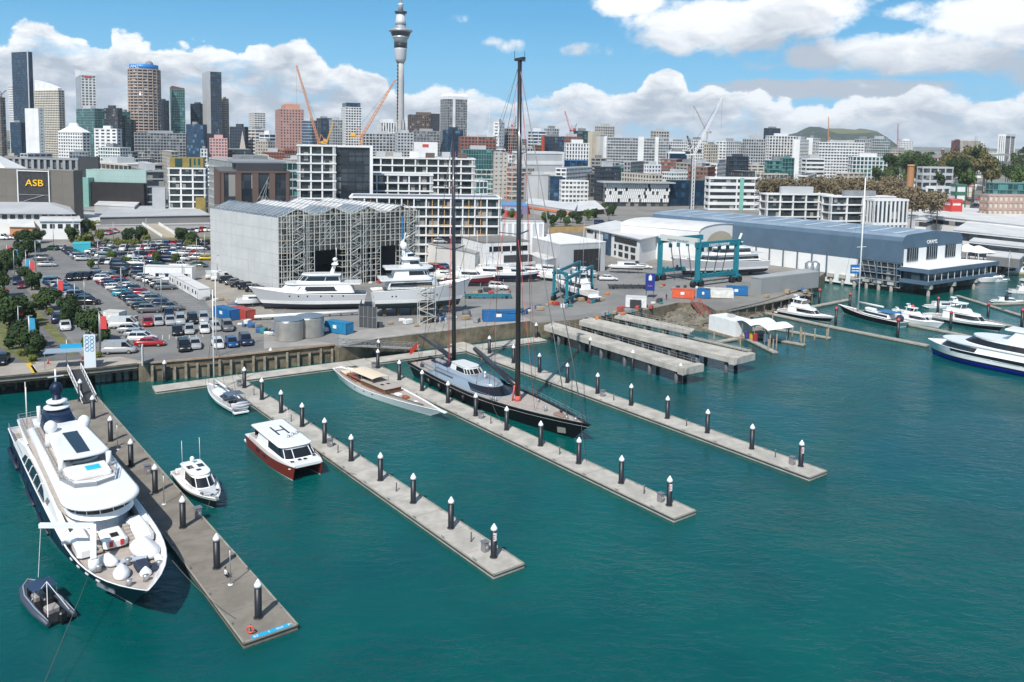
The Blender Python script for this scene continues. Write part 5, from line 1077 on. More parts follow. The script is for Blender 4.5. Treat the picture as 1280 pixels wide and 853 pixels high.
for k in range(17):
 u=192+k*14.0;v=453.6-(u-187)/94*8 if u<281 else 445.6-(u-281)/136.5*14.8
 p=g(u,v);m_=MB();m_.beam((p.x,p.y-.55,-2),(p.x,p.y-.55,3.2-.3*(k%3)),.5,.45);m_.build('post',mat('mossy_post',(.17,.145,.10),.9,col2=(.28,.25,.20),vs=1.2),rt)
rt=root('quay_kerb','pale concrete kerb along the yard quay edge','kerb',(0,0,0));m_=MB();kq=[g(470,424),g(521.9,417.8),g(603.9,408.3),g(662.5,401.5)]
for i in range(3):m_.beam(kq[i]+Vector((0,.2,.12)),kq[i+1]+Vector((0,.2,.12)),.5,.28)
m_.build('kerb',CONC,rt)
def gangway(name,label,p,q,wd=2.,h=1.2,m=WHITE,dm=DARK):
 rt=root(name,label,'gangway',p);d=q-p;L=d.length;dn=d.normalized();n=Vector((-dn.y,dn.x,0)).normalized()*wd/2;O=Vector((0,0,0));up=Vector((0,0,h))
 m_=MB();m_.beam(O,d,wd,.15);m_.build('walkway',dm,rt)
 for s_ in(-1,1):
  m_=MB();m_.beam(n*s_,d+n*s_,.12);m_.beam(n*s_+up,d+n*s_+up,.12);k=max(4,int(L/1.4))
  for i in range(k):
   a=d*(i/k)+n*s_;e=d*((i+1)/k)+n*s_;m_.beam(a,a+up,.08);m_.beam(a,e+up,.07)
  m_.build('truss_rail',m,rt)
 return rt
gangway('gangway','dark gangway with white truss rails from the wharf down to the superyacht pier',g(93,463,3.9),g(112,503,.75),2.2)
gangway('gangway','grey truss gangway from the quay down to the long walkway pontoon',g(424,431.5,3.9),g(523,436,.75),2.0,m=STEEL,dm=wgrey)
m_=MB();m_.box(-1.2,1.2,-1,1,0,.3)
def jetty(label,nl,fl,nr,fr,npile,rail=False,z=GZ,th=1.1,cap=True):
 P=[g(*q,z)for q in(nl,nr,fr,fl)];o=P[0].copy();o.z=0;rt=root('concrete_jetty',label,'jetty',o);L=[p-Vector((o.x,o.y,0))for p in P]
 m_=quad_mesh(L,z-th,z);m_.build('deck_beam',CONC,rt,fix=True)
 for k in range(npile):
  a=(k+.7)/(npile+.1)
  for s_ in(.15,.85):
   c_=(L[0]*(1-a)+L[1]*a)*(1-s_)+(L[3]*(1-a)+L[2]*a)*s_;m_=MB();m_.tube([(c_.x,c_.y,-2),(c_.x,c_.y,z-th+.02)],.42,10);m_.build('pile',pilem if s_>.5 else mat('grey_pile',(.10,.105,.11),.6),rt)
 if cap:
  e=(L[1]+L[2])/2;m_=MB();dn=(L[1]-L[0]).normalized();m_.beam(Vector((e.x,e.y,z-.55))-dn*1.2,Vector((e.x,e.y,z-.55))+dn*.3,(L[2]-L[1]).length+.6,1.5);m_.build('end_cap',CONC,rt)
 m_=MB()
 for(a,b)in((L[3],L[2]),(L[0],L[1]))if rail else((L[3],L[2]),):
  a=Vector((a.x,a.y,z));b=Vector((b.x,b.y,z));n=int((b-a).length/2)
  for k in range(n+1):p=a+(b-a)*k/n;m_.beam(p,p+Vector((0,0,1.05)),.06)
  for h in(.5,1.05):m_.beam(a+Vector((0,0,h)),b+Vector((0,0,h)),.05)
 m_.build('handrail',STEEL,rt)
 m_=MB();a=(L[0]+L[3])/2;b=(L[1]+L[2])/2
 for s_ in(.12,.88):
  a=L[0]*(1-s_)+L[3]*s_;b=L[1]*(1-s_)+L[2]*s_;m_.beam((a.x,a.y,z+.08),(b.x,b.y,z+.08),.25,.16)
 m_.build('kerb',CONC,rt)
 return rt
jetty('near concrete jetty on dark piles beside the pier farthest right',(680,407.5),(692,402.5),(857.5,462),(873.8,455.5),6)
jetty('far wider concrete jetty on dark piles with a handrail',(724,401.5),(735,396),(921,449.5),(938.8,442),6)
jetty('short thin jetty with lattice handrails beside the rocky inlet',(768,396),(776,391),(862.5,416.5),(868.8,411.5),4,True,th=.4,cap=False)
P=g(905,432,.5)
def rocks(name,poly,n,zf,label,s0=.5,s1=1.3):
 m_=MB();rr=random.Random(n);P=[g(*q,1.5)for q in poly]
 for k in range(n):
  a,b=rr.random(),rr.random();c_=(P[0]*(1-a)+P[1]*a)*(1-b)+(P[3]*(1-a)+P[2]*a)*b;s_=rr.uniform(s0,s1);z=zf(b)+rr.uniform(-.2,.2)
  th=rr.random()*6;V=[]
  for i,q in enumerate(((0,0,.7),(1,0,0),(.2,.9,.1),(-.9,.4,0),(-.5,-.8,.1),(.6,-.8,0),(0,0,-.7))):
   x,y,zz_=[w_*s_*rr.uniform(.7,1.1)for w_ in q];V.append((c_.x+x*cos(th)-y*sin(th),c_.y+x*sin(th)+y*cos(th),z+zz_))
  m_.add(V,[(0,1,2),(0,2,3),(0,3,4),(0,4,5),(0,5,1),(6,2,1),(6,3,2),(6,4,3),(6,5,4),(6,1,5)])
 struct(m_.build(name,mat('riprap',(.20,.18,.145),.9,col2=(.09,.08,.055),vs=.3)),label,'stuff')
rocks('rocks',[(826,402),(884,408),(888,390),(838,383)],520,lambda b:-.5+b*2.7,'grey and brown boulders sloping into the inlet')
rocks('rocks',[(908,398),(1012,376),(1010,367),(905,388)],420,lambda b:-.2+b*3.2,'boulders below the boardwalk at the hangar')
rocks('rocks',[(778,398),(830,402),(838,386),(780,391)],200,lambda b:-.4+b*2.0,'low rocky shore behind the short thin jetty',.3,.8)
def dock(label,pts,wd,name='floating_dock'):
 for_=[g(u,v,.5)for u,v in pts];o=for_[0].copy();o.z=0;rt=root(name,label,'dock',o);m_=MB();m2=MB()
 for i in range(len(for_)-1):
  a=for_[i]-o;b=for_[i+1]-o;a.z=b.z=.34;m_.beam(a,b,wd,.3);a.z=b.z=-.1;m2.beam(a,b,wd*.9,.5)
 m_.build('deck',mat('dock_concrete',(.38,.355,.31),.85,col2=(.28,.25,.21),vs=.8),rt);m2.build('float',wet,rt);return rt
DK=[('long dock in front of the black hulled sloop',[(955,390),(1042,408.5),(1160,431.5)],1.9),('dock running behind the ferry bow to the right edge',[(1133,404.5),(1202,418),(1300,440)],1.8),('dock on the shore side of the black hulled sloop',[(962,376),(1000,386),(1062,374)],1.6),('far dock with grey railings right of the hangar',[(1196,369),(1290,398)],1.5),('middle dock beyond the dark hulled sport cruiser',[(1165,392),(1235,400),(1300,416)],1.5),('outer finger of the kiosk dock with timber posts',[(897,427),(930,421),(969,440)],1.5),('middle finger of the kiosk dock with timber posts',[(930,421),(952,421),(1006,430.5)],1.3),('inner finger of the kiosk dock with timber posts',[(945,408),(972,411),(1038,422)],1.3),('short dock at the far right by the small runabout',[(1240,380),(1290,378)],1.6),('narrow float along the far side of the wider jetty',[(868,422),(938,438)],1.2)]
for l,p,w_ in DK:dock(l,p,w_)
redcap=mat('red_cap',(.55,.06,.06),.5)
for k,(u,v,h)in enumerate([(1044.5,405,4.4),(1122,420.5,4.4),(1188,410,4.4),(1172,391,4.4),(1235,395,3.6),(1277,408,4.6),(1062,382,3.6),(1024,379,4.2),(983,378,3.6),(1140,402,4.4),(964,380,3.4)]):
 p=g(u,v,.2);rt=root('red_capped_pile','black pile with red cap, %s'%['left end of the long dock','right part of the long dock by the sloop stern','on the dock before the dark hulled sport cruiser','behind the sport cruiser bow near the hangar','on the middle dock','at the far right edge','behind the sloop bow','behind the white flybridge cruiser','by the grey store','at the stern of the black hulled sloop','by the boardwalk left of the white flybridge cruiser'][k],'pile',(p.x,p.y,.2),0,'red capped dock piles')
 m_=MB();m_.lathe([(.38,-3),(.38,h-.5)],n=10);m_.build('shaft',pilem,rt);m_=MB();m_.lathe([(.42,h-.5),(.42,h),(.1,h+.35)],n=10);m_.build('cap',redcap,rt)
rr=random.Random(4)
for k,(u,v)in enumerate([(892,428),(901,412),(925,434),(960,438),(966,437),(962,434),(970,438),(985,426),(1001,431),(1005,429),(1000,425),(990,420),(1018,424),(1033,424),(1035,420),(957,421),(965,409),(932,420)]):
 p=g(u,v,.3);h=rr.uniform(2.6,4.2);o=MB();o.tube([(0,0,-3),(.05,0,h)],.18,7)
 q=o.build('mooring_post',mat('grey_brown_post',(.24,.20,.15),.9,var=.3,vs=1),None,(p.x,p.y,.1));tag(q,'weathered timber mooring post, %s listed on the kiosk dock'%ORD[k],'post','timber posts on the kiosk dock')
P=[g(*q,.6)for q in((876,410),(925,424),(962,414),(912,401))];o=P[0].copy();o.z=0
rt=root('floating_kiosk','white box kiosk on a float with a wavy white canopy at one side','kiosk',o);L=[p-Vector((o.x,o.y,0))for p in P]
m_=quad_mesh(L,-.1,.6);m_.build('float_deck',mat('dock_timber',(.26,.22,.17),.85,var=.25,vs=1),rt,fix=True)
u_=(L[1]-L[0]).normalized();n_=Vector((-u_.y,u_.x,0));wk=(L[1]-L[0]).length
def kp(a,b,z):q=u_*a+n_*b;return(q.x,q.y,z)
m_=MB();m_.add([kp(a,b,z)for z in(.6,4.4)for(a,b)in((2.2,.6),(wk-2.2,.6),(wk-2.2,6.5),(2.2,6.5))],[(3,2,1,0),(4,5,6,7),(0,1,5,4),(1,2,6,5),(2,3,7,6),(3,0,4,7)]);m_.build('cabin',WHITE,rt,fix=True)
m_=MB();m_.add([kp(a,b,z)for z in(4.41,5.1)for(a,b)in((wk*.45,3),(wk*.55,3),(wk*.55,4.5),(wk*.45,4.5))],[(4,5,6,7),(0,1,5,4),(1,2,6,5),(2,3,7,6),(3,0,4,7)]);m_.build('roof_unit',wlg,rt,fix=True)
m_=MB();rg=[]
for k in range(13):a=wk-3+k*.9;rg.append([kp(a,b,4.2+.8*abs(sin(k*pi/6)))for b in(1,4,7,10)])
m_.loft(rg,0,False,True);m_.build('wavy_canopy',WHITE,rt)
m_=MB()
for a in(wk-1,wk+3,wk+6.5):
 for b in(1.6,9):m_.beam(kp(a,b,.3),kp(a,b,4.2),.14)
m_.build('canopy_post',STEEL,rt)
for(a,b,c_,nm)in((wk+1,3,(.62,.42,.03),'yellow_locker'),(wk+3,2,(.35,.03,.05),'red_pump'),(wk+.2,2.2,(.06,.04,.2),'purple_pump'),(wk+4.6,4,(.7,.7,.7),'white_pump')):
 q=u_*a+n_*b;m_=MB();m_.rbox(-.5,.5,-.4,.4,0,1.8,.1);tag(m_.build(nm,mat(nm,c_),None,(o.x+q.x,o.y+q.y,.61),.4),'%s standing under the wavy canopy of the floating kiosk'%nm.replace('_',' '),'pump')
ribm={}
def container(p,rz,col,label,L=6.1,Wd=2.5,H_=2.6,name='shipping_container'):
 rt=root(name,label,'container',(p.x,p.y,p.z+.006),rz);m_=MB();m_.box(-L/2,L/2,-Wd/2,Wd/2,.15,H_-.02)
 n=int(L/.3)
 for k in range(n):
  x=-L/2+(k+.5)*L/n
  for y in(-Wd/2-.03,Wd/2):m_.box(x-.07,x+.07,y,y+.03,.2,H_-.15)
 m_.build('corrugated_body',mat('ctr_'+name+str(round(sum(col),3)),col,.5,var=.15,vs=.8),rt)
 m_=MB();m_.box(-L/2-.05,L/2+.05,-Wd/2-.05,Wd/2+.05,H_-.02,H_+.04)
 for x in(-L/2,L/2):
  for y in(-Wd/2,Wd/2):m_.box(x-.09,x+.09,y-.09,y+.09,0,H_-.03)
 m_.build('frame',mat('ctr_f'+str(round(sum(col),3)),tuple(x*.8 for x in col),.5),rt)
 m_=MB()
 for y in(-Wd*.25,Wd*.25):m_.box(-L/2-.09,-L/2-.02,y-Wd*.22,y+Wd*.22,.25,H_-.15)
 m_.build('door',mat('ctr_f'+str(round(sum(col),3)),col),rt)
 m_=MB();m_.box(-L*.12,L*.05,-Wd/2-.07,-Wd/2-.04,H_*.45,H_*.75);m_.build('white_sticker',WHITE,rt)
BLUE_=(.015,.14,.36);LBLUE=(.02,.22,.42)
container(g(283,398),radians(-42),BLUE_,'blue shipping container beside the silver tanks, next to a red one',7.5,name='shipping_container')
container(g(298,400)+Vector((.6,1.5,0)),radians(-42),(.42,.07,.05),'red shipping container tucked behind the blue one near the silver tanks',7)
container(g(424,416),radians(-30),LBLUE,'light blue shipping container beside the dark screened hull',6.1)
container(g(624,401),radians(8),BLUE_,'long blue shipping container at the quay edge beside the black mast',8.2)
container(g(867,373)+Vector((-3,0,0)),radians(-14),(.68,.12,.05),'bright orange shipping container below the big blue travel lift',6.1);container(g(875,373)+Vector((1.2,.8,0)),radians(-14),BLUE_,'blue container end joined to the bright orange container',3.6)
container(g(921,369),radians(-14),BLUE_,'blue shipping container left of the grey corrugated store',6.1)
container(g(898,372),radians(-6),(.70,.69,.64),'stack of cream wrapped crates between orange and blue containers',8,3.2,2.6,'wrapped_crates')
container(g(795,384),radians(-10),(.72,.72,.70),'white box store with dark opening at the yard edge',5.5,3,2.9,'box_store')
rt=[o for o in S.objects if o.name.startswith('box_store')][0];m_=MB();m_.box(-1.6,1.4,-2.2,-1.55,.1,2.3);m_.build('dark_opening',DARK,rt)
container(g(143,404),radians(-10),(.70,.69,.64),'white box cabin in the car park beside the round trees',4.4,2.8,2.9,'site_cabin')
def cabin(u,v,rz,L,label,txt=None,H_=3.0):
 p=g(u,v);rt=root('site_cabin',label,'cabin',(p.x,p.y,p.z+.01),rz);m_=MB();m_.box(-L/2,L/2,-1.5,1.5,.2,H_);m_.box(-L/2+.3,L/2-.3,-1.3,1.3,0,.2);m_.build('wall',WHITE,rt)
 m_=MB();m_.box(-L/2-.1,L/2+.1,-1.6,1.6,H_+.002,H_+.14);m_.build('roof',wroof,rt)
 for k in range(max(1,int(L/3))):
  x=-L/2+1.2+k*3;m_=MB();m_.box(x-.5,x+.5,-1.56,-1.48,1.2,2.2);m_.build('window',DGLASS,rt)
 if txt:text_mesh('lettering',txt,.9,mat('navy_letters',(.02,.05,.22)),rt,(0,-1.56,2.0),(pi/2,0,0),.02)
 m_=MB();m_.box(L/2-1.3,L/2-.5,-1.56,-1.49,.25,2.3);m_.build('door',wlg,rt)
sl=dirang(g(217,352),g(257,375))
cabin(212.5,350,radians(-2),15,'long white site cabin lettered in navy beside the boat yard','HAULAGE NZ',4.2)
for k in range(4):a=k/3.;cabin(222+a*29,356.5+a*16,sl,7.2,'white site cabin, %s from the top in the diagonal row'%ORD[k])
for k,(u,v)in enumerate(((357,428),(383.5,423.5))):
 p=g(u,v);rt=root('silver_tank','round silver corrugated tank, the %s one of the pair by the quay'%('larger left'if k==0 else 'right hand'),'tank',(p.x,p.y+3,p.z+.01),0,'pair of silver tanks')
 m_=MB();
 m_.lathe([(3.1,0)]+[(3.1+(.05 if i%2 else 0),.15+i*.2)for i in range(22)],n=36);m_.build('tank_wall',mat('tank_steel',(.50,.48,.44),.35,.6,var=.15,vs=.3),rt)
 m_=MB();m_.lathe([(3.2,4.5),(3.15,4.6),(.3,5.2)],n=24,smooth=False);m_.build('conical_roof',mat('tank_roof',(.22,.27,.32),.4,.4),rt)
for k,(u,v)in enumerate(((1011,352),(1018,352))):
 p=g(u,v);rt=root('silo','small grey cylindrical silo, %s of the two beside the grey store'%ORD[k],'tank',p,0,'small silos');m_=MB();m_.lathe([(1.5,0),(1.5,6),(.4,6.8)],n=16);m_.build('silo_body',STEEL,rt)
 m_=MB();m_.lathe([(1.56,3),(1.56,3.15)],n=16);m_.build('hoop',DARK,rt)
rt=root('white_pipe','long white pipe lying on low stands in front of the grey hulled superyacht','pipe',g(318,401));q=g(447,394)-g(318,401);m_=MB();m_.tube([(0,0,.9),(q.x,q.y,.9)],.42,10);m_.build('pipe',WHITE,rt)
m_=MB()
for k in range(9):p=q*(k+.5)/9;m_.beam((p.x,p.y,0),(p.x,p.y,.6),.3)
m_.build('stand',DARK,rt)
rt=root('dark_screen','tall dark mesh screen panels around the stern of the white superyacht','screen',g(449,409));m_=MB();q=g(471,411)-g(449,409);q2=g(452,400)-g(449,409)
m_.beam((0,0,2.6),(q.x,q.y,2.6),.12,5.0);m_.beam((0,0,2.6),(q2.x,q2.y,2.6),.12,5.0);m_.build('mesh_panel',mat('screen_dark',(.06,.065,.07),.8),rt)
m_=MB()
for k in range(5):p=q*k/4;m_.beam((p.x,p.y-.1,0),(p.x,p.y-.1,5.2),.1)
m_.beam((0,-.12,2.6),(q.x,q.y-.12,2.6),.1);m_.build('frame',STEEL,rt)
p=g(812,373);rt=root('blue_sign','tall navy blue sign with white emblem at the yard edge','sign',p);m_=MB();m_.beam((-1,0,0),(-1,0,3),.14);m_.beam((1,0,0),(1,0,3),.14);m_.build('post',DARK,rt)
m_=MB();m_.box(-1.35,1.35,-.1,.1,2.2,7.2);pn=m_.build('panel',mat('sign_navy',(.02,.04,.22),.4),rt);text_mesh('lettering','FUEL',.62,mat('sign_pink',(.6,.2,.3)),pn,(0,-.12,3.6),(pi/2,0,0),.01);m_=MB();m_.box(-.45,.45,-.14,-.11,5.2,6.5);m_.box(-.2,.2,-.14,-.11,6.52,6.8);m_.build('white_emblem',WHITE,pn)
Pp=N+dl*0 if False else Vector((0,0,0))
p=g(1069,352);rt=root('blue_sign','small blue notice board on the hangar corner behind the white mast','sign',p);m_=MB();m_.box(-1.8,1.8,-.1,.1,2.6,5.6);m_.build('panel',mat('sign_blue',(.02,.14,.42),.4),rt);m_=MB();m_.box(-1.4,1.4,-.14,-.11,3.4,3.7);m_.box(-1.4,1.4,-.14,-.11,4.2,4.6);m_.build('white_lines',WHITE,rt);m_=MB();m_.beam((0,.1,0),(0,.1,2.7),.15);m_.build('post',DARK,rt)
p=g(86,459);rt=root('shelter','glass roofed shelter on slim posts at the head of the gangway','shelter',p,radians(20));m_=MB();m_.box(-4,4,-1.8,1.8,3.2,3.35);m_.build('glass_roof',mat('shelter_glass',(.32,.36,.38),.15),rt)
for x in(-3.8,0,3.8):m_=MB();m_.beam((x,-1.5,0),(x,-1.5,3.2),.12);m_.beam((x,-1.8,3.18),(x,1.8,3.18),.1);m_.build('post',STEEL,rt)
m_=MB();m_.box(-1.5,2.2,1.2,1.3,3.36,4.2);m_.build('sign_board',mat('bright_blue',(.02,.36,.62)),rt)
p=g(113,461);rt=root('tall_sign','tall white upright sign with a blue ring pattern by the gangway','sign',p,radians(8));m_=MB();m_.box(-1.05,1.05,-.12,.12,0,6.6);pn=m_.build('panel',mat('sign_pale',(.68,.73,.76),.4),rt)
for k in range(8):
 cx_,cz_=(-.45 if k%2 else.45),6.0-(k//2)*.75
 m_=MB();m_.tube([(cx_+.34*cos(a*pi/6),-.14,cz_+.34*sin(a*pi/6))for a in range(13)],.05,5,0,False);m_.build('blue_ring',mat('ring_blue',(.05,.25,.45)),pn)
p=g(178,455);rt=root('white_board','plain white board standing at the quay edge beside the car park','board',p,radians(-68));m_=MB();m_.box(-1.5,1.5,-.08,.08,0,3.6);m_.build('panel',WHITE,rt);m_=MB();m_.beam((-1.4,.15,0),(-1.4,.15,3.6),.12);m_.beam((1.4,.15,0),(1.4,.15,3.6),.12);m_.build('post',STEEL,rt)
def lamp(u,v,h,label,arm=1.2,m=STEEL,grp='lamp posts around the car park'):
 p=g(u,v);rt=root('street_lamp',label,'street lamp',p,0,grp);m_=MB();m_.lathe([(.14,0),(.08,h)],n=7);m_.build('pole',m,rt);m_=MB();m_.box(-.1,arm,-.12,.12,h-.05,h+.1);m_.build('lamp_head',m,rt)
LP_=[(152,376,9),(123,335,9),(202,392,9),(181,359,8),(228,352,9),(246,331,9),(94,388,7),(125,441,8.5),(38,444,8),(24,430,8),(106,384,7),(45,340,10),(67,308,9),(92,300,9),(142,302,8),(183,300,9),(256,322,9),(33,345,8),(84,456,5),(272,352,8),(18,345,8)]
for k,(u,v,h)in enumerate(LP_):lamp(u,v,h,'slim grey lamp post, %s around the car park, %s'%(ORD[k],('by the street trees'if u<100 else 'among the parked cars')),.7)
rt=root('light_mast','tall white flagpole like mast at the quay by the silver tanks','mast',g(270.5,446));m_=MB();m_.tube([(0,0,0),(0,0,17.5)],.12,7,r1=.07);m_.build('pole',WHITE,rt);m_=MB();m_.box(-.7,.7,-.12,.12,17.3,17.6);m_.build('cross_piece',WHITE,rt)
def banner(u,v,h,col,label):
 p=g(u,v);rt=root('street_banner',label,'banner',p,0,'coloured banners on posts along the street');m_=MB();m_.tube([(0,0,0),(0,0,h)],.07,6);m_.build('pole',STEEL,rt)
 m_=MB();m_.loft([[(.12+x,.12*sin(x*3+z),z)for x in(0,.4,.8,1.2)]for z in(h-3.2,h-2,h-.5)],0,False,True);m_.loft([[(.12+x,.03+.12*sin(x*3+z),z)for x in(0,.4,.8,1.2)]for z in(h-3.2,h-2,h-.5)],0,False,True);m_.build('cloth',mat('banner_'+col[0],col[1],.7),rt)
CR=('red',(.62,.06,.06));CB=('blue',(.04,.30,.50))
for u,v,h,c_,l in[(126,437,7.5,CR,'red banner beside the biggest round tree'),(37,440,7.5,CB,'blue banner over the nearest left tree'),(22,412,6.5,CR,'small red banner in the left trees'),(73,379,6.5,CR,'red banner between car park and street trees'),(38,352,6.5,CR,'red banner far up the street'),(33,350,6.5,CB,'blue banner far up the street beside a red one'),(9,330,6.5,CR,'red banner at the far left edge of the street'),(18,335,6.5,CB,'small blue banner at the top of the street'),(3,390,6.5,CR,'red banner cut by the left picture edge')]:banner(u,v,h,c_,l)
PAINT={'white':(.70,.70,.69),'silver':(.40,.41,.42),'grey':(.13,.135,.14),'black':(.012,.012,.014),'navy':(.012,.025,.065),'blue':(.02,.08,.22),'red':(.40,.015,.02),'light blue':(.03,.32,.46),'maroon':(.13,.01,.03),'yellow':(.60,.42,.02),'green':(.02,.07,.05)}
carglass=mat('car_glass',(.010,.013,.016),.05,spec=.8);tyre=mat('tyre_rubber',(.015,.015,.015),.8);lampm=mat('lamp_lens',(.55,.55,.55),.2);tailm=mat('tail_lens',(.30,.01,.01),.3)
def paint(c):return mat('paint_'+c.replace(' ','_'),PAINT[c],.28,.15,spec=.5,coat=.5)
SH={'hatchback':(4.1,1.72,[(-2.05,.55),(-2.0,.95),(-1.75,1.05)],[(-1.85,1.0),(-1.45,1.45),(.35,1.47),(1.15,.98)],1.0,.85),'sedan':(4.7,1.8,None,[(-1.65,.98),(-1.0,1.40),(.35,1.42),(1.2,.96)],.98,.85),'suv':(4.6,1.85,None,[(-2.1,1.12),(-1.85,1.68),(.35,1.70),(1.1,1.15)],1.14,1.0),'van':(5.0,1.95,None,[(-2.42,1.2),(-2.35,1.98),(1.1,2.0),(1.95,1.15)],1.18,1.0),'ute':(5.2,1.85,None,[(-.65,1.1),(-.45,1.72),(.65,1.72),(1.35,1.12)],1.1,1.0)}
CM={}
def car_mesh(kind,col,far=False):
 key=(kind,col,far)
 if key in CM:return CM[key]
 L,Wd,_,cab,belt,nose=SH[kind];h=Wd/2;m_=MB()
 xs=[-L/2,-L/2+.12,-L/2+.6,-L*.2,L*.22,L/2-.5,L/2-.1,L/2];zt=[belt*.78,belt*.96,belt,belt,belt*.99,belt*nose*.86,belt*nose*.74,belt*.55]
 wv=[.86,.95,1,1,1,.97,.9,.78];rings=[]
 for x,z,w_ in zip(xs,zt,wv):
  rings.append([(x,-h*w_*.92,.28),(x,-h*w_,.5),(x,-h*w_*.98,z*.82),(x,-h*w_*.86,z),(x,h*w_*.86,z),(x,h*w_*.98,z*.82),(x,h*w_,.5),(x,h*w_*.92,.28)])
 m_.loft(rings,0,True,True,True,True)
 if kind=='ute':m_.box(-L/2+.25,-.75,-h*.72,h*.72,belt-.02,belt+.01,2)
 c0,c1,c2,c3=cab;T=.80 if kind!='van'else.9
 g_=MB();q=[(c0[0],-h*.84,c0[1]-.02),(c3[0],-h*.84,c3[1]-.02),(c3[0],h*.84,c3[1]-.02),(c0[0],h*.84,c0[1]-.02),(c1[0],-h*T*.92,c1[1]-.06),(c2[0],-h*T*.92,c2[1]-.06),(c2[0],h*T*.92,c2[1]-.06),(c1[0],h*T*.92,c1[1]-.06)]
 gf=[(0,1,5,4),(1,2,6,5),(2,3,7,6),(3,0,4,7)]
 m_.box(c1[0]-.02,c2[0]+.04,-h*T*.93,h*T*.93,c1[1]-.07,c2[1],0)
 for(a,b)in((c0,c1),(c3,c2)):
  for s_ in(-1,1):m_.beam((a[0],s_*h*.83,a[1]-.02),(b[0],s_*h*T*.93,b[1]-.03),.09)
 if kind=='van':
  for s_ in(-1,1):m_.add([(c0[0],s_*h*.88,c0[1]-.05),(.5,s_*h*.88,c0[1]-.05),(.5,s_*h*.84,c1[1]-.04),(c1[0],s_*h*.84,c1[1]-.04)],[(0,1,2,3)])
 for s_ in(-1,1):xm=(c1[0]+c2[0])/2;m_.beam((xm,s_*h*.85,belt-.02),(xm,s_*h*T*.935,c1[1]-.04),.08)
 for s_ in(-1,1):m_.box(L/2-.14,L/2-.02,s_*h*.62-.17,s_*h*.62+.17,belt*.56,belt*.68,3);m_.box(-L/2-.015,-L/2+.05,s_*h*.66-.13,s_*h*.66+.13,belt*.62,belt*.80,4)
 W_=[]
 for x in(-L*.30,L*.31):
  for s_ in(-1,1):
   w2=MB();w2.tube([(0,-.11,0),(0,.11,0)],.33,12,0);w2.tube([(0,s_*.112,0),(0,s_*.125,0)],.19,8,1);W_.append(((x,s_*(h-.12),.33),w2))
 if far:
  m_.add(q,gf,1)
  for(loc,w2)in W_:m_.add([(v[0]+loc[0],v[1]+loc[1],v[2]+loc[2])for v in w2.v],w2.f,2)
  CM[key]=m_.mesh('parked_car',[paint(col),carglass,tyre,lampm,tailm]);return CM[key]
 g_.add(q,gf)
 CM[key]=(m_.mesh('body',[paint(col),carglass,tyre,lampm,tailm]),g_.mesh('windows',carglass),[(l_,w2.mesh('wheel',[tyre,STEEL]))for l_,w2 in W_]);return CM[key]
NC=0
def car(p,rz,kind,col,label,far=False,z=GZ,group='cars parked around the waterfront car parks'):
 global NC;NC+=1
 if far:o=bpy.data.objects.new('parked_car',car_mesh(kind,col,True));COL.objects.link(o);o.location=(p.x,p.y,z+.012);o.rotation_euler.z=rz;o.scale=(1.3,1.3,1.3);tag(o,label,'car',group);return o
 b_,g_,ws=car_mesh(kind,col);rt=root('parked_car',label,'car',(p.x,p.y,z+.012),rz,group);rt.scale=(1.3,1.3,1.3)
 for nm,me in(('body',b_),('windows',g_)):o=bpy.data.objects.new(nm,me);COL.objects.link(o);o.parent=rt
 for l_,me in ws:o=bpy.data.objects.new('wheel',me);COL.objects.link(o);o.parent=rt;o.location=l_
 return rt
def crow(spec,p0,p1,rzd,where,far=False,jit=4):
 """spec: colours in order, p0..p1 photo points, rzd heading in degrees"""
 a,b=g(*p0),g(*p1);n=len(spec);rr=random.Random(int(p0[0]*7+p0[1]))
 for k,c_ in enumerate(spec):
  p=a+(b-a)*(k/max(1,n-1))+Vector((rr.uniform(-.2,.2),rr.uniform(-.3,.3),0));kd=rr.choice(('hatchback','sedan','suv','hatchback','sedan'))
  if isinstance(c_,tuple):c_,kd=c_
  car(p,radians(rzd+rr.uniform(-jit,jit)),kd,c_,'%s %s, %s %s'%(c_,kd,ORD[k],where),far)
h0=-65
crow(['black','silver'],(231,437),(244.5,434),h0,'from the left in the nearest pair by the quay wall')
crow([('white','hatchback'),('blue','hatchback'),('navy','suv')],(272,434),(307,430),h0,'from the left in the nearest group of three by the quay')
crow([('black','sedan'),('silver','hatchback'),('white','hatchback')],(221,417.5),(255,415),h0,'from the left in the second row from the quay')
crow(['silver',('grey','suv')],(268.5,412),(284.5,412),h0,'from the left beside the blue container')
crow([('red','sedan'),'silver','silver','silver',('black','suv'),'silver'],(184.5,406.5),(254,402.5),h0,'from the left in the third row from the quay')
crow([('navy','suv')],(211,397),(212,397),h0,'behind the third row, parked alone')
crow([('white','van'),'silver','silver','white',('red','sedan')],(156,410),(187,433),8,'from the top in the short diagonal row by the tall sign')
crow([('silver','van')],(149,442),(150,442),15,'standing alone at the entrance by the tall white sign')
crow(['navy','white',('maroon','sedan'),'navy','white','grey','light blue','black','navy','grey','black','grey'],(126,349),(187,391),12,'down the long middle diagonal row')
crow(['grey','red','black','white','black',('red','hatchback'),'silver','grey','navy',('grey','ute')],(139,349),(213,388),12,'down the right side of the long diagonal row')
crow(['black','grey','silver','grey','white','black','silver','black','grey'],(175,347),(207,362),14,'from the top in the row beside the white cabins')
crow(['black','black','black','navy','white','black','black'],(87.5,350.5),(152,346),-78,'from the left atop the near car park')
crow(['light blue','navy','navy','silver','navy','blue','grey','navy','silver','black','navy','black','black'],(66,354),(110,381),8,'from the top in the diagonal row beside the round trees')
crow([('navy','suv')],(71,402),(72,402),118,'driving up the street behind the white car');crow([('white','sedan')],(81.5,411),(82,411),-62,'coming down the street between the round trees')
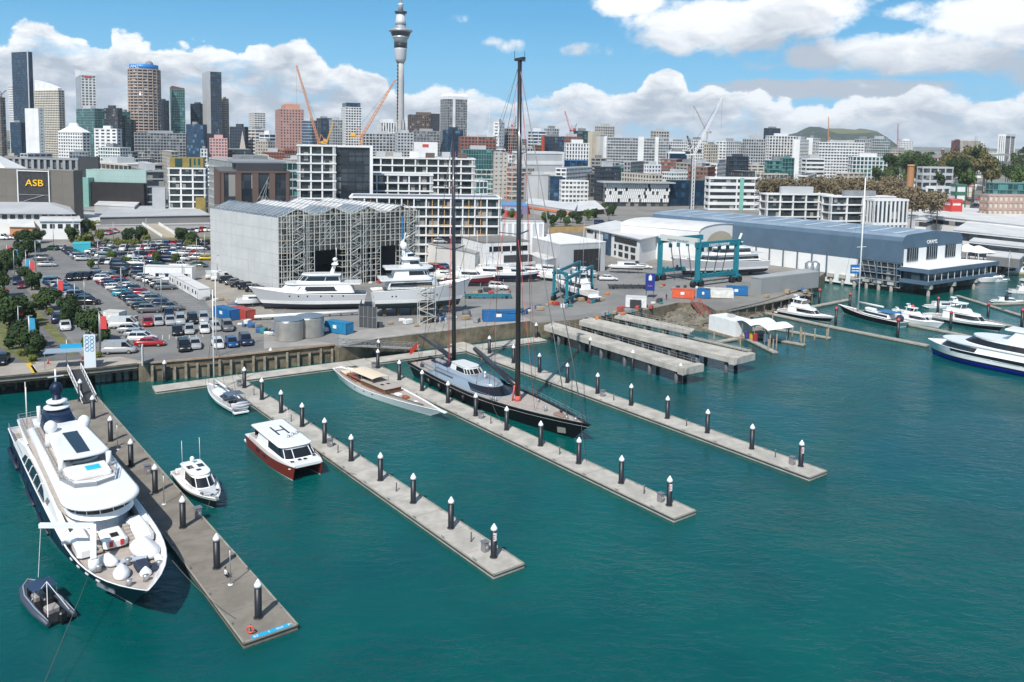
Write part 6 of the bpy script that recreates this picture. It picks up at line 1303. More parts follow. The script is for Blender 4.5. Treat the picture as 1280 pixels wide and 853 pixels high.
crow(['navy','maroon'],(22.5,355),(28,359.5),-62,'from the top of the pair parked along the street');crow([('black','sedan')],(1,454),(2,454),-70,'cut by the left picture edge near the wharf')
crow([('white','van'),('white','van'),'black','grey','black','black','black'],(270,348.5),(319,364),25,'from the left along the foot of the wrapped shed')
crow(['grey','silver'],(54.5,326),(59,333.5),10,'from the top beside the navy kiosk');crow(['green','silver'],(64.5,313),(75,312.5),170,'from the left behind the navy kiosk')
crow([('white','van'),'white','red','navy','white'],(1,300),(40,298),5,'from the left in front of the long harbour office',True)
FC=['white','silver','navy','black','grey','white','blue','silver','red','black','white','grey','navy']
def fill(n,p0,p1,rz,where,seed):rr=random.Random(seed);crow([rr.choice(FC)for _ in range(n)],p0,p1,rz,where,True)
fill(7,(87,315),(104,326),12,'from the top in the far left diagonal row',1);fill(9,(108,313),(134,324),12,'from the top in the second far diagonal row',2);fill(8,(118,311),(146,321),12,'from the top in the third far diagonal row',3)
fill(17,(122,308.5),(258,305.5),-80,'from the left in the farthest car row',4);fill(14,(140,314),(200,311),-80,'from the left in the second farthest car row',5);fill(9,(203,312),(256,313),10,'from the left in the far row by the wrapped shed',6)
fill(8,(207,318),(252,320),10,'from the left in the second row by the wrapped shed',7);fill(13,(133,322),(196,321),-80,'from the left in the middle far row',8);fill(12,(122,330),(196,327.5),-80,'from the left in the lower far row',9)
crow(['navy','white','navy','navy','silver','silver'],(150,333),(246,325),5,'from the left in the lane of the far car park',True);crow([('black','suv'),('navy','hatchback'),'green',('white','ute'),'green'],(150,338),(249,334),3,'from the left along the dividing lane',True)
crow([('yellow','hatchback')],(258,325.5),(259,325.5),10,'standing alone near the shed corner',True);fill(6,(129,294),(142,291),10,'from the left behind the shrubs below the parking hall',11);fill(6,(236,291),(262,289),-80,'from the left right of the parking ramp',12)
crow(['navy','red','blue','navy'],(534,339),(567,334),15,'from the left behind the hauled out boats',True);crow(['silver','black','navy'],(548,305.5),(572,305),5,'from the left on the roof of the white boundary building',True)
for o in list(S.objects):
 if o.name.startswith('parked_car')and 'on the roof'in str(o.get('label')):p=g(550+8*int(o.name[-1])%24,304.5,11);o.location=(p.x,p.y,11.02)
crow([('white','suv')],(624.5,362),(625,362),-20,'in the open yard below the navy hulled launch');crow([('silver','van'),('white','sedan')],(792,334.5),(805,336),-8,'from the left in front of the marina office');crow([('white','sedan')],(760,351),(761,351),0,'near the sailing boat in the open yard')
crow([('white','ute')],(395,414),(396,414),-30,'between the silver tank and the light blue container')
crow([('navy','van')],(750,281),(751,281),0,'by the wharf street trees',True)
fill(12,(1212,268),(1232,240),100,'up the distant street at the right',14);fill(10,(1222,268),(1238,240),100,'up the right lane of the distant street',15)
# ================================================================== TREES
def leafmat(name,a,b,c_=None):
 if name in MATS:return MATS[name]
 M=bpy.data.materials.new(name);M.use_nodes=True;t=NT(M.node_tree);bs=t.n['Principled BSDF'];ge=t.new('ShaderNodeNewGeometry');oi=t.new('ShaderNodeObjectInfo')
 f=t.m('ADD',t.m('MULTIPLY',ge.outputs['Random Per Island'],.75),t.m('MULTIPLY',oi.outputs['Random'],.25))
 t.l.new(t.mix(f,c4(a),c4(b)),bs.inputs['Base Color']);bs.inputs['Roughness'].default_value=.75;bs.inputs['Specular IOR Level'].default_value=.25
 MATS[name]=M;return M
L_DK=leafmat('dark_leaves',(.012,.030,.010),(.050,.085,.022));L_MD=leafmat('green_leaves',(.03,.065,.015),(.10,.15,.03));L_YG=leafmat('yellow_green_leaves',(.08,.11,.02),(.20,.21,.04))
L_BR=leafmat('bare_brown_twigs',(.13,.10,.06),(.25,.20,.12));L_GB=leafmat('olive_budding_leaves',(.09,.085,.03),(.19,.165,.06))
BARK=mat('bark',(.09,.065,.045),.9,var=.3,vs=3)
def crown_mesh(name,m,n,leaf,seed,squash=.85,lumps=9,cone=0.):
 """leaf sized faces gathered in lumps through a unit crown (radius 1, centred at z = 0)"""
 rr=random.Random(seed);m_=MB();C_=[]
 for k in range(lumps):
  a=rr.uniform(0,2*pi);r_=rr.uniform(.25,.68);z=rr.uniform(-.5,.62)*squash
  if cone:r_*=(1-(z/squash+.5)*cone*.6)
  C_.append((Vector((r_*cos(a),r_*sin(a),z)),rr.uniform(.30,.48)))
 C_.append((Vector((0,0,0)),.62));C_.append((Vector((0,0,.38*squash)),.45))
 for k in range(n):
  c_,r_=rr.choice(C_);d=Vector((rr.gauss(0,1),rr.gauss(0,1),rr.gauss(0,1))).normalized();p=c_+d*r_*(rr.random()**.3)*Vector((1,1,squash)).length/1.65
  nrm=(d+Vector((rr.uniform(-.7,.7),rr.uniform(-.7,.7),rr.uniform(-.2,.9)))).normalized();t1=nrm.orthogonal().normalized();t2=nrm.cross(t1);a=rr.uniform(0,pi);t1,t2=t1*cos(a)+t2*sin(a),t2*cos(a)-t1*sin(a)
  s_=leaf*rr.uniform(.6,1.3);m_.add([p-t1*s_,p+t2*s_*.7,p+t1*s_,p-t2*s_*.7],[(0,1,2,3)])
 return m_.mesh(name,m)
def trunk_mesh(seed):
 rr=random.Random(seed);m_=MB();m_.tube([(0,0,0),(.03,.02,.5),(.0,.05,1.0)],[.13,.09,.06],7)
 for k in range(5):a=k*1.3+rr.random();m_.tube([(0,.02,.55+k*.06),(.25*cos(a),.25*sin(a),.95),(.5*cos(a),.5*sin(a),1.25)],[.05,.035,.012],5)
 return m_.mesh('trunk',BARK)
TR=trunk_mesh(1)
CRN={'dark':[crown_mesh('crown',L_DK,2600,.085,s_)for s_ in(1,2)],'mid':[crown_mesh('crown',L_MD,1300,.10,s_)for s_ in(3,4)],'yellow':[crown_mesh('crown',L_YG,1100,.10,s_,.7)for s_ in(5,)],'brown':[crown_mesh('crown',L_BR,1200,.085,s_,.9,12)for s_ in(6,7)],'olive':[crown_mesh('crown',L_GB,900,.10,s_,.9,10)for s_ in(8,)],'far':[crown_mesh('crown',L_DK,320,.17,9),crown_mesh('crown',L_MD,320,.17,10)],'farbrown':[crown_mesh('crown',L_BR,420,.14,11,.9)],'conifer':[crown_mesh('crown',L_DK,500,.13,12,1.6,12,1.)]}
NTR=0
def tree(u,v,wpx,hpx,kind,label,name='tree',group=None,Y=None,zb=None):
 global NTR
 if Y:p=at(u,v,Y);z=terr(p.x,Y)if zb is None else zb;top=at(u,v-hpx,Y).z;p.z=z;hh=top-z
 else:p=g(u,v);hh=hpx*p.y/1064
 r_=wpx/2*p.y/1064;rt=root(name,label,name.replace('_',' '),p,(NTR*1.7)%6.28,group);NTR+=1
 cm=CRN[kind][NTR%len(CRN[kind])];ch=max(r_*.8,min(hh*.52,r_*1.1));o=bpy.data.objects.new('crown',cm);COL.objects.link(o);o.parent=rt;sq=ch/.85 if kind!='conifer'else ch/1.1
 o.location=(0,0,max(ch*.75,hh-ch));o.scale=(r_,r_,sq)
 if name=='tree':
  t_=bpy.data.objects.new('trunk',TR);COL.objects.link(t_);t_.parent=rt;s_=max(.3,(hh-ch)/.95);t_.scale=(max(r_*.5,.3),max(r_*.5,.3),s_)
 return rt
ST=[(118,428,36,47,'largest round dark green street tree beside the car park'),(90,406,30,37,'round street tree directly above the largest one'),(58,388,28,31,'round street tree between the street and the car park, third up'),(40,363,20,24,'smaller round street tree far up the right side of the street'),(33,352,16,20,'topmost round street tree on the right side of the street'),(46,446,28,33,'lowest dark tree on the left side of the street'),(28,436,32,40,'dark tree second from the bottom on the left side of the street'),(12,412,36,44,'broad dark tree third from the bottom on the left of the street'),(28,404,26,34,'dark tree fourth from the bottom on the left of the street'),(0,398,26,44,'dark tree cut by the left picture edge, lower one'),(-2,372,22,34,'dark tree cut by the left picture edge, upper one'),(8,338,22,28,'dark tree at the top left of the street by banners'),(20,340,14,22,'small dark tree at the top left of the street'),(2,350,18,26,'dark tree at the far left edge beyond the street'),(34,322,26,26,'grey green tree beside the navy kiosk'),(28,305,18,18,'dark tree between brick shed and kiosk, left one'),(46,304,20,19,'dark tree between brick shed and kiosk, right one'),(90,303,16,20,'dark tree in front of the small white office block'),(108,296,16,24,'dark tree at the right of the harbour office'),(161,304,16,19,'dark tree left of the parking ramp, left one'),(175,303,18,22,'dark tree left of the parking ramp, right one'),(226,304,18,20,'dark tree right of the parking ramp, left one'),(242,308,18,19,'dark tree right of the parking ramp, right one')]
for k,(u,v,w_,h_,l)in enumerate(ST):tree(u,v,w_*1.3,h_*1.05,'dark',l,group='street trees by the car parks')
for u,v,w_,h_,l in[(140,327,14,15,'small tree among the far car rows, left'),(196,330,14,16,'small tree among the far car rows, middle'),(220,330,12,14,'small tree among the far car rows, right'),(113,337,13,14,'small bright tree by the dividing lane'),(158,331,12,11,'small tree beside the dividing lane')]:tree(u,v,w_,h_,'mid',l,group='small trees in the far car park')
YG=[(125,302,15,17),(145,308,13,12),(133,306,11,9),(158,308,10,9),(168,309,16,12),(184,306,12,14),(104,306,10,8),(116,288,20,14),(236,311,18,10),(108,308,26,6),(150,309,12,10)]
for k,(u,v,w_,h_)in enumerate(YG):tree(u,v,w_,h_,'yellow','yellow green shrub, %s from the left in the planting behind the car park'%ORD[k],'shrub','shrubs behind the car park')
for k,(u,v,w_,h_)in enumerate([(106,438,17,18),(123,447,12,7),(52,386,15,9),(44,375,12,9),(62,394,14,6),(16,432,10,6),(26,445,12,7),(40,452,14,6)]):tree(u,v,w_,h_,'yellow'if k else 'mid','low yellow green shrub under the street trees, %s listed along the street'%ORD[k],'shrub','shrubs under the street trees')
tree(531,320,16,24,'dark','dark tree between the orange framed apartments and the boundary building')
for k,(u,v,w_,h_)in enumerate([(681,279,14,14),(692,281,12,12),(701,279,13,17),(709,283,10,12),(716,279,11,15),(724,280,11,11),(735,276,12,14),(742,273,12,12),(730,268,8,9),(690,289,8,8),(761,277,9,16),(765,270,12,14),(755,262,9,8),(724,250,10,8),(733,249,9,8),(641,272,14,9),(627,274,9,13)]):
 tree(u,v,w_*1.15,h_*1.1,'dark'if k%3 else 'mid','green park tree, %s along the wharf street behind the halls'%ORD[k],group='trees along the wharf street')
hd=g(686,291);q=g(746,289)-hd;rt=root('tan_hoarding','long low tan hoarding along the wharf street trees','hoarding',hd);m_=MB();m_.beam((0,0,1.4),(q.x,q.y,1.4),.2,2.8);m_.build('panel',mat('hoarding_tan',(.42,.28,.12),.8,var=.2,vs=.3),rt);m_=MB();m_.beam((0,0,2.85),(q.x,q.y,2.85),.3,.12);m_.build('cap_rail',DARK,rt)
rr=random.Random(12)
for k in range(26):
 u=955+k*6.6+rr.uniform(-3,3);tree(u,238+rr.uniform(-2,2),24,17+rr.uniform(-3,3),'brown','bare brown tree, %s from the left in the long row behind the white framed offices'%ORD[k],group='bare brown trees behind the offices',Y=440+rr.uniform(-15,25),zb=GZ)
for k in range(9):
 u=1108+k*8;tree(u,256,28,25+rr.uniform(0,5)-k*1.2,'brown','large bare brown tree, %s right of the finned white wall'%ORD[k],group='large bare brown trees by the waterfront complex',Y=420+rr.uniform(-20,25),zb=GZ)
for k,(u,v,w_,h_)in enumerate([(1185,210,18,26),(1195,213,22,34),(1207,214,24,42),(1219,214,26,44),(1230,216,24,40),(1240,218,24,28),(1178,208,14,16)]):
 tree(u,v,w_*1.2,h_*.78,'olive','big olive budding tree, %s from the left in the group below the cream finned block'%ORD[k],group='big olive trees at the right',Y=700)
for k in range(80):
 u=rr.uniform(1085,1290);v=rr.uniform(196,226);Y=48.5*1064/max(14,v+6-180)*.62;w_=rr.uniform(12,22)
 tree(u,v,w_,rr.uniform(9,16),'far','dark green tree, number %s among the trees on the right hand slope'%(ORD[k%40]+(' again'if k>=40 else '')),group='trees on the right hand slope',Y=min(1500,max(620,Y)))
for k,(u,v,w_,h_,l)in enumerate([(1218,206,14,22,'dark pine beside the big olive trees'),(1205,214,22,20,'dark round tree in front of the olive trees'),(1192,216,20,18,'second dark round tree in front of the olive trees'),(1146,214,26,22,'broad dark tree right of the brick chimney'),(1132,212,18,18,'dark tree directly behind the brick chimney'),(1112,214,18,24,'dark tree left of the brick chimney')]):
 tree(u,v,w_,h_,'dark',l,Y=640)
HW=[wwhite,wcream,wlg,wwhite,wl('weatherboard',(.50,.50,.47))]
for k in range(78):
 u=rr.uniform(1090,1282);v=rr.uniform(192,236);Y=min(1500,max(560,48.5*1064/max(14,v+4-180)*.68));p=at(u,v,Y);p.z=terr(p.x,Y);s_=rr.uniform(7,13);d_=s_*rr.uniform(.7,1.3);h=max(3.5,at(u,v,Y).z-p.z+rr.uniform(0,3))if False else rr.uniform(5,9)
 rt=root('house','%s walled house, %s of the small houses scattered on the right hand slope'%(('white','cream','grey')[k%3],ORD[k%39]+(' more'if k>=39 else '')),'house',p,rr.uniform(0,1.5),'houses on the right hand slope')
 m_=MB();m_.box(-s_/2,s_/2,-d_/2,d_/2,-2,h*.62);m_.build('wall',rr.choice(HW),rt)
 m_=MB();m_.add([(-s_*.55,-d_*.55,h*.61),(s_*.55,-d_*.55,h*.61),(s_*.55,d_*.55,h*.61),(-s_*.55,d_*.55,h*.61),(-s_*.5,0,h),(s_*.5,0,h)],[(0,1,5,4),(2,3,4,5),(0,4,3),(1,2,5),(3,2,1,0)]);m_.build('roof',rr.choice((groof,wroof,FR_[3][0],wroof,droof)),rt)
p=at(1138,222,560);rt=root('brick_chimney','stout orange brick chimney rising from the trees at the right','chimney',(p.x,p.y,GZ));zt=at(1138,206.5,560).z-GZ;m_=MB();m_.lathe([(2.6,0),(2.1,zt)],n=14,smooth=False);m_.build('shaft',wl('chimney_brick',(.42,.20,.09)),rt);m_=MB();m_.lathe([(2.35,zt-1),(2.35,zt+.2),(1.8,zt+.3)],n=14);m_.build('rim',wl('orange_brick',(.5,.24,.11)),rt)
a=at(1095,196,1150);b=at(1290,193,1250);rt=root('motorway_viaduct','long concrete motorway viaduct crossing behind the trees at the right','viaduct',(a.x,a.y,0));q=b-a;m_=MB();m_.beam((0,0,a.z),(q.x,q.y,b.z),9,2.2);m_.build('deck',wl('viaduct_concrete',(.30,.30,.29)),rt)
m_=MB()
for k in range(9):s_=(k+.5)/9;m_.beam((q.x*s_,q.y*s_,5),(q.x*s_,q.y*s_,a.z),2)
m_.build('pier',wl('viaduct_concrete',(.3,.3,.29)),rt)
B_('low_warehouse','long dark roofed warehouse among the trees right of the brick chimney',1148,1154,1190,209,620,78,wlg,G_DK,fh=5,sp=2,bw=6,mw=1,base=None,roof=droof,plant=False)
B_('glass_office','long dark teal glass office at the right edge above the red heritage block',1238,1242,1330,229,470,82,wteal,G_TL,fh=4,sp=.4,bw=4,mw=.2,base=None,plant=False,maxw=60)
B_('heritage_block','pale red and cream heritage building at the right edge by the grass',1232,1236,1300,244,440,82,wl('heritage_red',(.42,.29,.24)),wcream,fh=3.6,sp=1.2,bw=3,mw=1.2,base=None,plant=False,maxw=50)
B_('green_roof_store','low green and white petrol station canopy beside the distant street',1188,1196,1208,231,540,80,mat('green_sign',(.05,.16,.10)),wwhite,fh=5,sp=2,bw=8,mw=1,base=None,plant=False)
B_('red_shop','low red fronted shop at the near end of the distant street',1187,1190,1200,250,450,78,mat('sign_red3',(.55,.05,.04)),wwhite,fh=5,sp=3,bw=8,mw=1,base=None,plant=False)
B_('white_shop','white gabled shop with green stripe left of the distant street',1160,1170,1188,234,500,60,wwhite,G_TL,fh=5,sp=2.4,bw=6,mw=2,base=None,plant=False)
m_=MB();P=[(1196,262),(1240,262),(1240,222),(1222,222)];V=[g(u,v)for u,v in P];m_.add([(p.x,p.y,GZ+.02)for p in V],[(0,1,2,3)]);struct(m_.build('road',roadm),'distant street running away at the right')
# ================================================================== BOATS
teak=mat('teak_deck',(.40,.35,.31),.7,var=.12,vs=1.5);teakr=mat('varnished_teak',(.30,.085,.03),.3,var=.2,vs=2);navyh=mat('navy_hull',(.006,.018,.050),.45,spec=.3)
blackh=mat('black_hull',(.006,.006,.008),.38,spec=.3);antir=mat('red_boot_stripe',(.45,.01,.015),.4);sgrey=mat('antifoul_grey',(.022,.028,.042),.6);silverp=mat('silver_blue_paint',(.32,.38,.44),.22,.25,coat=.5)
redh=mat('brown_red_hull',(.19,.022,.012),.35);tint=mat('tinted_window',(.012,.014,.018),.07,spec=.8);greyh=mat('pale_grey_hull',(.50,.51,.53),.25,coat=.3);bimini=mat('navy_canvas',(.02,.03,.06),.85);fabric=mat('white_cover',(.74,.75,.76),.6,bump=.3,bs=3)
creamc=mat('cream_canvas',(.66,.56,.42),.8);bronze=mat('rail_steel',(.55,.56,.57),.3,.7)
def lerp(a,b,t):return a+(b-a)*t
class Hull:
 def __init__(s,L,B,fs,fm,fb,dr=.8,rake=3.,srake=0.,sw=.8,pd=2.6,pw=1.7,tm=.45,flare=.12):s.__dict__.update(locals())
 def sheer(s,t):return s.fs+(s.fm-s.fs)*min(1,t/.5)+(s.fb-s.fm)*max(0,(t-.45)/.55)**1.7
 def half(s,t,z):
  zf=max(0,min(1,z/s.fb));p=s.pw+(s.pd-s.pw)*zf;b=s.B/2*(1-s.flare*(1-zf))
  k=s.sw+(1-s.sw)*sin(pi/2*t/s.tm)if t<s.tm else 1-((t-s.tm)/(1-s.tm))**p
  if z<0:b*=sqrt(max(.0,1-(z/-s.dr)**2))**.8
  return max(.015,b*k)
 def pt(s,t,z,side,off=0.):
  zz_=max(z,0);x0=s.srake*(1-zz_/s.fs)if z<s.fs else 0;x1=s.L-s.rake*(1-min(1.1,zz_/s.fb))-(-z*.5 if z<0 else 0)
  return(x0+(x1-x0)*t,side*(s.half(t,z)+off),z)
 def build(s,rt,bands,name='hull',ns=26,deck=None,bul=.6,cap=None,deckname='deck',bottom=None,tts=None):
  """bands: list of (z or 'sheer' offset, material) from keel up"""
  ts=[1-(1-i/ns)**1.25 for i in range(ns+1)];mats=[];lv=[];
  for(zr,m)in bands:
   if m not in mats:mats.append(m)
   lv.append((zr,mats.index(m)))
  m_=MB();rings=[]
  def zl(zr,t):return s.sheer(t)-zr[1]if isinstance(zr,tuple)else zr
  for t in ts:
   P=[s.pt(t,zl(zr,t),1)for zr,_ in lv[::-1]];Q=[s.pt(t,zl(zr,t),-1)for zr,_ in lv];rings.append(P+Q)
  nl=len(lv)
  def mi(i,j):return lv[nl-1-j][1]if j<nl-1 else(lv[0][1]if j==nl-1 else lv[j-nl+1][1])
  m_.loft(rings,0,False,True,mis=mi)
  o=len(m_.v);r0=rings[0];m_.add(r0,[tuple(range(len(r0)))],lv[-1][1]);h_=m_.build(name,mats,rt,fix=False)
  if deck:
   m_=MB();rg=[[s.pt(t,s.sheer(t)-bul,1,-.06),s.pt(t,s.sheer(t)-bul,-1,-.06)]for t in ts];m_.loft(rg,0,False,False);m_.build(deckname,deck,rt)
   m_=MB()
   for sd in(1,-1):m_.loft([[s.pt(t,s.sheer(t)-bul,sd,-.16),s.pt(t,s.sheer(t)+.01,sd,-.14),s.pt(t,s.sheer(t)+.05,sd,-.10),s.pt(t,s.sheer(t)+.05,sd,.03),s.pt(t,s.sheer(t)-.05,sd,.04)]for t in ts],0,False,True)
   m_.beam(s.pt(0,s.sheer(0)+.0,1,-.08),s.pt(0,s.sheer(0),-1,-.08),.14,.12);m_.build('bulwark_rail',cap or WHITE,rt)
  return h_
 def rail(s,rt,h=.9,t0=0,t1=1.,dz=.0,n=24,name='guard_rail',m=None,r=.05,inn=-.1,mid=True):
  m_=MB()
  for sd in(1,-1):
   pts=[]
   for i in range(n+1):
    t=lerp(t0,t1,i/n);p=Vector(s.pt(t,s.sheer(t),sd,inn));p.z+=dz;pts.append(p);m_.beam(p,p+Vector((0,0,h)),r*.8)
   for i in range(n):m_.beam(pts[i]+Vector((0,0,h)),pts[i+1]+Vector((0,0,h)),r)
   if mid:
    for i in range(n):m_.beam(pts[i]+Vector((0,0,h*.5)),pts[i+1]+Vector((0,0,h*.5)),r*.6)
  m_.build(name,m or bronze,rt)
def outline(x0,x1,wa,wf,nose,n=8,sq=1.,ch=.3):
 P=[(x0+ch,-wa),(lerp(x0,x1-nose,.5),-(wa+wf)/2*1.0)]
 for i in range(n*2+1):
  a=-pi/2+pi*i/(2*n);c_,s_=cos(a),sin(a);P.append((x1-nose+nose*abs(c_)**sq,wf*(1 if s_>0 else-1)*abs(s_)**sq))
 return P+[(lerp(x0,x1-nose,.5),(wa+wf)/2),(x0+ch,wa),(x0,wa-ch),(x0,-wa+ch)]
def house(rt,name,m,x0,x1,wa,wf,nose,z0,z1,inset=.3,rf=1.,ra=.0,win=None,wm=None,sq=1.,wname='window_band',n=8,roof=None,wi=None,mull=0):
 """lofted deckhouse; win = (low, high) fractions of its height, wi = part of the perimeter"""
 a=outline(x0,x1,wa,wf,nose,n,sq);b=outline(x0+ra,x1-rf,wa-inset,wf-inset,nose*.9,n,sq)
 m_=MB();m_.loft([[(x,y,z0)for x,y in a],[(x,y,z1)for x,y in b]],0,True,False,cap1=True);h_=m_.build(name,m,rt)
 if win:
  def mid(f,off):
   P=[]
   for(p,q)in zip(a,b):
    x,y=lerp(p[0],q[0],f),lerp(p[1],q[1],f);cx_=lerp((x0+x1)/2,(x0+x1)/2,.5);d=Vector((x-cx_,y*2.5));d=d.normalized()if d.length>0 else d;P.append((x+d.x*off,y+d.y*off,lerp(z0,z1,f)))
   return P
  N_=len(a);rng=wi or(0,N_)
  lo,hi=mid(win[0],.05),mid(win[1],.05);idx=[k%N_ for k in range(rng[0],rng[1]+1)]
  m_=MB();m_.loft([[lo[k]for k in idx],[hi[k]for k in idx]],0,False,False);wb=m_.build(wname,wm or tint,h_ if False else rt)
  if mull:
   m2=MB();lo,hi=mid(win[0],.08),mid(win[1],.08)
   for k in idx[::mull]:m2.beam(lo[k],hi[k],.1)
   m2.build('window_post',m,wb)
 if roof:
  ov,th=roof[:2];xf=roof[2]if len(roof)>2 else 0;c_=outline(x0+ra-ov,x1-rf+ov+xf,wa-inset+ov,wf-inset+ov,nose,n,sq);d_=outline(x0+ra-ov*.7,x1-rf+ov*.6+xf,wa-inset+ov*.6,wf-inset+ov*.6,nose,n,sq)
  m_=MB();m_.loft([[(x,y,z1+.01)for x,y in c_],[(x,y,z1+th*.6)for x,y in c_],[(x,y,z1+th)for x,y in d_]],0,True,True,cap0=True,cap1=True);m_.build('roof',m,rt)
 return h_
def radome(rt,x,y,z,r,m=None):m_=MB();m_.lathe([(r*.75,0),(r*.8,r*.25),(r,r*.7),(r*.95,r*1.2),(r*.7,r*1.65),(r*.3,r*1.92),(.02,r*2)],(x,y,z),14);m_.build('radome',m or GEL,rt)
def rline(rt,pts,h,name='handrail',r=.05,m=None,mid=True,closed=False):
 m_=MB();P=[Vector(p)for p in pts]
 for i in range(len(P)-(0 if closed else 1)):
  a,b=P[i],P[(i+1)%len(P)];n=max(1,int((b-a).length/1.2))
  for k in range(n):q=a+(b-a)*k/n;m_.beam(q,q+Vector((0,0,h)),r*.8)
  m_.beam(a+Vector((0,0,h)),b+Vector((0,0,h)),r)
  if mid:m_.beam(a+Vector((0,0,h*.5)),b+Vector((0,0,h*.5)),r*.6)
 m_.build(name,m or bronze,rt)
def place(a,b,z=0):p=AX*a+BX*b;return Vector((p.x,p.y,z))
RZB=atan2(-AX.y,-AX.x)
def part(rt,name,m,f):m_=MB();f(m_);return m_.build(name,m,rt)
rt=root('superyacht','huge white superyacht with dark navy hull moored at the left pier','superyacht',place(146,20.2),RZB)
H=Hull(62.6,9.5,3.4,3.75,4.4,1.2,6.6,.6,.92,6.5,2.1,.48,.05)
H.build(rt,[(-1.1,sgrey),(-.3,sgrey),(.16,WHITE),(.36,navyh),(('s',.9),navyh),(('s',.22),navyh),(('s',0),WHITE)],deck=teak,bul=.95,cap=GEL)
for k in range(9):part(rt,'hull_window',tint,lambda m:m.box(8+k*3.6,9.4+k*3.6,-4.62,-4.4,1.5,2.1))
for k in range(4):part(rt,'mooring_slot',GEL,lambda m:m.beam(Vector(H.pt(.80+k*.035,3.1,-1,.04)),Vector(H.pt(.81+k*.035,3.1,-1,.04)),.12,.16))
part(rt,'anchor_pocket',mat('dull_steel',(.2,.22,.24),.5),lambda m:m.beam(Vector(H.pt(.90,1.6,-1,.06)),Vector(H.pt(.95,1.9,-1,.06)),.1,.7))
part(rt,'rubbing_fender',mat('fender_navy',(.01,.018,.04),.5),lambda m:m.tube([H.pt(.03,.9,-1,.25),H.pt(.12,.9,-1,.3),H.pt(.2,.9,-1,.2)],.3,8))
for k in range(2):part(rt,'side_fender',mat('fender_navy',(.01,.018,.04),.5),lambda m:m.tube([H.pt(.34+k*.17,1.0,-1,.12),H.pt(.40+k*.17,1.,-1,.2),H.pt(.46+k*.17,1.0,-1,.1)],.2,8))
part(rt,'swim_platform',teak,lambda m:m.rbox(-2.4,.4,-3.9,3.9,.5,.85,.1))
house(rt,'main_deck_house',GEL,6,45,3.5,4.05,9,3.0,5.3,.15,1.2,2.5,n=8)
for sd in(-1,1):
 part(rt,'side_wing',GEL,lambda m:m.prism([(9,sd*3.6),(44,sd*3.8),(44.5,sd*4.2),(9,sd*4.2)],3.0,4.4))
 def arch(m):
  P=[(16,3.75),(17.2,4.7),(21,5.15),(27,5.15),(31.5,4.7),(33.6,3.9),(32,3.7)];m.add([(x,sd*(4.67-(z-3.5)*.28),z)for x,z in P]+[(x,sd*4.2,z)for x,z in P],[tuple(range(7))if sd<0 else tuple(range(6,-1,-1))]+[(i,(i+1)%7,7+(i+1)%7,7+i)for i in range(7)])
 w_=part(rt,'arched_window',tint,arch)
 part(w_,'window_bar',GEL,lambda m:[m.beam((19+k*3.4,sd*4.62,3.8),(20+k*3.4,sd*4.30,5.1),.14,.14)for k in range(4)])
 def fair(m):
  P=[(8,3.5),(10,4.6),(16,5.3),(30,5.4),(37,5.1),(42,4.6),(46,4.1),(46,3.5)];m.add([(x,sd*(4.62-(z-3.5)*.28),z)for x,z in P]+[(x,sd*3.7,z)for x,z in P],[tuple(range(8))if sd<0 else tuple(range(7,-1,-1)),tuple(range(15,7,-1))if sd<0 else tuple(range(8,16))]+[(i,i+1,9+i,8+i)for i in range(7)])
 part(rt,'side_fairing',GEL,fair)
 part(rt,'hull_vent',STEEL,lambda m:[m.beam((34.2+k*.55,sd*4.5,4.2),(34.8+k*.55,sd*4.3,4.9),.1,.12)for k in range(3)])
part(rt,'bridge_deck',teak,lambda m:m.prism([(x,y)for x,y in outline(5,45.5,3.4,4.0,6)],5.28,5.40))
house(rt,'wheelhouse',GEL,13,46.2,3.0,3.55,4.2,5.4,6.75,.15,1.5,1.,win=(.40,.88),wi=(3,17),roof=(.7,.38,1.2),n=8,mull=2)
part(rt,'roof_walkway',teak,lambda m:m.prism([(x,y)for x,y in outline(14,37.5,2.7,3.1,2)],7.12,7.17))
rline(rt,[(14,-2.9,7.15),(36,-3.2,7.15),(39.4,-2.2,7.15),(40.2,0,7.15),(39.4,2.2,7.15),(36,3.2,7.15),(14,2.9,7.15)],.85,'sun_deck_rail')
part(rt,'glass_screen',mat('screen_glass',(.20,.22,.24),.1),lambda m:m.loft([[(36,-3.2,z),(39.4,-2.2,z),(40.2,0,z),(39.4,2.2,z),(36,3.2,z)]for z in(7.2,7.7)],0,False,False))
part(rt,'sun_deck_surround',GEL,lambda m:m.rbox(33.4,37.2,-2.4,2.4,7.17,7.75,.2))
part(rt,'blue_pool',mat('pool_blue',(.03,.50,.68),.15),lambda m:m.box(34.6,36.2,-.2,1.4,7.76,7.80))
part(rt,'sun_lounger',GEL,lambda m:[m.rbox(31.2,33.2,y,y+.8,7.17,7.6,.12)for y in(-1.9,)])
part(rt,'pillar',GEL,lambda m:m.tube([(33.6,-2.6,7.1),(33.6,-2.6,9.0)],.32,10));part(rt,'pillar',GEL,lambda m:m.tube([(34.4,2.6,7.1),(34.4,2.6,9.0)],.32,10))
house(rt,'hardtop_house',GEL,20.5,31.5,2.1,2.3,1.5,7.15,8.7,.25,.6,.6,win=(.2,.75),wi=(0,19))
part(rt,'hardtop',GEL,lambda m:m.loft([[(x,y,8.7)for x,y in outline(19.5,34.2,2.3,2.9,1.2)],[(x,y,8.95)for x,y in outline(19.4,34.4,2.35,2.95,1.2)],[(x,y,9.1)for x,y in outline(19.8,33.8,2.0,2.6,1.)]],0,True,True,cap0=True,cap1=True))
part(rt,'skylight',tint,lambda m:m.prism([(24.5,-.9),(33.2,-.75),(33.2,.75),(24.5,.9)],9.11,9.15))
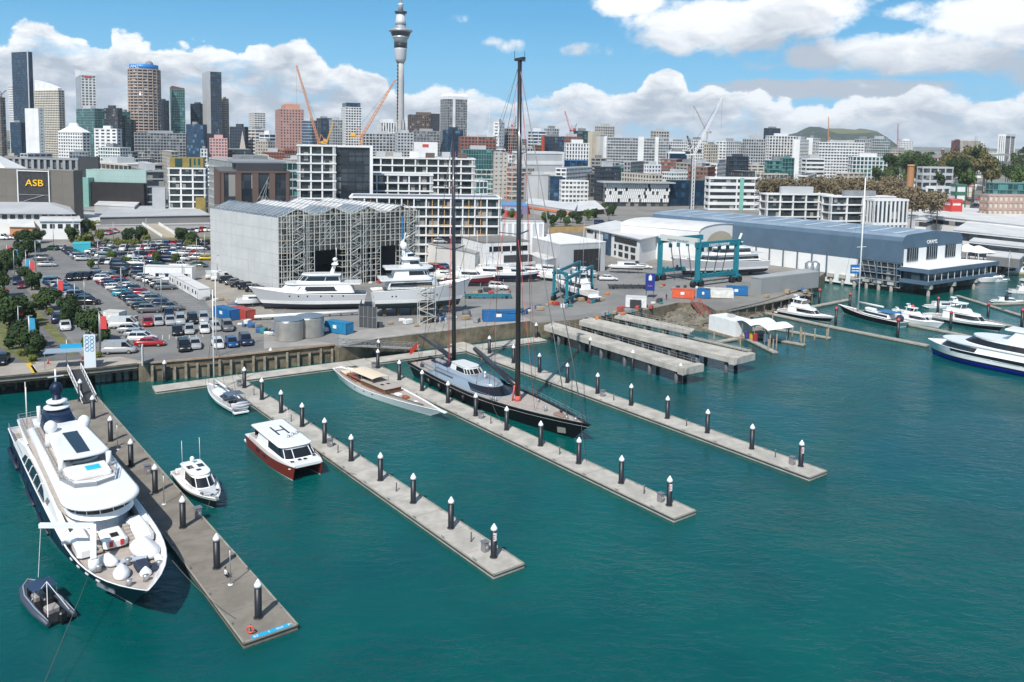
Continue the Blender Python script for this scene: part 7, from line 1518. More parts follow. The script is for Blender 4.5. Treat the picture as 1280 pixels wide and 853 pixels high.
for sd in(-1,1):radome(rt,23.0,sd*2.0,9.0,.82);part(rt,'dome_pedestal',GEL,lambda m:m.lathe([(.8,7.2),(.6,9.05)],(23.0,sd*2.0,0),10))
part(rt,'mast_base',navyh,lambda m:m.loft([[(x,y,z)for x,y in outline(13.0+e,21.0-e*1.2,1.9-e*.25,1.9-e*.3,1.5)]for z,e in((7.15,0),(9.0,.8),(9.9,1.6))],0,True,True,cap1=True))
part(rt,'mast_panel',GEL,lambda m:m.beam((17.5,0,9.4),(21.3,0,8.2),1.9,.2))
for z,r in((10.2,1.7),(11.0,1.35)):part(rt,'radar_ring',GEL,lambda m:m.lathe([(r*.6,z-.3),(r,z-.1),(r,z+.1),(r*.7,z+.28)],(15.6,0,0),18))
part(rt,'mast_column',navyh,lambda m:m.lathe([(1.1,9.5),(.7,10.6),(.5,12.0)],(15.6,0,0),12));radome(rt,15.4,0,12.0,.85,navyh)
part(rt,'mast_pole',GEL,lambda m:(m.tube([(15.2,0,13.2),(15.0,0,15.4)],.12,6),m.beam((15.2,-1,14.4),(15.2,1,14.4),.12)))
for y in(-1.7,1.7):part(rt,'aerial',GEL,lambda m:m.tube([(11.5,y,7.1),(11.3,y,9.4)],.26,8))
for x,y in((6,-2.6),(9,-2.9)):part(rt,'whip_aerial',WHITE,lambda m:m.tube([(x,y,5.3),(x,y,11.8)],.05,5))
part(rt,'aft_awning_deck',GEL,lambda m:m.prism([(x,y)for x,y in outline(2.2,14.5,3.4,3.9,1)],5.0,5.28));part(rt,'aft_teak',teak,lambda m:m.prism([(x,y)for x,y in outline(2.6,14,3.1,3.5,1)],5.29,5.33))
rline(rt,[(13,-3.5,5.3),(3,-3.3,5.3),(2.6,0,5.3),(3,3.3,5.3),(13,3.5,5.3)],.9)
part(rt,'aft_table',GEL,lambda m:m.lathe([(.2,5.3),(.2,5.9),(1.3,5.95),(1.3,6.05)],(7,0,0),16));part(rt,'aft_seat',GEL,lambda m:m.rbox(8.6,10.6,-1.8,1.8,5.3,5.85,.2));part(rt,'awning',GEL,lambda m:m.prism([(9.5,-2.3),(13,-2.6),(13,2.6),(9.5,2.3)],7.0,7.12))
for y in(-2.2,2.2):part(rt,'aft_pillar',GEL,lambda m:m.beam((4.5,y,3.0),(4.5,y,5.0),.2));
part(rt,'aft_main_seat',fabric,lambda m:m.rbox(1.4,3.2,-2.6,2.6,2.6,3.1,.2))
part(rt,'side_locker',GEL,lambda m:(m.rbox(44.5,50,2.0,3.9,3.4,4.55,.4),m.rbox(44.5,50,-3.9,-2.0,3.4,4.55,.4))and None)
part(rt,'spa_house',GEL,lambda m:m.rbox(46.2,49.6,-1.25,1.25,3.5,4.5,.3));part(rt,'spa_opening',BLACK,lambda m:m.box(48.,49.1,-.35,.45,4.505,4.53));
for y in(-.5,.6):part(rt,'fire_locker',RED,lambda m:m.box(49.62,49.72,y-.18,y+.18,3.7,4.3));
for sd in(-1,1):part(rt,'stairs',teak,lambda m:[m.box(46.4+k*.55,46.95+k*.55,min(sd*1.35,sd*1.95),max(sd*1.35,sd*1.95),3.4,4.5-k*.18)for k in range(6)])
def cover(name,x,y,z,l_,w_,h_,rz,sh=1.):
 m_=MB();m_.loft([[(l_/2*sx_*c_,w_/2*sy_*s2,zz_)for(c_,s2)in[(cos(i*pi/8)*(1 if cos(i*pi/8)<0 else sh),sin(i*pi/8))for i in range(16)]]for(zz_,sx_,sy_)in((0,.92,.92),(h_*.25,1,1),(h_*.5,.82,.78),(h_*.8,.42,.36),(h_,.06,.05))],0,True,True,cap1=True);o=m_.build(name,fabric,rt);o.location=(x,y,z);o.rotation_euler.z=rz
cover('covered_tender',52.0,2.3,3.45,4.6,2.7,1.5,.15,1.15);cover('covered_jet_ski',52.6,-1.4,3.4,2.6,1.5,1.1,.5);cover('covered_jet_ski',56.0,-.9,3.4,2.5,1.7,1.2,-.2);cover('small_cover',57.3,1.1,3.4,1.3,1.2,.9,0);cover('raft_canister',55.6,2.9,3.6,2.2,.8,.8,.1)
part(rt,'black_cover',bimini,lambda m:m.rbox(54.6,56.6,.5,1.9,3.4,4.0,.25));part(rt,'hatch',bimini,lambda m:m.box(55.6,57.2,1.8,2.6,3.42,3.6));part(rt,'folded_gangway',mat('pale_blue_grey',(.42,.46,.52),.5),lambda m:(m.beam((53.5,-.4,3.7),(54.6,1.9,3.9),.7,.15),m.beam((54.1,-.9,3.6),(53.2,.9,3.7),.4,.12))and None)
for k,(x,y)in enumerate(((58.6,-.8),(58.6,.8),(54.0,.2),(56.4,2.7),(53.8,-2.6))):part(rt,'windlass',STEEL,lambda m:m.lathe([(.3,3.4),(.22,3.7),(.34,4.0),(.1,4.1)],(x,y,0),10))
part(rt,'crane_arm',GEL,lambda m:(m.lathe([(.55,3.4),(.5,4.6)],(53.4,-3.0,0),10),m.beam((53.4,-3.0,4.6),(50.6,-2.4,7.0),.55,.6),m.beam((50.6,-2.4,7.0),(47.6,-7.0,7.1),.42,.45))and None)
part(rt,'crane_wire',STEEL,lambda m:m.beam((47.7,-6.9,7.0),(50.0,-7.6,2.6),.05))
H.rail(rt,.75,.0,.25,0.02,8)
rt=root('inflatable_tender','small dark grey inflatable tender floating beside the superyacht bow','inflatable boat',place(90.3,13.7),atan2(AX.y,AX.x)+radians(11))
tubem=mat('dark_grey_tube',(.045,.06,.085),.5);tg=mat('tube_pale_stripe',(.22,.26,.32),.5)
def ribt(m,r,dy=0,dz=0):m.tube([(-.2,-1.25-dy,.42+dz),(3,-1.3-dy,.45+dz),(6.2,-1.2-dy,.55+dz),(8.0,-.75,.72+dz),(8.9,0,.85+dz),(8.0,.75,.72+dz),(6.2,1.2+dy,.55+dz),(3,1.3+dy,.45+dz),(-.2,1.25+dy,.42+dz)],[r*.5,r,r,r,r*.9,r,r,r,r*.5],10)
part(rt,'tube',tubem,lambda m:ribt(m,.42));part(rt,'tube_stripe',tg,lambda m:ribt(m,.08,0,.41));part(rt,'hull',BLACK,lambda m:m.prism([(0,-1.2),(6,-1.1),(8.3,0),(6,1.1),(0,1.2)],-.2,.35))
part(rt,'helm_console',BLACK,lambda m:m.rbox(3.0,4.2,-.5,.5,.35,1.5,.15));part(rt,'bimini_top',mat('navy_canvas_top',(.02,.045,.10),.7),lambda m:m.loft([[(x,y,2.3-.12*abs(y)-.04*abs(x-5))for y in(-1.2,-.6,0,.6,1.2)]for x in(3.9,5,6.2)],0,False,True));part(rt,'bimini_pole',STEEL,lambda m:[m.beam((4+k*2,y,.6),(4+k*2,y,2.2),.05)for k in(0,1)for y in(-1.1,1.1)])
[part(rt,'seat',mat('grey_seat',(.3,.28,.27),.7),lambda m:m.rbox(x,x+1.2,-.6,.6,.35,.85,.1))for x in(1.8,5.2)];part(rt,'outboard_motor',BLACK,lambda m:(m.rbox(-.7,0,-.35,.35,.5,1.4,.15),m.box(-.5,-.2,-.12,.12,-.4,.5))and None);part(rt,'lifting_sling',WHITE,lambda m:[m.beam((3.5,0,3.0),(x,y,.8),.05)for x,y in((.6,-1),(.6,1),(5,-1),(5,1))])
rt=root('motor_cruiser','small white motor cruiser with black hull beside the left pier','motor boat',place(120.6,34.5),RZB+radians(0))
H=Hull(14,4.4,1.15,1.35,1.75,.5,1.4,.3,.92,2.5,1.6,.42,.16)
H.build(rt,[(-.45,sgrey),(.08,WHITE),(.2,blackh),(('s',.42),blackh),(('s',.36),GEL),(('s',0),GEL)],deck=GEL,bul=.12,cap=GEL)
house(rt,'cabin',GEL,2.6,10.2,1.55,1.5,2.0,1.3,3.0,.28,1.9,.1,win=(.30,.85),wi=(1,20),roof=(.18,.16,-.1),sq=.8,mull=5)
part(rt,'foredeck_pad',mat('pad_grey',(.50,.52,.54),.7),lambda m:m.prism([(9.6,-1.1),(11.6,-.9),(12.6,0),(11.6,.9),(9.6,1.1)],1.62,1.70));part(rt,'deck_hatch',tint,lambda m:(m.box(10.8,11.3,-1.25,-.85,1.7,1.75),m.box(10.9,11.4,.8,1.2,1.7,1.75),m.box(12.1,12.5,-.3,.1,1.7,1.76))and None);part(rt,'sunroof',tint,lambda m:(m.box(4.4,5.6,.3,1.1,3.17,3.19),m.box(4.4,5.6,-1.1,-.3,3.17,3.19),m.box(6.2,6.8,-.3,.3,3.17,3.19))and None)
part(rt,'cockpit',teak,lambda m:m.box(.2,2.6,-1.7,1.7,1.0,1.08));part(rt,'swim_platform',GEL,lambda m:m.rbox(-1.,.3,-1.7,1.7,.35,.6,.08));part(rt,'cockpit_seat',GEL,lambda m:m.rbox(.3,.9,-1.4,1.4,1.05,1.6,.1));radome(rt,3.6,0,3.5,.32);part(rt,'dome_post',GEL,lambda m:m.beam((3.6,0,3.1),(3.6,0,3.55),.3))
for y in(-1.2,1.2):part(rt,'aerial',WHITE,lambda m:m.tube([(3.2,y,3.1),(3.0,y,6.4)],.035,5))
H.rail(rt,.55,.55,.99,.05,8,mid=False,r=.035);part(rt,'anchor_roller',STEEL,lambda m:m.box(13.4,14.4,-.15,.15,1.7,1.85))
rt=root('power_catamaran','brown red hulled power catamaran with a wide white flat roof','catamaran',place(127.6,48.9),RZB+radians(-1.5))
for sd in(-1,1):
 Hc=Hull(18,2.5,1.9,1.9,2.25,.6,.9,.4,.9,2.6,1.6,.5,.18);sub=MB();hl=Hc.build(rt,[(-.55,sgrey),(.10,WHITE),(.18,redh),(('s',.12),redh),(('s',0),GEL)],name='hull');hl.location=(0,sd*2.05,0)
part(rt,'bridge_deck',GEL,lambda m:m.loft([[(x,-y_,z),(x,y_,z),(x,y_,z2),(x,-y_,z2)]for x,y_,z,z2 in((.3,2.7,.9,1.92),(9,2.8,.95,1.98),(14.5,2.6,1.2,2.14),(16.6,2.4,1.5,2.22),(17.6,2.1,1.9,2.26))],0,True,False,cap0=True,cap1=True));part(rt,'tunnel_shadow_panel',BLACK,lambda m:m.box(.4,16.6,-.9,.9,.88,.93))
house(rt,'saloon',GEL,3.4,15.4,2.55,2.45,1.8,2.0,3.5,.35,2.0,.3,win=(.22,.86),wi=(1,20),sq=.55,mull=4)
part(rt,'roof',GEL,lambda m:m.loft([[(x,y,z)for x,y in outline(1.2+e,13.8-e,2.7-e,2.6-e,1.5,8,.6)]for z,e in((3.51,.15),(3.62,0),(3.74,.05),(3.85,.5))],0,True,True,cap0=True,cap1=True))
part(rt,'roof_marking',BLACK,lambda m:(m.box(4.6,8.6,.62,.9,3.86,3.875),m.box(4.6,8.6,-.9,-.62,3.86,3.875),m.box(6.4,6.8,-.6,.6,3.86,3.875))and None)
for(x,y)in((9.6,.9),(10.2,0),(9.2,1.7)):part(rt,'roof_aerial',STEEL,lambda m:(m.lathe([(.25,0),(.25,.1),(.1,.3)],(x,y,3.85),8),m.beam((x-.6,y,4.05),(x+.6,y+.4,4.1),.06))and None)
for(x,y)in((15.5,-1.6),(15.2,-.4),(15.3,.4),(14.6,2.0)):part(rt,'deck_hatch',tint,lambda m:m.box(x,x+.6,y-.25,y+.25,2.24,2.27))
part(rt,'cockpit_deck',teak,lambda m:m.box(.5,3.3,-2.6,2.6,1.93,1.97));part(rt,'aft_screen',tint,lambda m:m.box(2.2,2.3,-2.3,2.3,2.2,3.45));part(rt,'boarding_step',GEL,lambda m:m.rbox(-1.2,.3,1.2,2.9,.4,.7,.08));part(rt,'boarding_step',GEL,lambda m:m.rbox(-1.2,.3,-2.9,-1.2,.4,.7,.08))
part(rt,'side_window',tint,lambda m:[m.beam((x,-3.32,1.25),(x+1.0,-3.32,1.25),.06,.28)for x in(5.6,8.4)]);part(rt,'whip_aerial',WHITE,lambda m:m.tube([(4,2.2,3.8),(4,2.2,6.2)],.03,5))
def mast(rt,x,y,z0,z1,r0,r1,m,name='mast',rake=0.):return part(rt,name,m,lambda q:q.tube([(x,y,z0),(x-rake*.5,y,(z0+z1)/2),(x-rake,y,z1)],[r0,(r0+r1)/2,r1],10))
wire=mat('rigging_wire',(.12,.12,.13),.4,.5);redrope=mat('red_halyard',(.60,.10,.08),.8)
def stays(rt,name,lst,m=wire,r=.035):
 for a,b in lst:m_=MB();m_.tube([a,b],r,4);m_.build(name,m,rt)
rt=root('sailing_boat','small white sailing boat with grey covers at the walkway pontoon','sailing boat',place(143.2,50.6),RZP)
H=Hull(17.4,4.3,1.0,1.05,1.3,.5,1.6,.5,.72,2.0,1.5,.42,.2);H.build(rt,[(-.45,sgrey),(.08,WHITE),(.14,blackh),(('s',.55),blackh),(('s',.5),GEL),(('s',0),GEL)],deck=mat('grey_deck',(.5,.5,.5),.6),bul=.06,cap=GEL)
house(rt,'cabin_top',GEL,6,13.5,1.1,1.0,2.5,1.1,1.6,.25,1.,.2,win=(.2,.8),wi=(0,3));part(rt,'sprayhood',bimini,lambda m:m.loft([[(x,1.25*cos(a),1.5+.8*sin(a)*k_)for a in[i*pi/8 for i in range(9)]]for x,k_ in((5.0,1.0),(6.4,1.0),(7.4,.2))],0,False,True));part(rt,'bimini_top',mat('blue_grey_canvas',(.08,.12,.18),.8),lambda m:m.loft([[(x,y,3.0-.1*abs(y))for y in(-1.5,0,1.5)]for x in(1.8,4.6)],0,False,True));part(rt,'bimini_pole',STEEL,lambda m:[m.beam((x,y,1),(x,y,2.9),.05)for x in(1.9,4.5)for y in(-1.5,1.5)])
part(rt,'dinghy',mat('pale_grey_tube',(.5,.5,.52),.5),lambda m:m.tube([(-.6,-1.7,1.6),(-.9,0,1.65),(-.6,1.7,1.6),(.3,1.5,1.7),(.4,0,1.75),(.3,-1.5,1.7)],.3,8));part(rt,'dinghy_motor',BLACK,lambda m:m.rbox(.2,.8,.5,1.1,1.6,2.5,.15));part(rt,'stern_step',GEL,lambda m:m.rbox(-.8,.5,-1.3,1.3,.3,.6,.1));part(rt,'cockpit',BLACK,lambda m:m.box(1.4,4.8,-.7,.7,1.0,1.1))
mast(rt,14.,0,1.1,19.8,.13,.09,WHITE);part(rt,'boom',mat('pale_sail',(.6,.6,.58),.8),lambda m:m.tube([(13.8,0,2.9),(7.2,0,2.9)],.24,8));stays(rt,'stay',[((17.2,0,1.3),(14,0,19.5)),((.4,0,1.1),(14,0,19.6)),((13.6,1.9,1.1),(14,0,14)),((13.6,-1.9,1.1),(14,0,14))],r=.025);H.rail(rt,.6,.02,.98,.0,10,r=.03,mid=False)
rt=root('classic_yacht','long classic white yacht with varnished timber trim and cream awning','classic yacht',place(156,75),RZB+radians(4.2))
H=Hull(36.3,6.6,1.7,1.35,1.75,.9,4.0,2.6,.30,1.75,1.5,.40,.14);H.build(rt,[(-.6,sgrey),(0.02,mat('bronze_boot',(.35,.10,.03),.5)),(.2,GEL),(('s',.1),GEL),(('s',0),GEL)],deck=teak,bul=.12,cap=GEL,ns=30)
house(rt,'coachroof',teakr,6,17,1.5,1.8,1.0,1.5,2.0,.1,.2,.1,win=(.3,.8),wi=(0,2));house(rt,'deck_saloon',teakr,12.2,20.6,1.9,1.9,.5,1.4,2.2,.1,.1,.1,win=(.25,.8),wi=(0,21),sq=.5,wm=mat('amber_glass',(.10,.06,.035),.2),mull=2);part(rt,'saloon_roof',teak,lambda m:m.prism([(x,y)for x,y in outline(12,20.8,2.0,2.0,.4,8,.5)],2.2,2.3));part(rt,'roof_hatch',tint,lambda m:(m.box(17.5,18.2,-.9,-.3,2.31,2.36),m.box(17.5,18.2,.4,1,2.31,2.36))and None)
part(rt,'cream_awning',creamc,lambda m:m.loft([[(x,y,z)for y in(-1.9,-1,0,1,1.9)for z in(3.45-.06*y*y,)]for x in(8.2,11,14,16.4)],0,False,True));part(rt,'awning_post',STEEL,lambda m:[m.beam((x,y,1.4),(x,y,3.25),.06)for x in(8.4,12.4,16.2)for y in(-1.8,1.8)]);part(rt,'wheel_shelter',tint,lambda m:m.box(10.5,12.4,-1.3,1.3,2.1,2.8))
part(rt,'cockpit_coaming',teakr,lambda m:[m.tube([(3,0,1.8),(3.6,sd*1.2,1.75),(7,sd*1.7,1.7),(11,sd*2.1,1.7)],.11,6)for sd in(-1,1)]);part(rt,'stern_seat',creamc,lambda m:m.rbox(3.2,5.2,-1.0,1.0,1.5,1.9,.1));part(rt,'skylight',teakr,lambda m:m.rbox(24,25.4,-.5,.5,1.4,1.75,.15));part(rt,'white_hatch',GEL,lambda m:(m.rbox(21.6,23,-.5,.5,1.35,1.65,.1),m.rbox(27.5,28.2,-.3,.3,1.4,1.6,.1))and None)
part(rt,'spinnaker_pole',BLACK,lambda m:m.tube([(20.8,-1.7,1.6),(31.0,-.6,1.75)],.08,6));part(rt,'white_sail_bag',fabric,lambda m:m.tube([(2.6,.9,1.9),(4.4,1.6,1.9)],.25,8));part(rt,'porthole',tint,lambda m:[m.beam(H.pt(t,.95,-1,.02),H.pt(t+.012,.95,-1,.02),.05,.16)for t in(.32,.42,.5)]);H.rail(rt,.55,.04,.93,0,20,r=.03,mid=False);part(rt,'bow_fitting',GEL,lambda m:m.rbox(35,36.8,-.3,.3,1.6,1.8,.05))
rt=root('sailing_superyacht','black hulled two masted sailing superyacht with silver blue deckhouse and very tall black masts','sailing yacht',place(149.3,90.7),RZB)
H=Hull(52.3,9.7,2.55,2.5,3.4,1.,4.0,2.2,.66,1.9,1.5,.47,.12);H.build(rt,[(-.9,sgrey),(-.1,antir),(.38,blackh),(('s',.62),blackh),(('s',.56),WHITE),(('s',.50),blackh),(('s',0),blackh)],deck=teak,bul=.30,cap=BLACK,ns=34)
part(rt,'grey_deck_edge',silverp,lambda m:m.prism([(x,y)for x,y in outline(7,30.5,3.3,3.9,8)],1.9,2.25));house(rt,'deckhouse',silverp,9,30.2,3.0,3.4,6.5,2.25,3.75,.75,3.2,.6,win=(.12,.85),wi=(2,18),sq=.85)
part(rt,'deckhouse_roof',silverp,lambda m:m.loft([[(x,y,z)for x,y in outline(8+e,27.2-e*1.5,2.5-e*.5,2.75-e*.6,5.5)]for z,e in((3.72,0),(3.95,.1),(4.25,1.6))],0,True,True,cap1=True))
for sd in(-1,1):part(rt,'deckhouse_wing',silverp,lambda m:m.loft([[(4.0,sd*2.3,z),(9,sd*3.0,z+.25),(17,sd*3.3,z+.35)]for z in(3.0,3.5)],0,False,True))
house(rt,'pilot_house',mat('pilot_white',(.62,.63,.62),.4),13.6,20.8,1.8,2.0,1.8,4.1,5.3,.35,1.2,.3,win=(.18,.82),wi=(1,20),roof=(.1,.14),sq=.7,mull=2);part(rt,'cockpit_well',navyh,lambda m:m.prism([(7.0,-1.7),(13.4,-2.0),(13.4,2.0),(7.0,1.7)],4.0,4.32));[part(rt,'cockpit_seat',mat('grey_seat',(.3,.28,.27),.7),lambda m:m.rbox(8,11,y,y+.9,4.32,4.7,.1))for y in(-1.5,.6)]
part(rt,'navy_side_panel',navyh,lambda m:m.beam((14,3.35,3.4),(26,2.8,3.3),.1,.7))
blkm=mat('black_mast',(.022,.022,.026),.3,coat=.3)
mast(rt,33.2,0,2.1,62.2,.48,.36,blkm,'main_mast',1.2);mast(rt,12.7,0,2.6,50.2,.42,.24,blkm,'mizzen_mast',1.2)
part(rt,'masthead',blkm,lambda m:(m.beam((31.0,0,62.2),(33.2,0,62.3),.6,.5),m.beam((32,-1.2,62),(32,1.2,62),.15),m.beam((31.9,-1.1,62),(31.9,-1.1,63.6),.06),m.beam((31.9,1.1,62),(31.9,1.1,63.6),.06))and None)
for mx,zs,rk in((33.2,(18,32,46),1.2),(12.7,(15,27,39),1.2)):
 for z in zs:
  w_=4.4-(z/62)*2.4;xx=mx-rk*z/62;part(rt,'spreader',blkm,lambda m:(m.beam((xx,0,z),(xx-1.3,w_,z+.4),.34,.12),m.beam((xx,0,z),(xx-1.3,-w_,z+.4),.34,.12))and None)
part(rt,'main_boom',blkm,lambda m:m.tube([(32.4,.3,4.9),(24,2.6,5.4),(11.5,5.8,6.4)],[.55,.6,.45],10));part(rt,'mizzen_boom',blkm,lambda m:m.tube([(12.2,.2,5.3),(6,1.4,5.6),(-5.2,3.2,6.2)],[.45,.5,.35],10));part(rt,'red_mast_base',redrope,lambda m:(m.lathe([(.58,2.2),(.52,3.3)],(33.2,0,0),10),m.tube([(32.6,-.7,2.3),(32.9,-.5,5.2)],.16,6))and None)
stays(rt,'shroud',[((32.0,sd*4.3,2.4),(31.5,sd*3.8,18.4))for sd in(-1,1)]+[((31.5,sd*3.8,18.4),(31.2,sd*3.2,32.4))for sd in(-1,1)]+[((31.2,sd*3.2,32.4),(31,sd*2.6,46.4))for sd in(-1,1)]+[((31,sd*2.6,46.4),(32,0,60))for sd in(-1,1)]+[((11.8,sd*3.6,2.4),(11.1,sd*3.6,15.4))for sd in(-1,1)]+[((11.1,sd*3.6,15.4),(10.8,sd*3.1,27))for sd in(-1,1)]+[((10.8,sd*3.1,27),(11.5,0,49))for sd in(-1,1)],r=.045)
stays(rt,'forestay',[((50.6,0,3.2),(32.2,0,60.5)),((46.6,0,3.0),(32.4,0,50))],mat('furled_stay',(.20,.20,.21),.6),.11)
stays(rt,'backstay',[((2,2.0,2.3),(31.9,0,61.5)),((2,-2.0,2.3),(31.9,0,61.5)),((.3,0,2.3),(11.5,0,49.8))],r=.04)
stays(rt,'red_halyard',[((29,-3.4,3),(32.0,-.6,58)),((36,2,3.1),(32.3,.3,60)),((30.5,3.4,3.2),(31.8,.9,47)),((15,-3.0,3),(12,-.5,40)),((9.5,2.6,3),(11.7,.4,46)),((12.2,-1.0,4.4),(11.9,-.4,30)),((24,-2.6,3.4),(31.8,-.5,44)),((40,-1.6,3),(32.4,-.2,33))],redrope,.04)
part(rt,'red_rope_coils',redrope,lambda m:(m.beam((12.0,-.7,4.4),(12.0,-.6,8.4),.12),m.beam((12.2,.7,4.4),(12.2,.6,7.6),.12))and None)
rt2=rt;fp=MB();fp.tube([(-.3,0,2.3),(-1.2,0,6.2)],.05,5);fp.build('flag_staff',STEEL,rt);part(rt,'red_ensign',mat('flag_red',(.70,.07,.04),.8),lambda m:m.loft([[(-1.0+x*.15,-x,z-x*.5+.15*sin(x*3))for x in(0,.7,1.4,2.1)]for z in(6.0,4.7)],0,False,True));part(rt,'foredeck_wood',mat('pale_teak_panel',(.40,.27,.17),.6),lambda m:m.prism([(30.6,-2.6),(33.4,-2.0),(33.4,2.0),(30.6,2.6)],2.16,2.20))
for(x,y)in((41,0),(44,.9),(46.8,-.3),(30.2,-3.6),(27,3.8),(31,-3.2),(48.4,.2),(36,2.4)):part(rt,'deck_winch',STEEL if x!=44 else BLACK,lambda m:m.lathe([(.3,2.2),(.2,2.5),(.32,2.9),(.1,3.05)],(x,y,(x>40)*.45),8))
part(rt,'folding_dinghy',mat('dinghy_pad',(.25,.15,.12),.7),lambda m:m.rbox(43.6,46,-.6,.6,2.75,3.2,.25));part(rt,'deck_line',BLACK,lambda m:[m.beam((35.5,y,2.34),(40,y*.7,2.55),.08)for y in(-1.5,0,1.4)]);part(rt,'bow_port',mat('bow_port_steel',(.30,.30,.26),.4,.4),lambda m:m.beam(H.pt(.915,1.1,-1,.05),H.pt(.945,1.3,-1,.05),.1,1.3));part(rt,'stern_deck_gear',BLACK,lambda m:(m.rbox(3.8,4.8,-2.4,-1.9,2.1,2.9,.1),m.rbox(3.6,4.0,1.4,2.2,2.1,2.8,.1))and None)
for k in range(5):part(rt,'fender',BLACK,lambda m:m.tube([H.pt(.18+k*.09,1.6,-1,.3),H.pt(.18+k*.09,.3,-1,.3)],.33,8))
H.rail(rt,.8,.02,.97,.04,30,r=.035);part(rt,'roof_aerial',GEL,lambda m:(m.lathe([(.15,4.2),(.15,5.4)],(24,-.6,0),6),m.lathe([(.25,5.2),(.2,5.6)],(24,-.6,0),8))and None)
rt=root('ferry','blue and white catamaran ferry entering at the right edge','ferry',place(57.5,199.8),RZP+radians(1))
H=Hull(39.8,10.5,3.2,3.2,3.4,.8,1.2,0,.98,3.4,2.6,.62,.06);H.build(rt,[(-.6,mat('ferry_blue',(.01,.03,.50),.25)),(1.0,mat('ferry_blue',(.01,.03,.50),.25)),(1.45,mat('ferry_navy',(.01,.012,.05),.3)),(1.5,GEL),(('s',.1),GEL),(('s',0),GEL)],deck=GEL,bul=.5,cap=GEL)
[part(rt,'side_window_band',tint,lambda m:m.loft([[H.pt(t,2.05+.75*t,sd,.05),H.pt(t,3.25-.1*t,sd,.05)]for t in[.06+i*.045 for i in range(18)]],0,False,True))for sd in(-1,1)]
house(rt,'lower_saloon',GEL,2,36.5,5.0,4.9,9,2.9,4.6,.2,1.8,.4,win=(.05,.8),wi=(0,20),n=9);part(rt,'mid_deck',GEL,lambda m:m.prism([(x,y)for x,y in outline(1.6,36.2,5.0,4.9,8)],4.6,4.85));house(rt,'upper_saloon',GEL,6,31.5,4.8,4.6,10,4.85,6.4,.2,2.5,.4,win=(.12,.88),wi=(1,19));part(rt,'brow',GEL,lambda m:m.prism([(x,y)for x,y in outline(5.5,29.5,4.4,4.2,8)],6.4,6.7))
part(rt,'roof_wing',GEL,lambda m:(m.loft([[(22,sd*2,6.6),(18.5,sd*2,6.6),(17.4,sd*2,9.0),(20,sd*2,9.0)]for sd in(-1,-.8)],0,True,False,True,True),m.loft([[(22,sd*2,6.6),(18.5,sd*2,6.6),(17.4,sd*2,9.0),(20,sd*2,9.0)]for sd in(.8,1)],0,True,False,True,True),m.rbox(17,22.5,-2.2,2.2,8.9,9.3,.2))and None);part(rt,'grey_louvre_deck',STEEL,lambda m:[m.box(8+k*1.1,8.6+k*1.1,-3.6,3.6,6.71,6.8)for k in range(8)]);rline(rt,[(37,-3.6,3.2),(38.6,0,3.3),(37,3.6,3.2)],.9)
part(rt,'white_stripe',mat('stripe_grey',(.5,.5,.52),.3),lambda m:[m.beam(H.pt(t,2.3,sd,.04),H.pt(t+.14,2.3,sd,.04),.05,.1)for t in(.3,.45,.6)for sd in(-1,1)])
def motor(label,pos,rz,L,B,fb,z=0.,hullm=blackh,tiers=1,fly=True,cat='motor yacht',name='motor_yacht',bands=None,hk=1.,arch=True,group=None):
 rt=root(name,label,cat,(pos.x,pos.y,z),rz,group);H=Hull(L,B,fb*.68,fb*.74,fb,.7,L*.10,L*.02,.86,2.4,1.6,.45,.16)
 H.build(rt,bands or[(-.6,sgrey),(.1,WHITE),(.2,hullm),(('s',fb*.30),hullm),(('s',fb*.27),GEL),(('s',0),GEL)],deck=GEL,bul=.15,cap=GEL,ns=20);z0=fb*.72;s_=L/16*hk
 house(rt,'deckhouse',GEL,L*.18,L*.74,B*.38,B*.37,L*.16,z0,z0+1.5*s_,.2*s_,L*.09,.1,win=(.28,.82),wi=(1,20),roof=(.12*s_,.12*s_),mull=6)
 z1=z0+1.6*s_
 if fly:
  house(rt,'flybridge',GEL,L*.22,L*.56,B*.31,B*.30,L*.09,z1,z1+.75*s_,.1,L*.04,.1);part(rt,'flybridge_seat',mat('grey_seat',(.3,.28,.27),.7),lambda m:m.box(L*.3,L*.44,-B*.2,B*.2,z1+.6*s_,z1+.8*s_))
  part(rt,'hardtop',GEL,lambda m:m.loft([[(x,y,zz_)for x,y in outline(L*.24,L*.48,B*.27,B*.26,L*.05)]for zz_ in(z1+1.8*s_,z1+1.95*s_)],0,True,True,True,True));part(rt,'hardtop_post',GEL,lambda m:[m.beam((x,y,z1+.6*s_),(x+.3,y*.9,z1+1.8*s_),.18)for x in(L*.27,L*.42)for y in(-B*.24,B*.24)]);zt=z1+1.95*s_
 else:zt=z1
 if arch:part(rt,'radar_mast',GEL,lambda m:(m.beam((L*.3,0,zt),(L*.27,0,zt+.9*s_),.35*s_),m.rbox(L*.25,L*.31,-.5*s_,.5*s_,zt+.8*s_,zt+1.*s_,.05))and None);radome(rt,L*.3,B*.16,zt,.28*s_)
 part(rt,'cockpit',teak,lambda m:m.box(L*.03,L*.18,-B*.36,B*.36,z0-.1,z0-.04));part(rt,'swim_platform',GEL,lambda m:m.rbox(-L*.06,.2,-B*.4,B*.4,.3,.5,.05));H.rail(rt,.7*s_,.5,.98,.03,9,r=.035,mid=False);return rt,H
def between(a,b):return a,atan2(b.y-a.y,b.x-a.x),(b-a).length
p,r_,L_=between(place(145,208.9),place(128.2,209.6));motor('white flybridge motor yacht with dark hull behind the long dock',p,r_,L_,4.8,1.9)
p,r_,L_=between(place(116.5,240),place(96.2,238.4));motor('dark hulled white sport fishing yacht beyond the ferry bow',p,r_,L_,5.6,2.0)
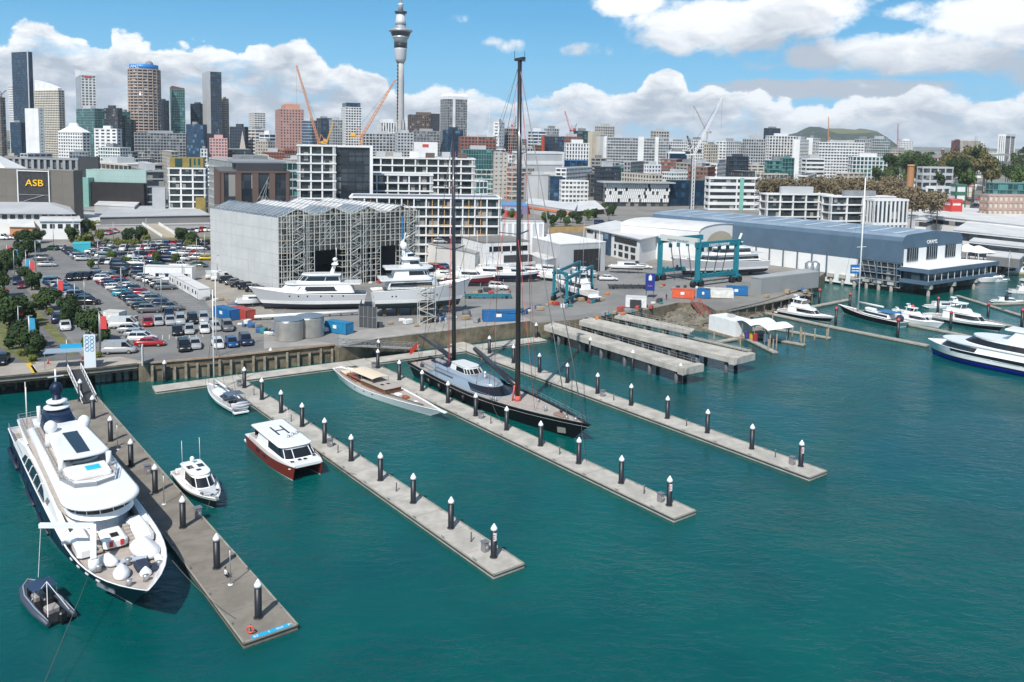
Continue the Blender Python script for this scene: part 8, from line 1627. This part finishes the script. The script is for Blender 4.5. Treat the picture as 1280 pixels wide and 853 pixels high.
p,r_,L_=between(g(1282,360,0),g(1215,352,0));motor('white launch with dark windows moored right of the hangar lounge',g(1205,352,0),0.05,15,4.6,2.2,hullm=GEL)
motor('small grey green runabout at the far right dock',g(1240,378,0),-.25,9.5,2.8,1.1,hullm=mat('runabout_green',(.08,.16,.13)),fly=False,arch=False);motor('white runabout cut by the right edge near the yellow boat',g(1262,366,0),-.2,13,3.6,1.5,hullm=GEL,fly=False);motor('yellow hulled workboat at the right edge',g(1256,342,0),-.1,16,4.6,1.8,hullm=mat('hull_yellow',(.65,.42,.04)),fly=False)
motor('low white boat lying under the hangar lounge deck',g(1158,385,0),.1,11,3.2,1.1,hullm=GEL,fly=False,arch=False);motor('white and blue launch just behind the black hulled sloop',place(122,229),RZB,14,4.0,1.7,hullm=GEL);motor('small blue covered motor boat between sloop and hangar',place(127,234),RZB,11,3.4,1.3,hullm=mat('navy_hull2',(.02,.05,.14)),fly=False)
for k,(u,v,l)in enumerate([(1212,345,'with blue cover under the hangar lounge'),(1232,352,'behind the white launch'),(1262,333,'left of the yellow workboat'),(1278,352,'at the right edge by the yellow workboat'),(1150,400,'with yellow cover at the dock end')]):motor('small white boat '+l,g(u,v,0),-.2+k*.15,8.5,2.8,1.1,hullm=GEL,fly=False,arch=False,group='small boats in the right marina')
p,r_,L_=between(place(114.7,221.2),place(136.8,225.2));rt=root('sailing_sloop','black hulled sailing sloop with tall white mast in front of the hangar','sailing yacht',p,r_);H=Hull(L_,5.4,1.5,1.5,2.3,.7,2.4,.8,.75,1.9,1.5,.42,.14);H.build(rt,[(-.6,sgrey),(.1,WHITE),(.2,blackh),(('s',.1),blackh),(('s',0),GEL)],deck=teak,bul=.12,cap=GEL)
house(rt,'deckhouse',GEL,4,14,1.7,1.6,3,1.6,2.7,.3,1.4,.2,win=(.3,.8),wi=(0,20));part(rt,'awning',mat('blue_awning',(.04,.16,.34),.7),lambda m:m.box(2.4,7.5,-1.6,1.6,3.4,3.5));part(rt,'awning_post',STEEL,lambda m:[m.beam((x,y,1.5),(x,y,3.4),.06)for x in(2.6,7.2)for y in(-1.5,1.5)]);mast(rt,15.5,0,1.8,39.5,.24,.14,WHITE);part(rt,'spreader',WHITE,lambda m:[m.beam((15.5,-w_,z),(15.5,w_,z),.14)for z,w_ in((11,2.2),(20,1.8),(29,1.4))]);part(rt,'boom',mat('pale_sail',(.6,.6,.58)),lambda m:m.tube([(15.2,0,4.2),(7,0,4.3)],.28,8));stays(rt,'stay',[((L_-.3,0,2.3),(15.4,0,38)),((.4,0,1.6),(15.4,0,39)),((15,2.4,1.6),(15.5,2.2,11)),((15,-2.4,1.6),(15.5,-2.2,11)),((15.5,2.2,11),(15.5,0,33)),((15.5,-2.2,11),(15.5,0,33))],r=.035)
part(rt,'deck_dinghy',fabric,lambda m:m.rbox(9.5,12.5,-1,1,2.8,3.4,.3));part(rt,'black_cover',bimini,lambda m:m.ball((1.5,0,2.2),1.0,10,6))
stripe=[(-1.2,sgrey),(-.2,sgrey),(.9,blackh),(1.15,GEL),(('s',.1),greyh),(('s',0),GEL)]
def superyacht(label,p,rz,L,B,hullm,base=1.4,k=1.,bottom=sgrey):
 zs=1.05 if 'travel lift'in label else 1.2;rt=root('hauled_superyacht',label,'superyacht',(p.x,p.y,GZ+base*zs+.25*(zs-1)),rz);rt.scale.z=zs;H=Hull(L,B,2.3*k,2.6*k,4.0*k,1.3,L*.11,L*.02,.86,2.2,1.6,.46,.14)
 H.build(rt,[(-1.2,bottom),(-.5,bottom),(.1,bottom),(.85,WHITE),(1.0,hullm),(('s',.12),hullm),(('s',0),GEL)],deck=teak,bul=.5,cap=GEL);return rt,H
sA=g(455,388);bA=g(306,390);rz=atan2(bA.y-sA.y,bA.x-sA.x);L_=(bA-sA).length
rt,H=superyacht('hauled out white motor yacht with long pale grey hull before the scaffolded shed',sA+Vector((0,3.5,0)),rz,L_,7.0,greyh,1.2,.92)
house(rt,'main_deck_house',GEL,L_*.10,L_*.76,2.9,2.8,L_*.16,2.5,4.3,.2,L_*.08,1.,win=(.22,.78),wi=(0,3));house(rt,'main_deck_house_side',GEL,L_*.11,L_*.70,2.86,2.76,L_*.1,2.5,4.25,.2,L_*.06,1.,win=(.22,.78),wi=(18,21));part(rt,'upper_deck',GEL,lambda m:m.prism([(x,y)for x,y in outline(L_*.04,L_*.70,2.8,2.8,L_*.1)],4.3,4.6));house(rt,'wheelhouse',GEL,L_*.22,L_*.60,2.2,2.2,L_*.1,4.6,6.2,.25,L_*.06,.4,win=(.28,.82),wi=(1,20),roof=(.5,.25),mull=3)
part(rt,'radar_mast',GEL,lambda m:(m.beam((L_*.30,0,6.4),(L_*.26,0,9.2),.5,.9),m.rbox(L_*.24,L_*.30,-1.3,1.3,8.4,8.6,.08),m.lathe([(.6,0),(.6,.5),(.1,.7)],(L_*.27,0,9.2),10))and None);part(rt,'mast_pole',GEL,lambda m:m.tube([(L_*.26,0,9.5),(L_*.26,0,12)],.08,5));part(rt,'porthole',tint,lambda m:[m.beam(H.pt(t,1.9,sd,.03),H.pt(t+.012,1.9,sd,.03),.05,.28)for t in(.2,.3,.4,.52,.6,.68)for sd in(-1,1)]);H.rail(rt,.8,.7,.98,.02,9,r=.05);rline(rt,[(L_*.2,-2.5,4.6),(L_*.05,-2.5,4.6),(L_*.05,2.5,4.6),(L_*.2,2.5,4.6)],.8)
part(rt,'keel_block',TIMBER,lambda m:[m.box(L_*t-.4,L_*t+.4,-1.,1.,-1.25-1.2+.05,-1.1)for t in(.1,.22,.34,.46,.58,.7,.8)])
sB=g(461,400);bB=g(588,394);rz=atan2(bB.y-sB.y,bB.x-sB.x);L_=(bB-sB).length
rt,H=superyacht('hauled out white explorer yacht with twin domes and scaffold stair',sB+Vector((0,4,0)),rz,L_,7.2,mat('silver_white_hull',(.62,.63,.64),.25,coat=.3),2.9,1.15,mat('dark_green_bottom',(.02,.045,.05),.5))
house(rt,'main_deck_house',GEL,L_*.14,L_*.66,3.0,3.0,L_*.1,3.0,4.8,.1,.6,.6,win=(.3,.75),wi=(0,3));part(rt,'main_window',tint,lambda m:m.beam((L_*.30,-3.02,4.0),(L_*.42,-3.02,4.0),.12,.8));part(rt,'upper_deck',GEL,lambda m:m.prism([(x,y)for x,y in outline(L_*.07,L_*.62,3.2,3.2,L_*.08)],4.8,5.15));house(rt,'upper_house',GEL,L_*.20,L_*.58,2.5,2.5,L_*.08,5.15,7.1,.15,1.,.4,win=(.35,.78),wi=(1,20),mull=2);part(rt,'top_deck',GEL,lambda m:m.prism([(x,y)for x,y in outline(L_*.12,L_*.60,2.8,2.8,L_*.08)],7.1,7.45));house(rt,'wheelhouse',GEL,L_*.30,L_*.48,1.8,1.8,L_*.05,7.45,9.,.15,.8,.3,win=(.4,.8),wi=(1,20),roof=(.6,.25));house(rt,'mast_house',GEL,L_*.3,L_*.42,1.0,1.0,.8,9.25,10.4,.2,.5,.2,win=(.3,.8),wi=(1,20))
for y in(-.95,.95):radome(rt,L_*.31,y,11.2,.75);part(rt,'dome_post',GEL,lambda m:m.beam((L_*.31,y,9.2),(L_*.31,y,11.3),.35))
part(rt,'mast_arm',GEL,lambda m:(m.beam((L_*.30,0,12),(L_*.33,0,14.6),.25),m.beam((L_*.28,0,12.6),(L_*.36,0,14.),.15))and None);H.rail(rt,.9,.05,.98,.02,22,r=.05);part(rt,'bow_mark',BLACK,lambda m:[m.beam(H.pt(t,3.2,-1,.04),H.pt(t+.008,3.0,-1,.04),.06,.8)for t in(.78,.80)]);part(rt,'porthole',tint,lambda m:[m.beam(H.pt(t,1.6,-1,.03),H.pt(t+.014,1.6,-1,.03),.05,.25)for t in(.18,.22,.5,.55,.66)])
part(rt,'keel_block',TIMBER,lambda m:[m.box(L_*t-.4,L_*t+.4,-1.,1.,-2.88,-1.2)for t in(.12,.26,.4,.54,.68,.8)])
q=g(533,404);rt=root('scaffold_stair','grey scaffold stair tower leaning against the explorer yacht hull','scaffold',q,rz);m_=MB()
for k in range(5):
 for(x,y)in((-2,-1),(2,-1),(2,1),(-2,1),(0,-1),(0,1)):m_.beam((x,y,k*1.8),(x,y,k*1.8+1.8),.12)
 for y in(-1,1):m_.beam((-2,y,k*1.8+1.8),(2,y,k*1.8+1.8),.1);m_.beam((-2+(k%2)*4,y,k*1.8),(2-(k%2)*4,y,k*1.8+1.8),.14)
m_.build('tubes',scf,rt);m_=MB();[m_.box(-2,2,-1,1,k*1.8+1.75,k*1.8+1.83)for k in range(5)];m_.build('platforms',brd,rt)
def stand_boat(label,u,v,rz,L,B,fb,hullm,fly=False,keelm=sgrey,base=1.1,**k):
 rt,H=motor(label,g(u,v),rz,L,B,fb,GZ+base,hullm,fly=fly,name='boat_on_stands',cat='hauled out boat',bands=[(-.7,keelm),(-.1,keelm),(.15,hullm),(('s',fb*.35),hullm),(('s',fb*.25),GEL),(('s',0),GEL)],group='boats on stands in the yard',**k)
 part(rt,'stand',DARK,lambda m:[m.beam((L*t,y,-base+.02),(L*t,y*.6,-.2),.14)for t in(.2,.5,.75)for y in(-B*.45,B*.45)]);return rt
dred=mat('dark_red_stripe',(.16,.01,.02),.4)
stand_boat('white launch with dark red stripes and dark red keel on stands',556,356,-.18,15.5,5,2.4,dred,keelm=mat('maroon_keel',(.12,.015,.02)),base=1.6)
stand_boat('white sport boat with thin red stripe behind the dark red striped launch',585,349,-.15,14,4.4,2.2,mat('red_line',(.5,.03,.05)))
stand_boat('navy hulled classic launch with brown cabin windows on stands',618,352,-.02,14.5,4.6,2.3,navyh,base=1.5);stand_boat('pale cream hulled boat at the left end of the stands',538,352,-.1,9,3.6,2.2,mat('hull_cream',(.6,.56,.38)))
stand_boat('long white racing boat with red stripe tilted behind the mast',638,346,-.45,14,3.6,1.8,mat('red_line',(.5,.03,.05)),arch=False);stand_boat('white yacht with green keel on stands right of the mast',676,350,-.45,12,3.4,1.6,GEL,keelm=mat('green_keel',(.03,.22,.14)),arch=False)
stand_boat('white hull of a racing yacht behind the green keeled one',662,343,-.4,13,3.4,1.7,GEL,arch=False);stand_boat('white bow of a boat in front of the workshop doorway',742,348,2.5,9,3.4,1.8,GEL,arch=False);stand_boat('small dinghy wrapped in white beside the grey hulled superyacht bow',296,384,.3,8,3,1.4,fabric,arch=False)
rt=stand_boat('low white sailing hull on trestles in front of the marina office',763,341,-.12,12.5,2.6,1.,GEL,arch=False,base=2.0)
for k,(u,v,h,l)in enumerate([(596,350,16,'thin bare mast behind the red striped launch'),(608,346,19,'white mast standing behind the navy hulled launch'),(728,362,21,'thin white mast beside the small travel lift'),(748,350,17,'white mast in front of the workshop doorway'),(684,350,19,'bare mast over the green keeled yacht'),(648,352,15,'thin grey mast right of the tall black mast'),(1258,376,15,'bare mast beside the yellow workboat')]):
 p=g(u,v);rt=root('boat_mast',l,'mast',p,0,'bare masts in the yard');part(rt,'pole',WHITE if k%2 else STEEL,lambda m:m.tube([(0,0,1.5),(0,0,h)],.11,6,r1=.06));part(rt,'spreader',STEEL,lambda m:[m.beam((-1,0,h*z),(1,0,h*z),.07)for z in(.4,.65)]);part(rt,'stay',wire,lambda m:(m.beam((0,0,h),(3,0,1.5),.04),m.beam((0,0,h),(-3,0,1.5),.04))and None);part(rt,'foot',DARK,lambda m:m.box(-.4,.4,-.4,.4,0,1.5))
ropem=mat('mooring_rope',(.10,.10,.10),.8)
def line(a,b,label,sag=.5):
 a,b=Vector(a),Vector(b);o=MB();o.tube([a+(b-a)*t-Vector((0,0,sag*4*t*(1-t)))for t in[i/6 for i in range(7)]],.035,4);tag(o.build('mooring_line',ropem),label,'rope','mooring lines')
def pz(a,b,z):v=place(a,b);v.z=z;return v
for k,(p,q,l)in enumerate([(pz(89,24,4),pz(80,27.5,.7),'from the superyacht bow forward to the widest pier'),(pz(94,24.2,3.6),pz(104,27.5,.7),'from the superyacht bow back to the widest pier'),(pz(140,24,3),pz(134,27.5,.7),'from the superyacht stern to the widest pier'),(pz(91,16.5,4),pz(60,2,-.1),'running out from the superyacht bow into the open water'),(pz(109,34.6,1.6),pz(104,31.6,.7),'from the white motor cruiser bow'),(pz(119.5,33,1.2),pz(123,31.6,.7),'from the white motor cruiser stern'),(pz(111,51.5,2.1),pz(106,54,.7),'from the red catamaran bow'),(pz(126,51.9,1.9),pz(130,54,.7),'from the red catamaran stern'),(pz(121,78.6,1.6),pz(117,81,.7),'from the classic yacht bow'),(pz(152,77.5,1.6),pz(154,81,.7),'from the classic yacht stern'),(pz(98.5,90,3.2),pz(91,84.4,.7),'from the black ketch bow forward'),(pz(118,86.4,2.4),pz(112,84.4,.7),'from the black ketch side'),(pz(147,87.8,2.4),pz(151,84.4,.7),'from the black ketch stern')]):line(p,q,'dark mooring line '+l)
# ================================================================== TRAVEL LIFTS, YARD CLUTTER, PEOPLE
teal=mat('lift_teal',(.012,.17,.22),.4,var=.12,vs=.3);lgrey=mat('lift_pale_beam',(.55,.56,.53),.5)
def travel_lift(label,L2,L3,L1,h,w_,sign=True):
 """L2 the leg nearest the viewer, L3 the right leg, L1 the left leg"""
 L4=L1+L3-L2;o=L2.copy();rt=root('travel_lift',label,'boat hoist',(o.x,o.y,GZ));P=[p-o for p in(L2,L3,L4,L1)]
 for p in P:p.z=0
 up=lambda p,z:Vector((p.x,p.y,z))
 for p in P:
  m_=MB();m_.beam(up(p,2.2),up(p,h),w_*1.5,w_*1.1);m_.build('leg',teal,rt)
 for(a,b)in((P[0],P[1]),(P[3],P[2])):
  d=(b-a).normalized();n=Vector((-d.y,d.x,0))
  m_=MB();m_.beam(up(a-d*w_,h-.4),up(b+d*w_*1.5,h-.4),w_*1.1,1.7 if h>9 else.8);m_.build('top_beam',teal,rt)
  m_=MB();m_.beam(up(a,h*.24),up(b,h*.24),w_*1.1,1.2 if h>9 else.5);m_.build('bottom_beam',teal,rt)
  for t in(.1,.2,.45,.6,.8,.9):m_=MB();m_.lathe([(w_*.35,h*.24+.6),(w_*.35,h*.24+1.3)],(lerp(a.x,b.x,t),lerp(a.y,b.y,t),0),8);m_.build('winch',teal,rt)
  for p in(a,b):
   bg_=MB();bg_.beam(up(p-d*2.2*w_,2.0),up(p+d*2.2*w_,2.0),w_,.9);[bg_.beam(up(p,2.6),up(p+d*s_*2.0*w_,1.4),w_*.8,.5)for s_ in(-1,1)];bo=bg_.build('wheel_bogie',teal,rt)
   for s_ in(-1,1):
    c_=up(p+d*s_*1.7*w_,0);r_=1.0 if h>9 else.75;m_=MB();m_.tube([c_-n*w_*.6+Vector((0,0,r_)),c_+n*w_*.6+Vector((0,0,r_))],r_,14);m_.build('tyre',tyre,bo)
 m_=MB();m_.beam(up(P[3],h+.6),up(P[0],h+.6),w_*1.2,1.9 if h>9 else.8);cb=m_.build('cross_beam',lgrey if sign else teal,rt)
 for(a,b)in((P[0],P[1]),(P[3],P[2])):
  for t in(.18,.38,.62,.84):
   q=a*(1-t)+b*t;inn=((P[3]+P[2])/2-(P[0]+P[1])/2).normalized()*(w_*1.2)*(1 if a is P[0]else-1);q=q+inn;m_=MB();m_.beam(up(q,h-1.2),up(q+inn*1.6,2.2),.35 if h>9 else.2,.1);m_.build('sling',mat('grey_sling',(.12,.10,.09),.8),rt)
   m_=MB();m_.rbox(q.x-.5*w_,q.x+.5*w_,q.y-.5*w_,q.y+.5*w_,h-2.8,h-1.4,.1);m_.build('pulley_block',teal,rt)
 if sign:
  d=(P[1]-P[0]);mid=(P[0]+P[1])/2-Vector((-d.y,d.x,0)).normalized()*(w_*.58);text_mesh('lettering','ORAMS MARINE',1.35,capm,rt,up(mid,h-.75),(pi/2,0,atan2(d.y,d.x)),.03)
  d=(P[0]-P[3]);mid=(P[0]+P[3])/2+Vector((d.y,-d.x,0)).normalized()*(w_*.64);text_mesh('lettering','MARINE TRAVELIFT',.95,mat('lift_letters',(.02,.12,.2)),cb,up(mid,h+.2),(pi/2,0,atan2(d.y,d.x)),.03)
 return rt
travel_lift('giant teal travel lift on eight tyres straddling a white yacht, white lettering on its beam',g(871,359),g(919,353),g(824,351),13.6,1.0)
travel_lift('small teal travel lift carrying a white flybridge cruiser in the open yard',g(708,384),g(739,366),g(692,376),8.2,.55,False)
m_=MB()
sC=g(962,346);bC=g(842,352);rz=atan2(bC.y-sC.y,bC.x-sC.x);L_=(bC-sC).length
rt,H=superyacht('white superyacht with three decks standing inside the giant teal travel lift',sC+Vector((0,6,0)),rz,L_,7.4,greyh,2.2,1.1)
house(rt,'main_deck_house',GEL,L_*.12,L_*.70,3.0,3.0,L_*.14,3.0,4.9,.15,1.5,.6,win=(.25,.72),wi=(1,20));part(rt,'upper_deck',GEL,lambda m:m.prism([(x,y)for x,y in outline(L_*.06,L_*.68,3.2,3.2,L_*.1)],4.9,5.2));house(rt,'upper_house',GEL,L_*.2,L_*.58,2.5,2.5,L_*.08,5.2,7.,.2,1.5,.4,win=(.25,.75),wi=(1,20),roof=(.8,.3));house(rt,'top_house',GEL,L_*.28,L_*.46,1.7,1.7,1.5,7.3,8.8,.2,.8,.3,win=(.3,.8),wi=(1,20),roof=(.4,.2));part(rt,'radar_mast',GEL,lambda m:m.beam((L_*.3,0,9),(L_*.27,0,11.5),.5));H.rail(rt,.8,.55,.98,.02,10,r=.05);part(rt,'keel_block',TIMBER,lambda m:[m.box(L_*t-.4,L_*t+.4,-1,1,-2.18,-1.2)for t in(.15,.35,.55,.75)])
sC=g(742,378);bC=g(690,362);p,r_,L_=between(sC,bC);motor('white flybridge cruiser with dark hull base held in the small teal travel lift',sC,r_,L_*.92,4.6,2.3,GZ+1.2,hullm=GEL,bands=[(-.9,sgrey),(-.1,blackh),(.5,blackh),(.9,GEL),(('s',.1),GEL),(('s',0),GEL)],name='boat_on_stands')
rr=random.Random(31)
def crate(u,v,s_,c_,label,name='crate'):
 p=g(u,v);rt=root(name,label,name.replace('_',' '),(p.x,p.y,GZ+.01),rr.uniform(0,1.5),'gear lying about the boat yard');m_=MB();m_.rbox(-s_,s_,-s_*.6,s_*.6,.12,s_*1.1,.08);m_.build('box',mat('gear_'+c_[0],c_[1],.7,var=.2,vs=1),rt);m_=MB();m_.box(-s_*.9,s_*.9,-s_*.5,-s_*.3,0,.12);m_.box(-s_*.9,s_*.9,s_*.3,s_*.5,0,.12);m_.build('skid',DARK,rt)
GC=[('grey',(.25,.25,.25)),('white',(.65,.65,.64)),('dark',(.05,.05,.055)),('blue',(.03,.12,.3)),('tan',(.35,.26,.16)),('red',(.4,.06,.05)),('orange',(.5,.17,.05)),('teal',(.03,.2,.22))]
ZN=[((300,405),(345,420),'above the silver tanks',16),((455,352),(530,346),'at the foot of the scaffolding',9),((640,392),(760,372),'near the small travel lift',18),((745,398),(830,380),'by the blue sign',16),((550,372),(640,362),'near the boats on stands',12),((820,356),(900,366),'around the giant travel lift',9),((915,362),(1010,352),'beside the grey store',8),((470,408),(600,400),'along the quay apron',12),((250,372),(300,380),'by the end of the white cabins',8),((940,372),(1020,362),'on the boardwalk',6)]
for(p,q,w_,n)in ZN:
 for k in range(n):
  t=(k+rr.random())/n;c_=rr.choice(GC);crate(lerp(p[0],q[0],t),lerp(p[1],q[1],t)+rr.uniform(-4,4),rr.uniform(.45,1.1),c_,'%s crate, %s along the gear %s'%(c_[0],ORD[k],w_))
for k,(u,v)in enumerate(((540,401),(545,402),(552,398),(583,396))):
 p=g(u,v);rt=root('round_tank','round dark grey rubber tank, %s from the left under the explorer yacht bow'%ORD[k],'tank',p,0,'round tanks under the hull');m_=MB();m_.lathe([(.9,0),(1.15,.7),(1.0,1.5),(.3,1.9)],n=14);m_.build('tank_body',mat('tank_grey',(.12,.125,.13),.6),rt);m_=MB();m_.lathe([(.3,1.9),(.3,2.05)],n=10);m_.build('cap',DARK,rt)
p=g(655,366);
for nm,u,v,w2,lab,mm in(('steel_trailer',610,373,13,'long teal steel boat trailer parked in the open yard',teal),('steel_frame_stack',552,333,9,'stack of rusty orange steel beams behind the boats',mat('rusty_steel',(.28,.09,.04),.85,var=.3,vs=1)),('gantry_parts',785,361,12,'dark dismantled steel beams lying on the yard',DARK)):
 p=g(u,v);rt=root(nm,lab,'steel frame',p,.1);m_=MB()
 for k in range(3):m_.beam((-w2/2,-1+k*.9,.5+.25*k),(w2/2,-1+k*.9,.5+.2*k),.3)
 m_.build('long_beams',mm,rt);m_=MB()
 for k in range(6):m_.beam((-w2/2+k*w2/5,-1.3,.7),(-w2/2+k*w2/5,1.3,1.1),.25)
 m_.build('cross_members',mm,rt);m_=MB();[m_.tube([(x,-1.2,.45),(x,-.8,.45)],.45,10)for x in(-w2*.4,w2*.4)];m_.build('wheel',tyre,rt)
gangway('gangway','red steel truss ramp from the yard down to the floating kiosk',g(868,378,3.9),g(884,399,.9),2.2,1.4,mat('red_steel',(.42,.08,.05),.6),wbrown)
rt=root('boardwalk','grey timber boardwalk on short piles along the shore below the grey store','boardwalk',(0,0,0));a=g(905,388,3.2);b=g(1010,366,3.2);d=b-a;n=Vector((-d.y,d.x,0)).normalized();m_=MB();m_.beam(a,b,3.4,.3);m_.build('deck',mat('dock_timber2',(.30,.28,.25),.85,var=.25,vs=1),rt);m_=MB();[m_.beam(a+d*t-n*s_*1.4+Vector((0,0,-4)),a+d*t-n*s_*1.4,.3)for t in[i/10 for i in range(11)]for s_ in(1,)];m_.build('pile',TIMBER,rt)
rline(rt,[tuple(a-n*1.6+Vector((0,0,.15))),tuple(b-n*1.6+Vector((0,0,.15)))],1.0,'railing',.05,STEEL)
rt=root('yard_fence','grey mesh fence between the car park lane and the concrete apron','fence',(0,0,0));a=g(212,339.5);b=g(254,337.5);rline(rt,[tuple(a),tuple(b)],1.8,'mesh_rail',.07,STEEL);m_=MB();m_.beam(a+Vector((0,0,.9)),b+Vector((0,0,.9)),.04,1.7);m_.build('mesh',netm,rt)
rt=root('low_brick_wall','low brown brick wall beside the white box cabin','wall',g(137,411));q=g(172,401)-g(137,411);m_=MB();m_.beam((0,0,.6),(q.x,q.y,.6),.4,1.2);m_.build('brickwork',wl('tan_brick',(.33,.24,.18)),rt);m_=MB();m_.beam((0,0,1.24),(q.x,q.y,1.24),.5,.1);m_.build('coping',CONC,rt)
skinm=mat('skin',(.45,.26,.18),.6);hairm=mat('dark_hair',(.03,.02,.015),.8)
def person(p,rz,label,top,legs,sit=False,name='person'):
 """one skinned figure: pelvis root, spine, head, arms, legs"""
 V=[(0,0,.92),(0,0,1.15),(0,0,1.40),(0,0,1.52),(.02,0,1.66),(0,.19,1.38),(.05,.27,1.12),(.16,.25,.92),(0,-.19,1.38),(.05,-.27,1.12),(.18,-.25,.94),(0,.10,.86),(.04,.12,.48),(0,.13,.08),(.14,.14,.04),(0,-.10,.86),(-.04,-.12,.48),(-.10,-.13,.08),(.06,-.14,.04)]
 E_=[(0,1),(1,2),(2,3),(3,4),(2,5),(5,6),(6,7),(2,8),(8,9),(9,10),(0,11),(11,12),(12,13),(13,14),(0,15),(15,16),(16,17),(17,18)];r_=[.15,.14,.16,.06,.105,.07,.05,.04,.07,.05,.04,.095,.065,.05,.04,.095,.065,.05,.04]
 if sit:
  D_=.52;V=[(x,y,z-D_)for x,y,z in V];V[12]=(.42,.13,.42);V[13]=(.46,.14,.05);V[14]=(.6,.14,.03);V[16]=(.42,-.13,.40);V[17]=(.46,-.14,.05);V[18]=(.6,-.14,.03)
 me=bpy.data.meshes.new('person');me.from_pydata(V,E_,[]);o=bpy.data.objects.new('person',me);COL.objects.link(o);sk=o.modifiers.new('skin','SKIN');
 if not me.skin_vertices:me.skin_vertices.new()
 for i,q in enumerate(me.skin_vertices[0].data):q.radius=(r_[i],r_[i]*(.7 if i in(1,2)else 1));q.use_root=i==0
 sb=o.modifiers.new('sub','SUBSURF');sb.levels=sb.render_levels=2;dg=bpy.context.evaluated_depsgraph_get();m2=bpy.data.meshes.new_from_object(o.evaluated_get(dg));bpy.data.objects.remove(o)
 m2.materials.clear();[m2.materials.append(x)for x in(skinm,mat('cloth_'+top[0],top[1],.8),mat('cloth_'+legs[0],legs[1],.8))];dz=.52 if sit else 0
 for f in m2.polygons:
  c_=f.center;z=c_.z+dz;f.material_index=1 if(z>.95 and z<1.48 and abs(c_.y)<.30)else(2 if z<=.95 and abs(c_.y)<.24 else 0);f.use_smooth=True
  if sit and c_.z<.5 and abs(c_.y)<.24:f.material_index=2
 o=bpy.data.objects.new('person',m2);COL.objects.link(o);o.location=p;o.rotation_euler.z=rz;tag(o,label,'person');h=MB();h.ball((0,0,1.715-dz),.108,10,6);hh_=h.build('hair',hairm,o);hh_.location.x=-.01
 return o
person(g(282,723,.57),.8,'person in white shirt sitting beside the second pile of the widest pier',('white',(.7,.7,.7)),('black',(.02,.02,.03)),True)
person(g(434,372,3.7)+Vector((0,0,.01)),2,'worker in orange vest standing in front of the scaffolding',('orange',(.7,.2,.03)),('black',(.02,.02,.03)))
for k,(u,v)in enumerate(((550,404),(557,405),(544,406))):person(g(u,v)+Vector((0,0,.01)),k*1.4,'yard worker in pale overalls, %s by the round tanks'%('middle','right hand','left hand')[k]if False else 'worker in pale overalls standing %s the round tanks'%('between','right of','left of')[k],('pale',(.6,.62,.63)),('pale',(.6,.62,.63)))
person(g(833,375)+Vector((0,0,.01)),1,'person in dark clothes standing between the blue sign and orange container',('black',(.02,.02,.03)),('black',(.02,.02,.03)))
person(g(8,349)+Vector((0,0,.01)),1,'walker in yellow vest crossing the top of the street',('yellow',(.6,.6,.05)),('black',(.02,.02,.03)))
for k,(u,v)in enumerate(((60,455),(104,450),(3,450))):
 p=g(u,v);rt=root('traffic_cone','orange traffic cone at the quay entrance, %s'%('by the street trees','beside the tall sign','by the car at the left edge')[k],'traffic cone',p,0,'orange traffic cones');m_=MB();m_.lathe([(.26,.05),(.05,.9)],n=10);m_.build('cone',ORANGE,rt);m_=MB();m_.box(-.35,.35,-.35,.35,.01,.05);m_.build('base',ORANGE,rt)
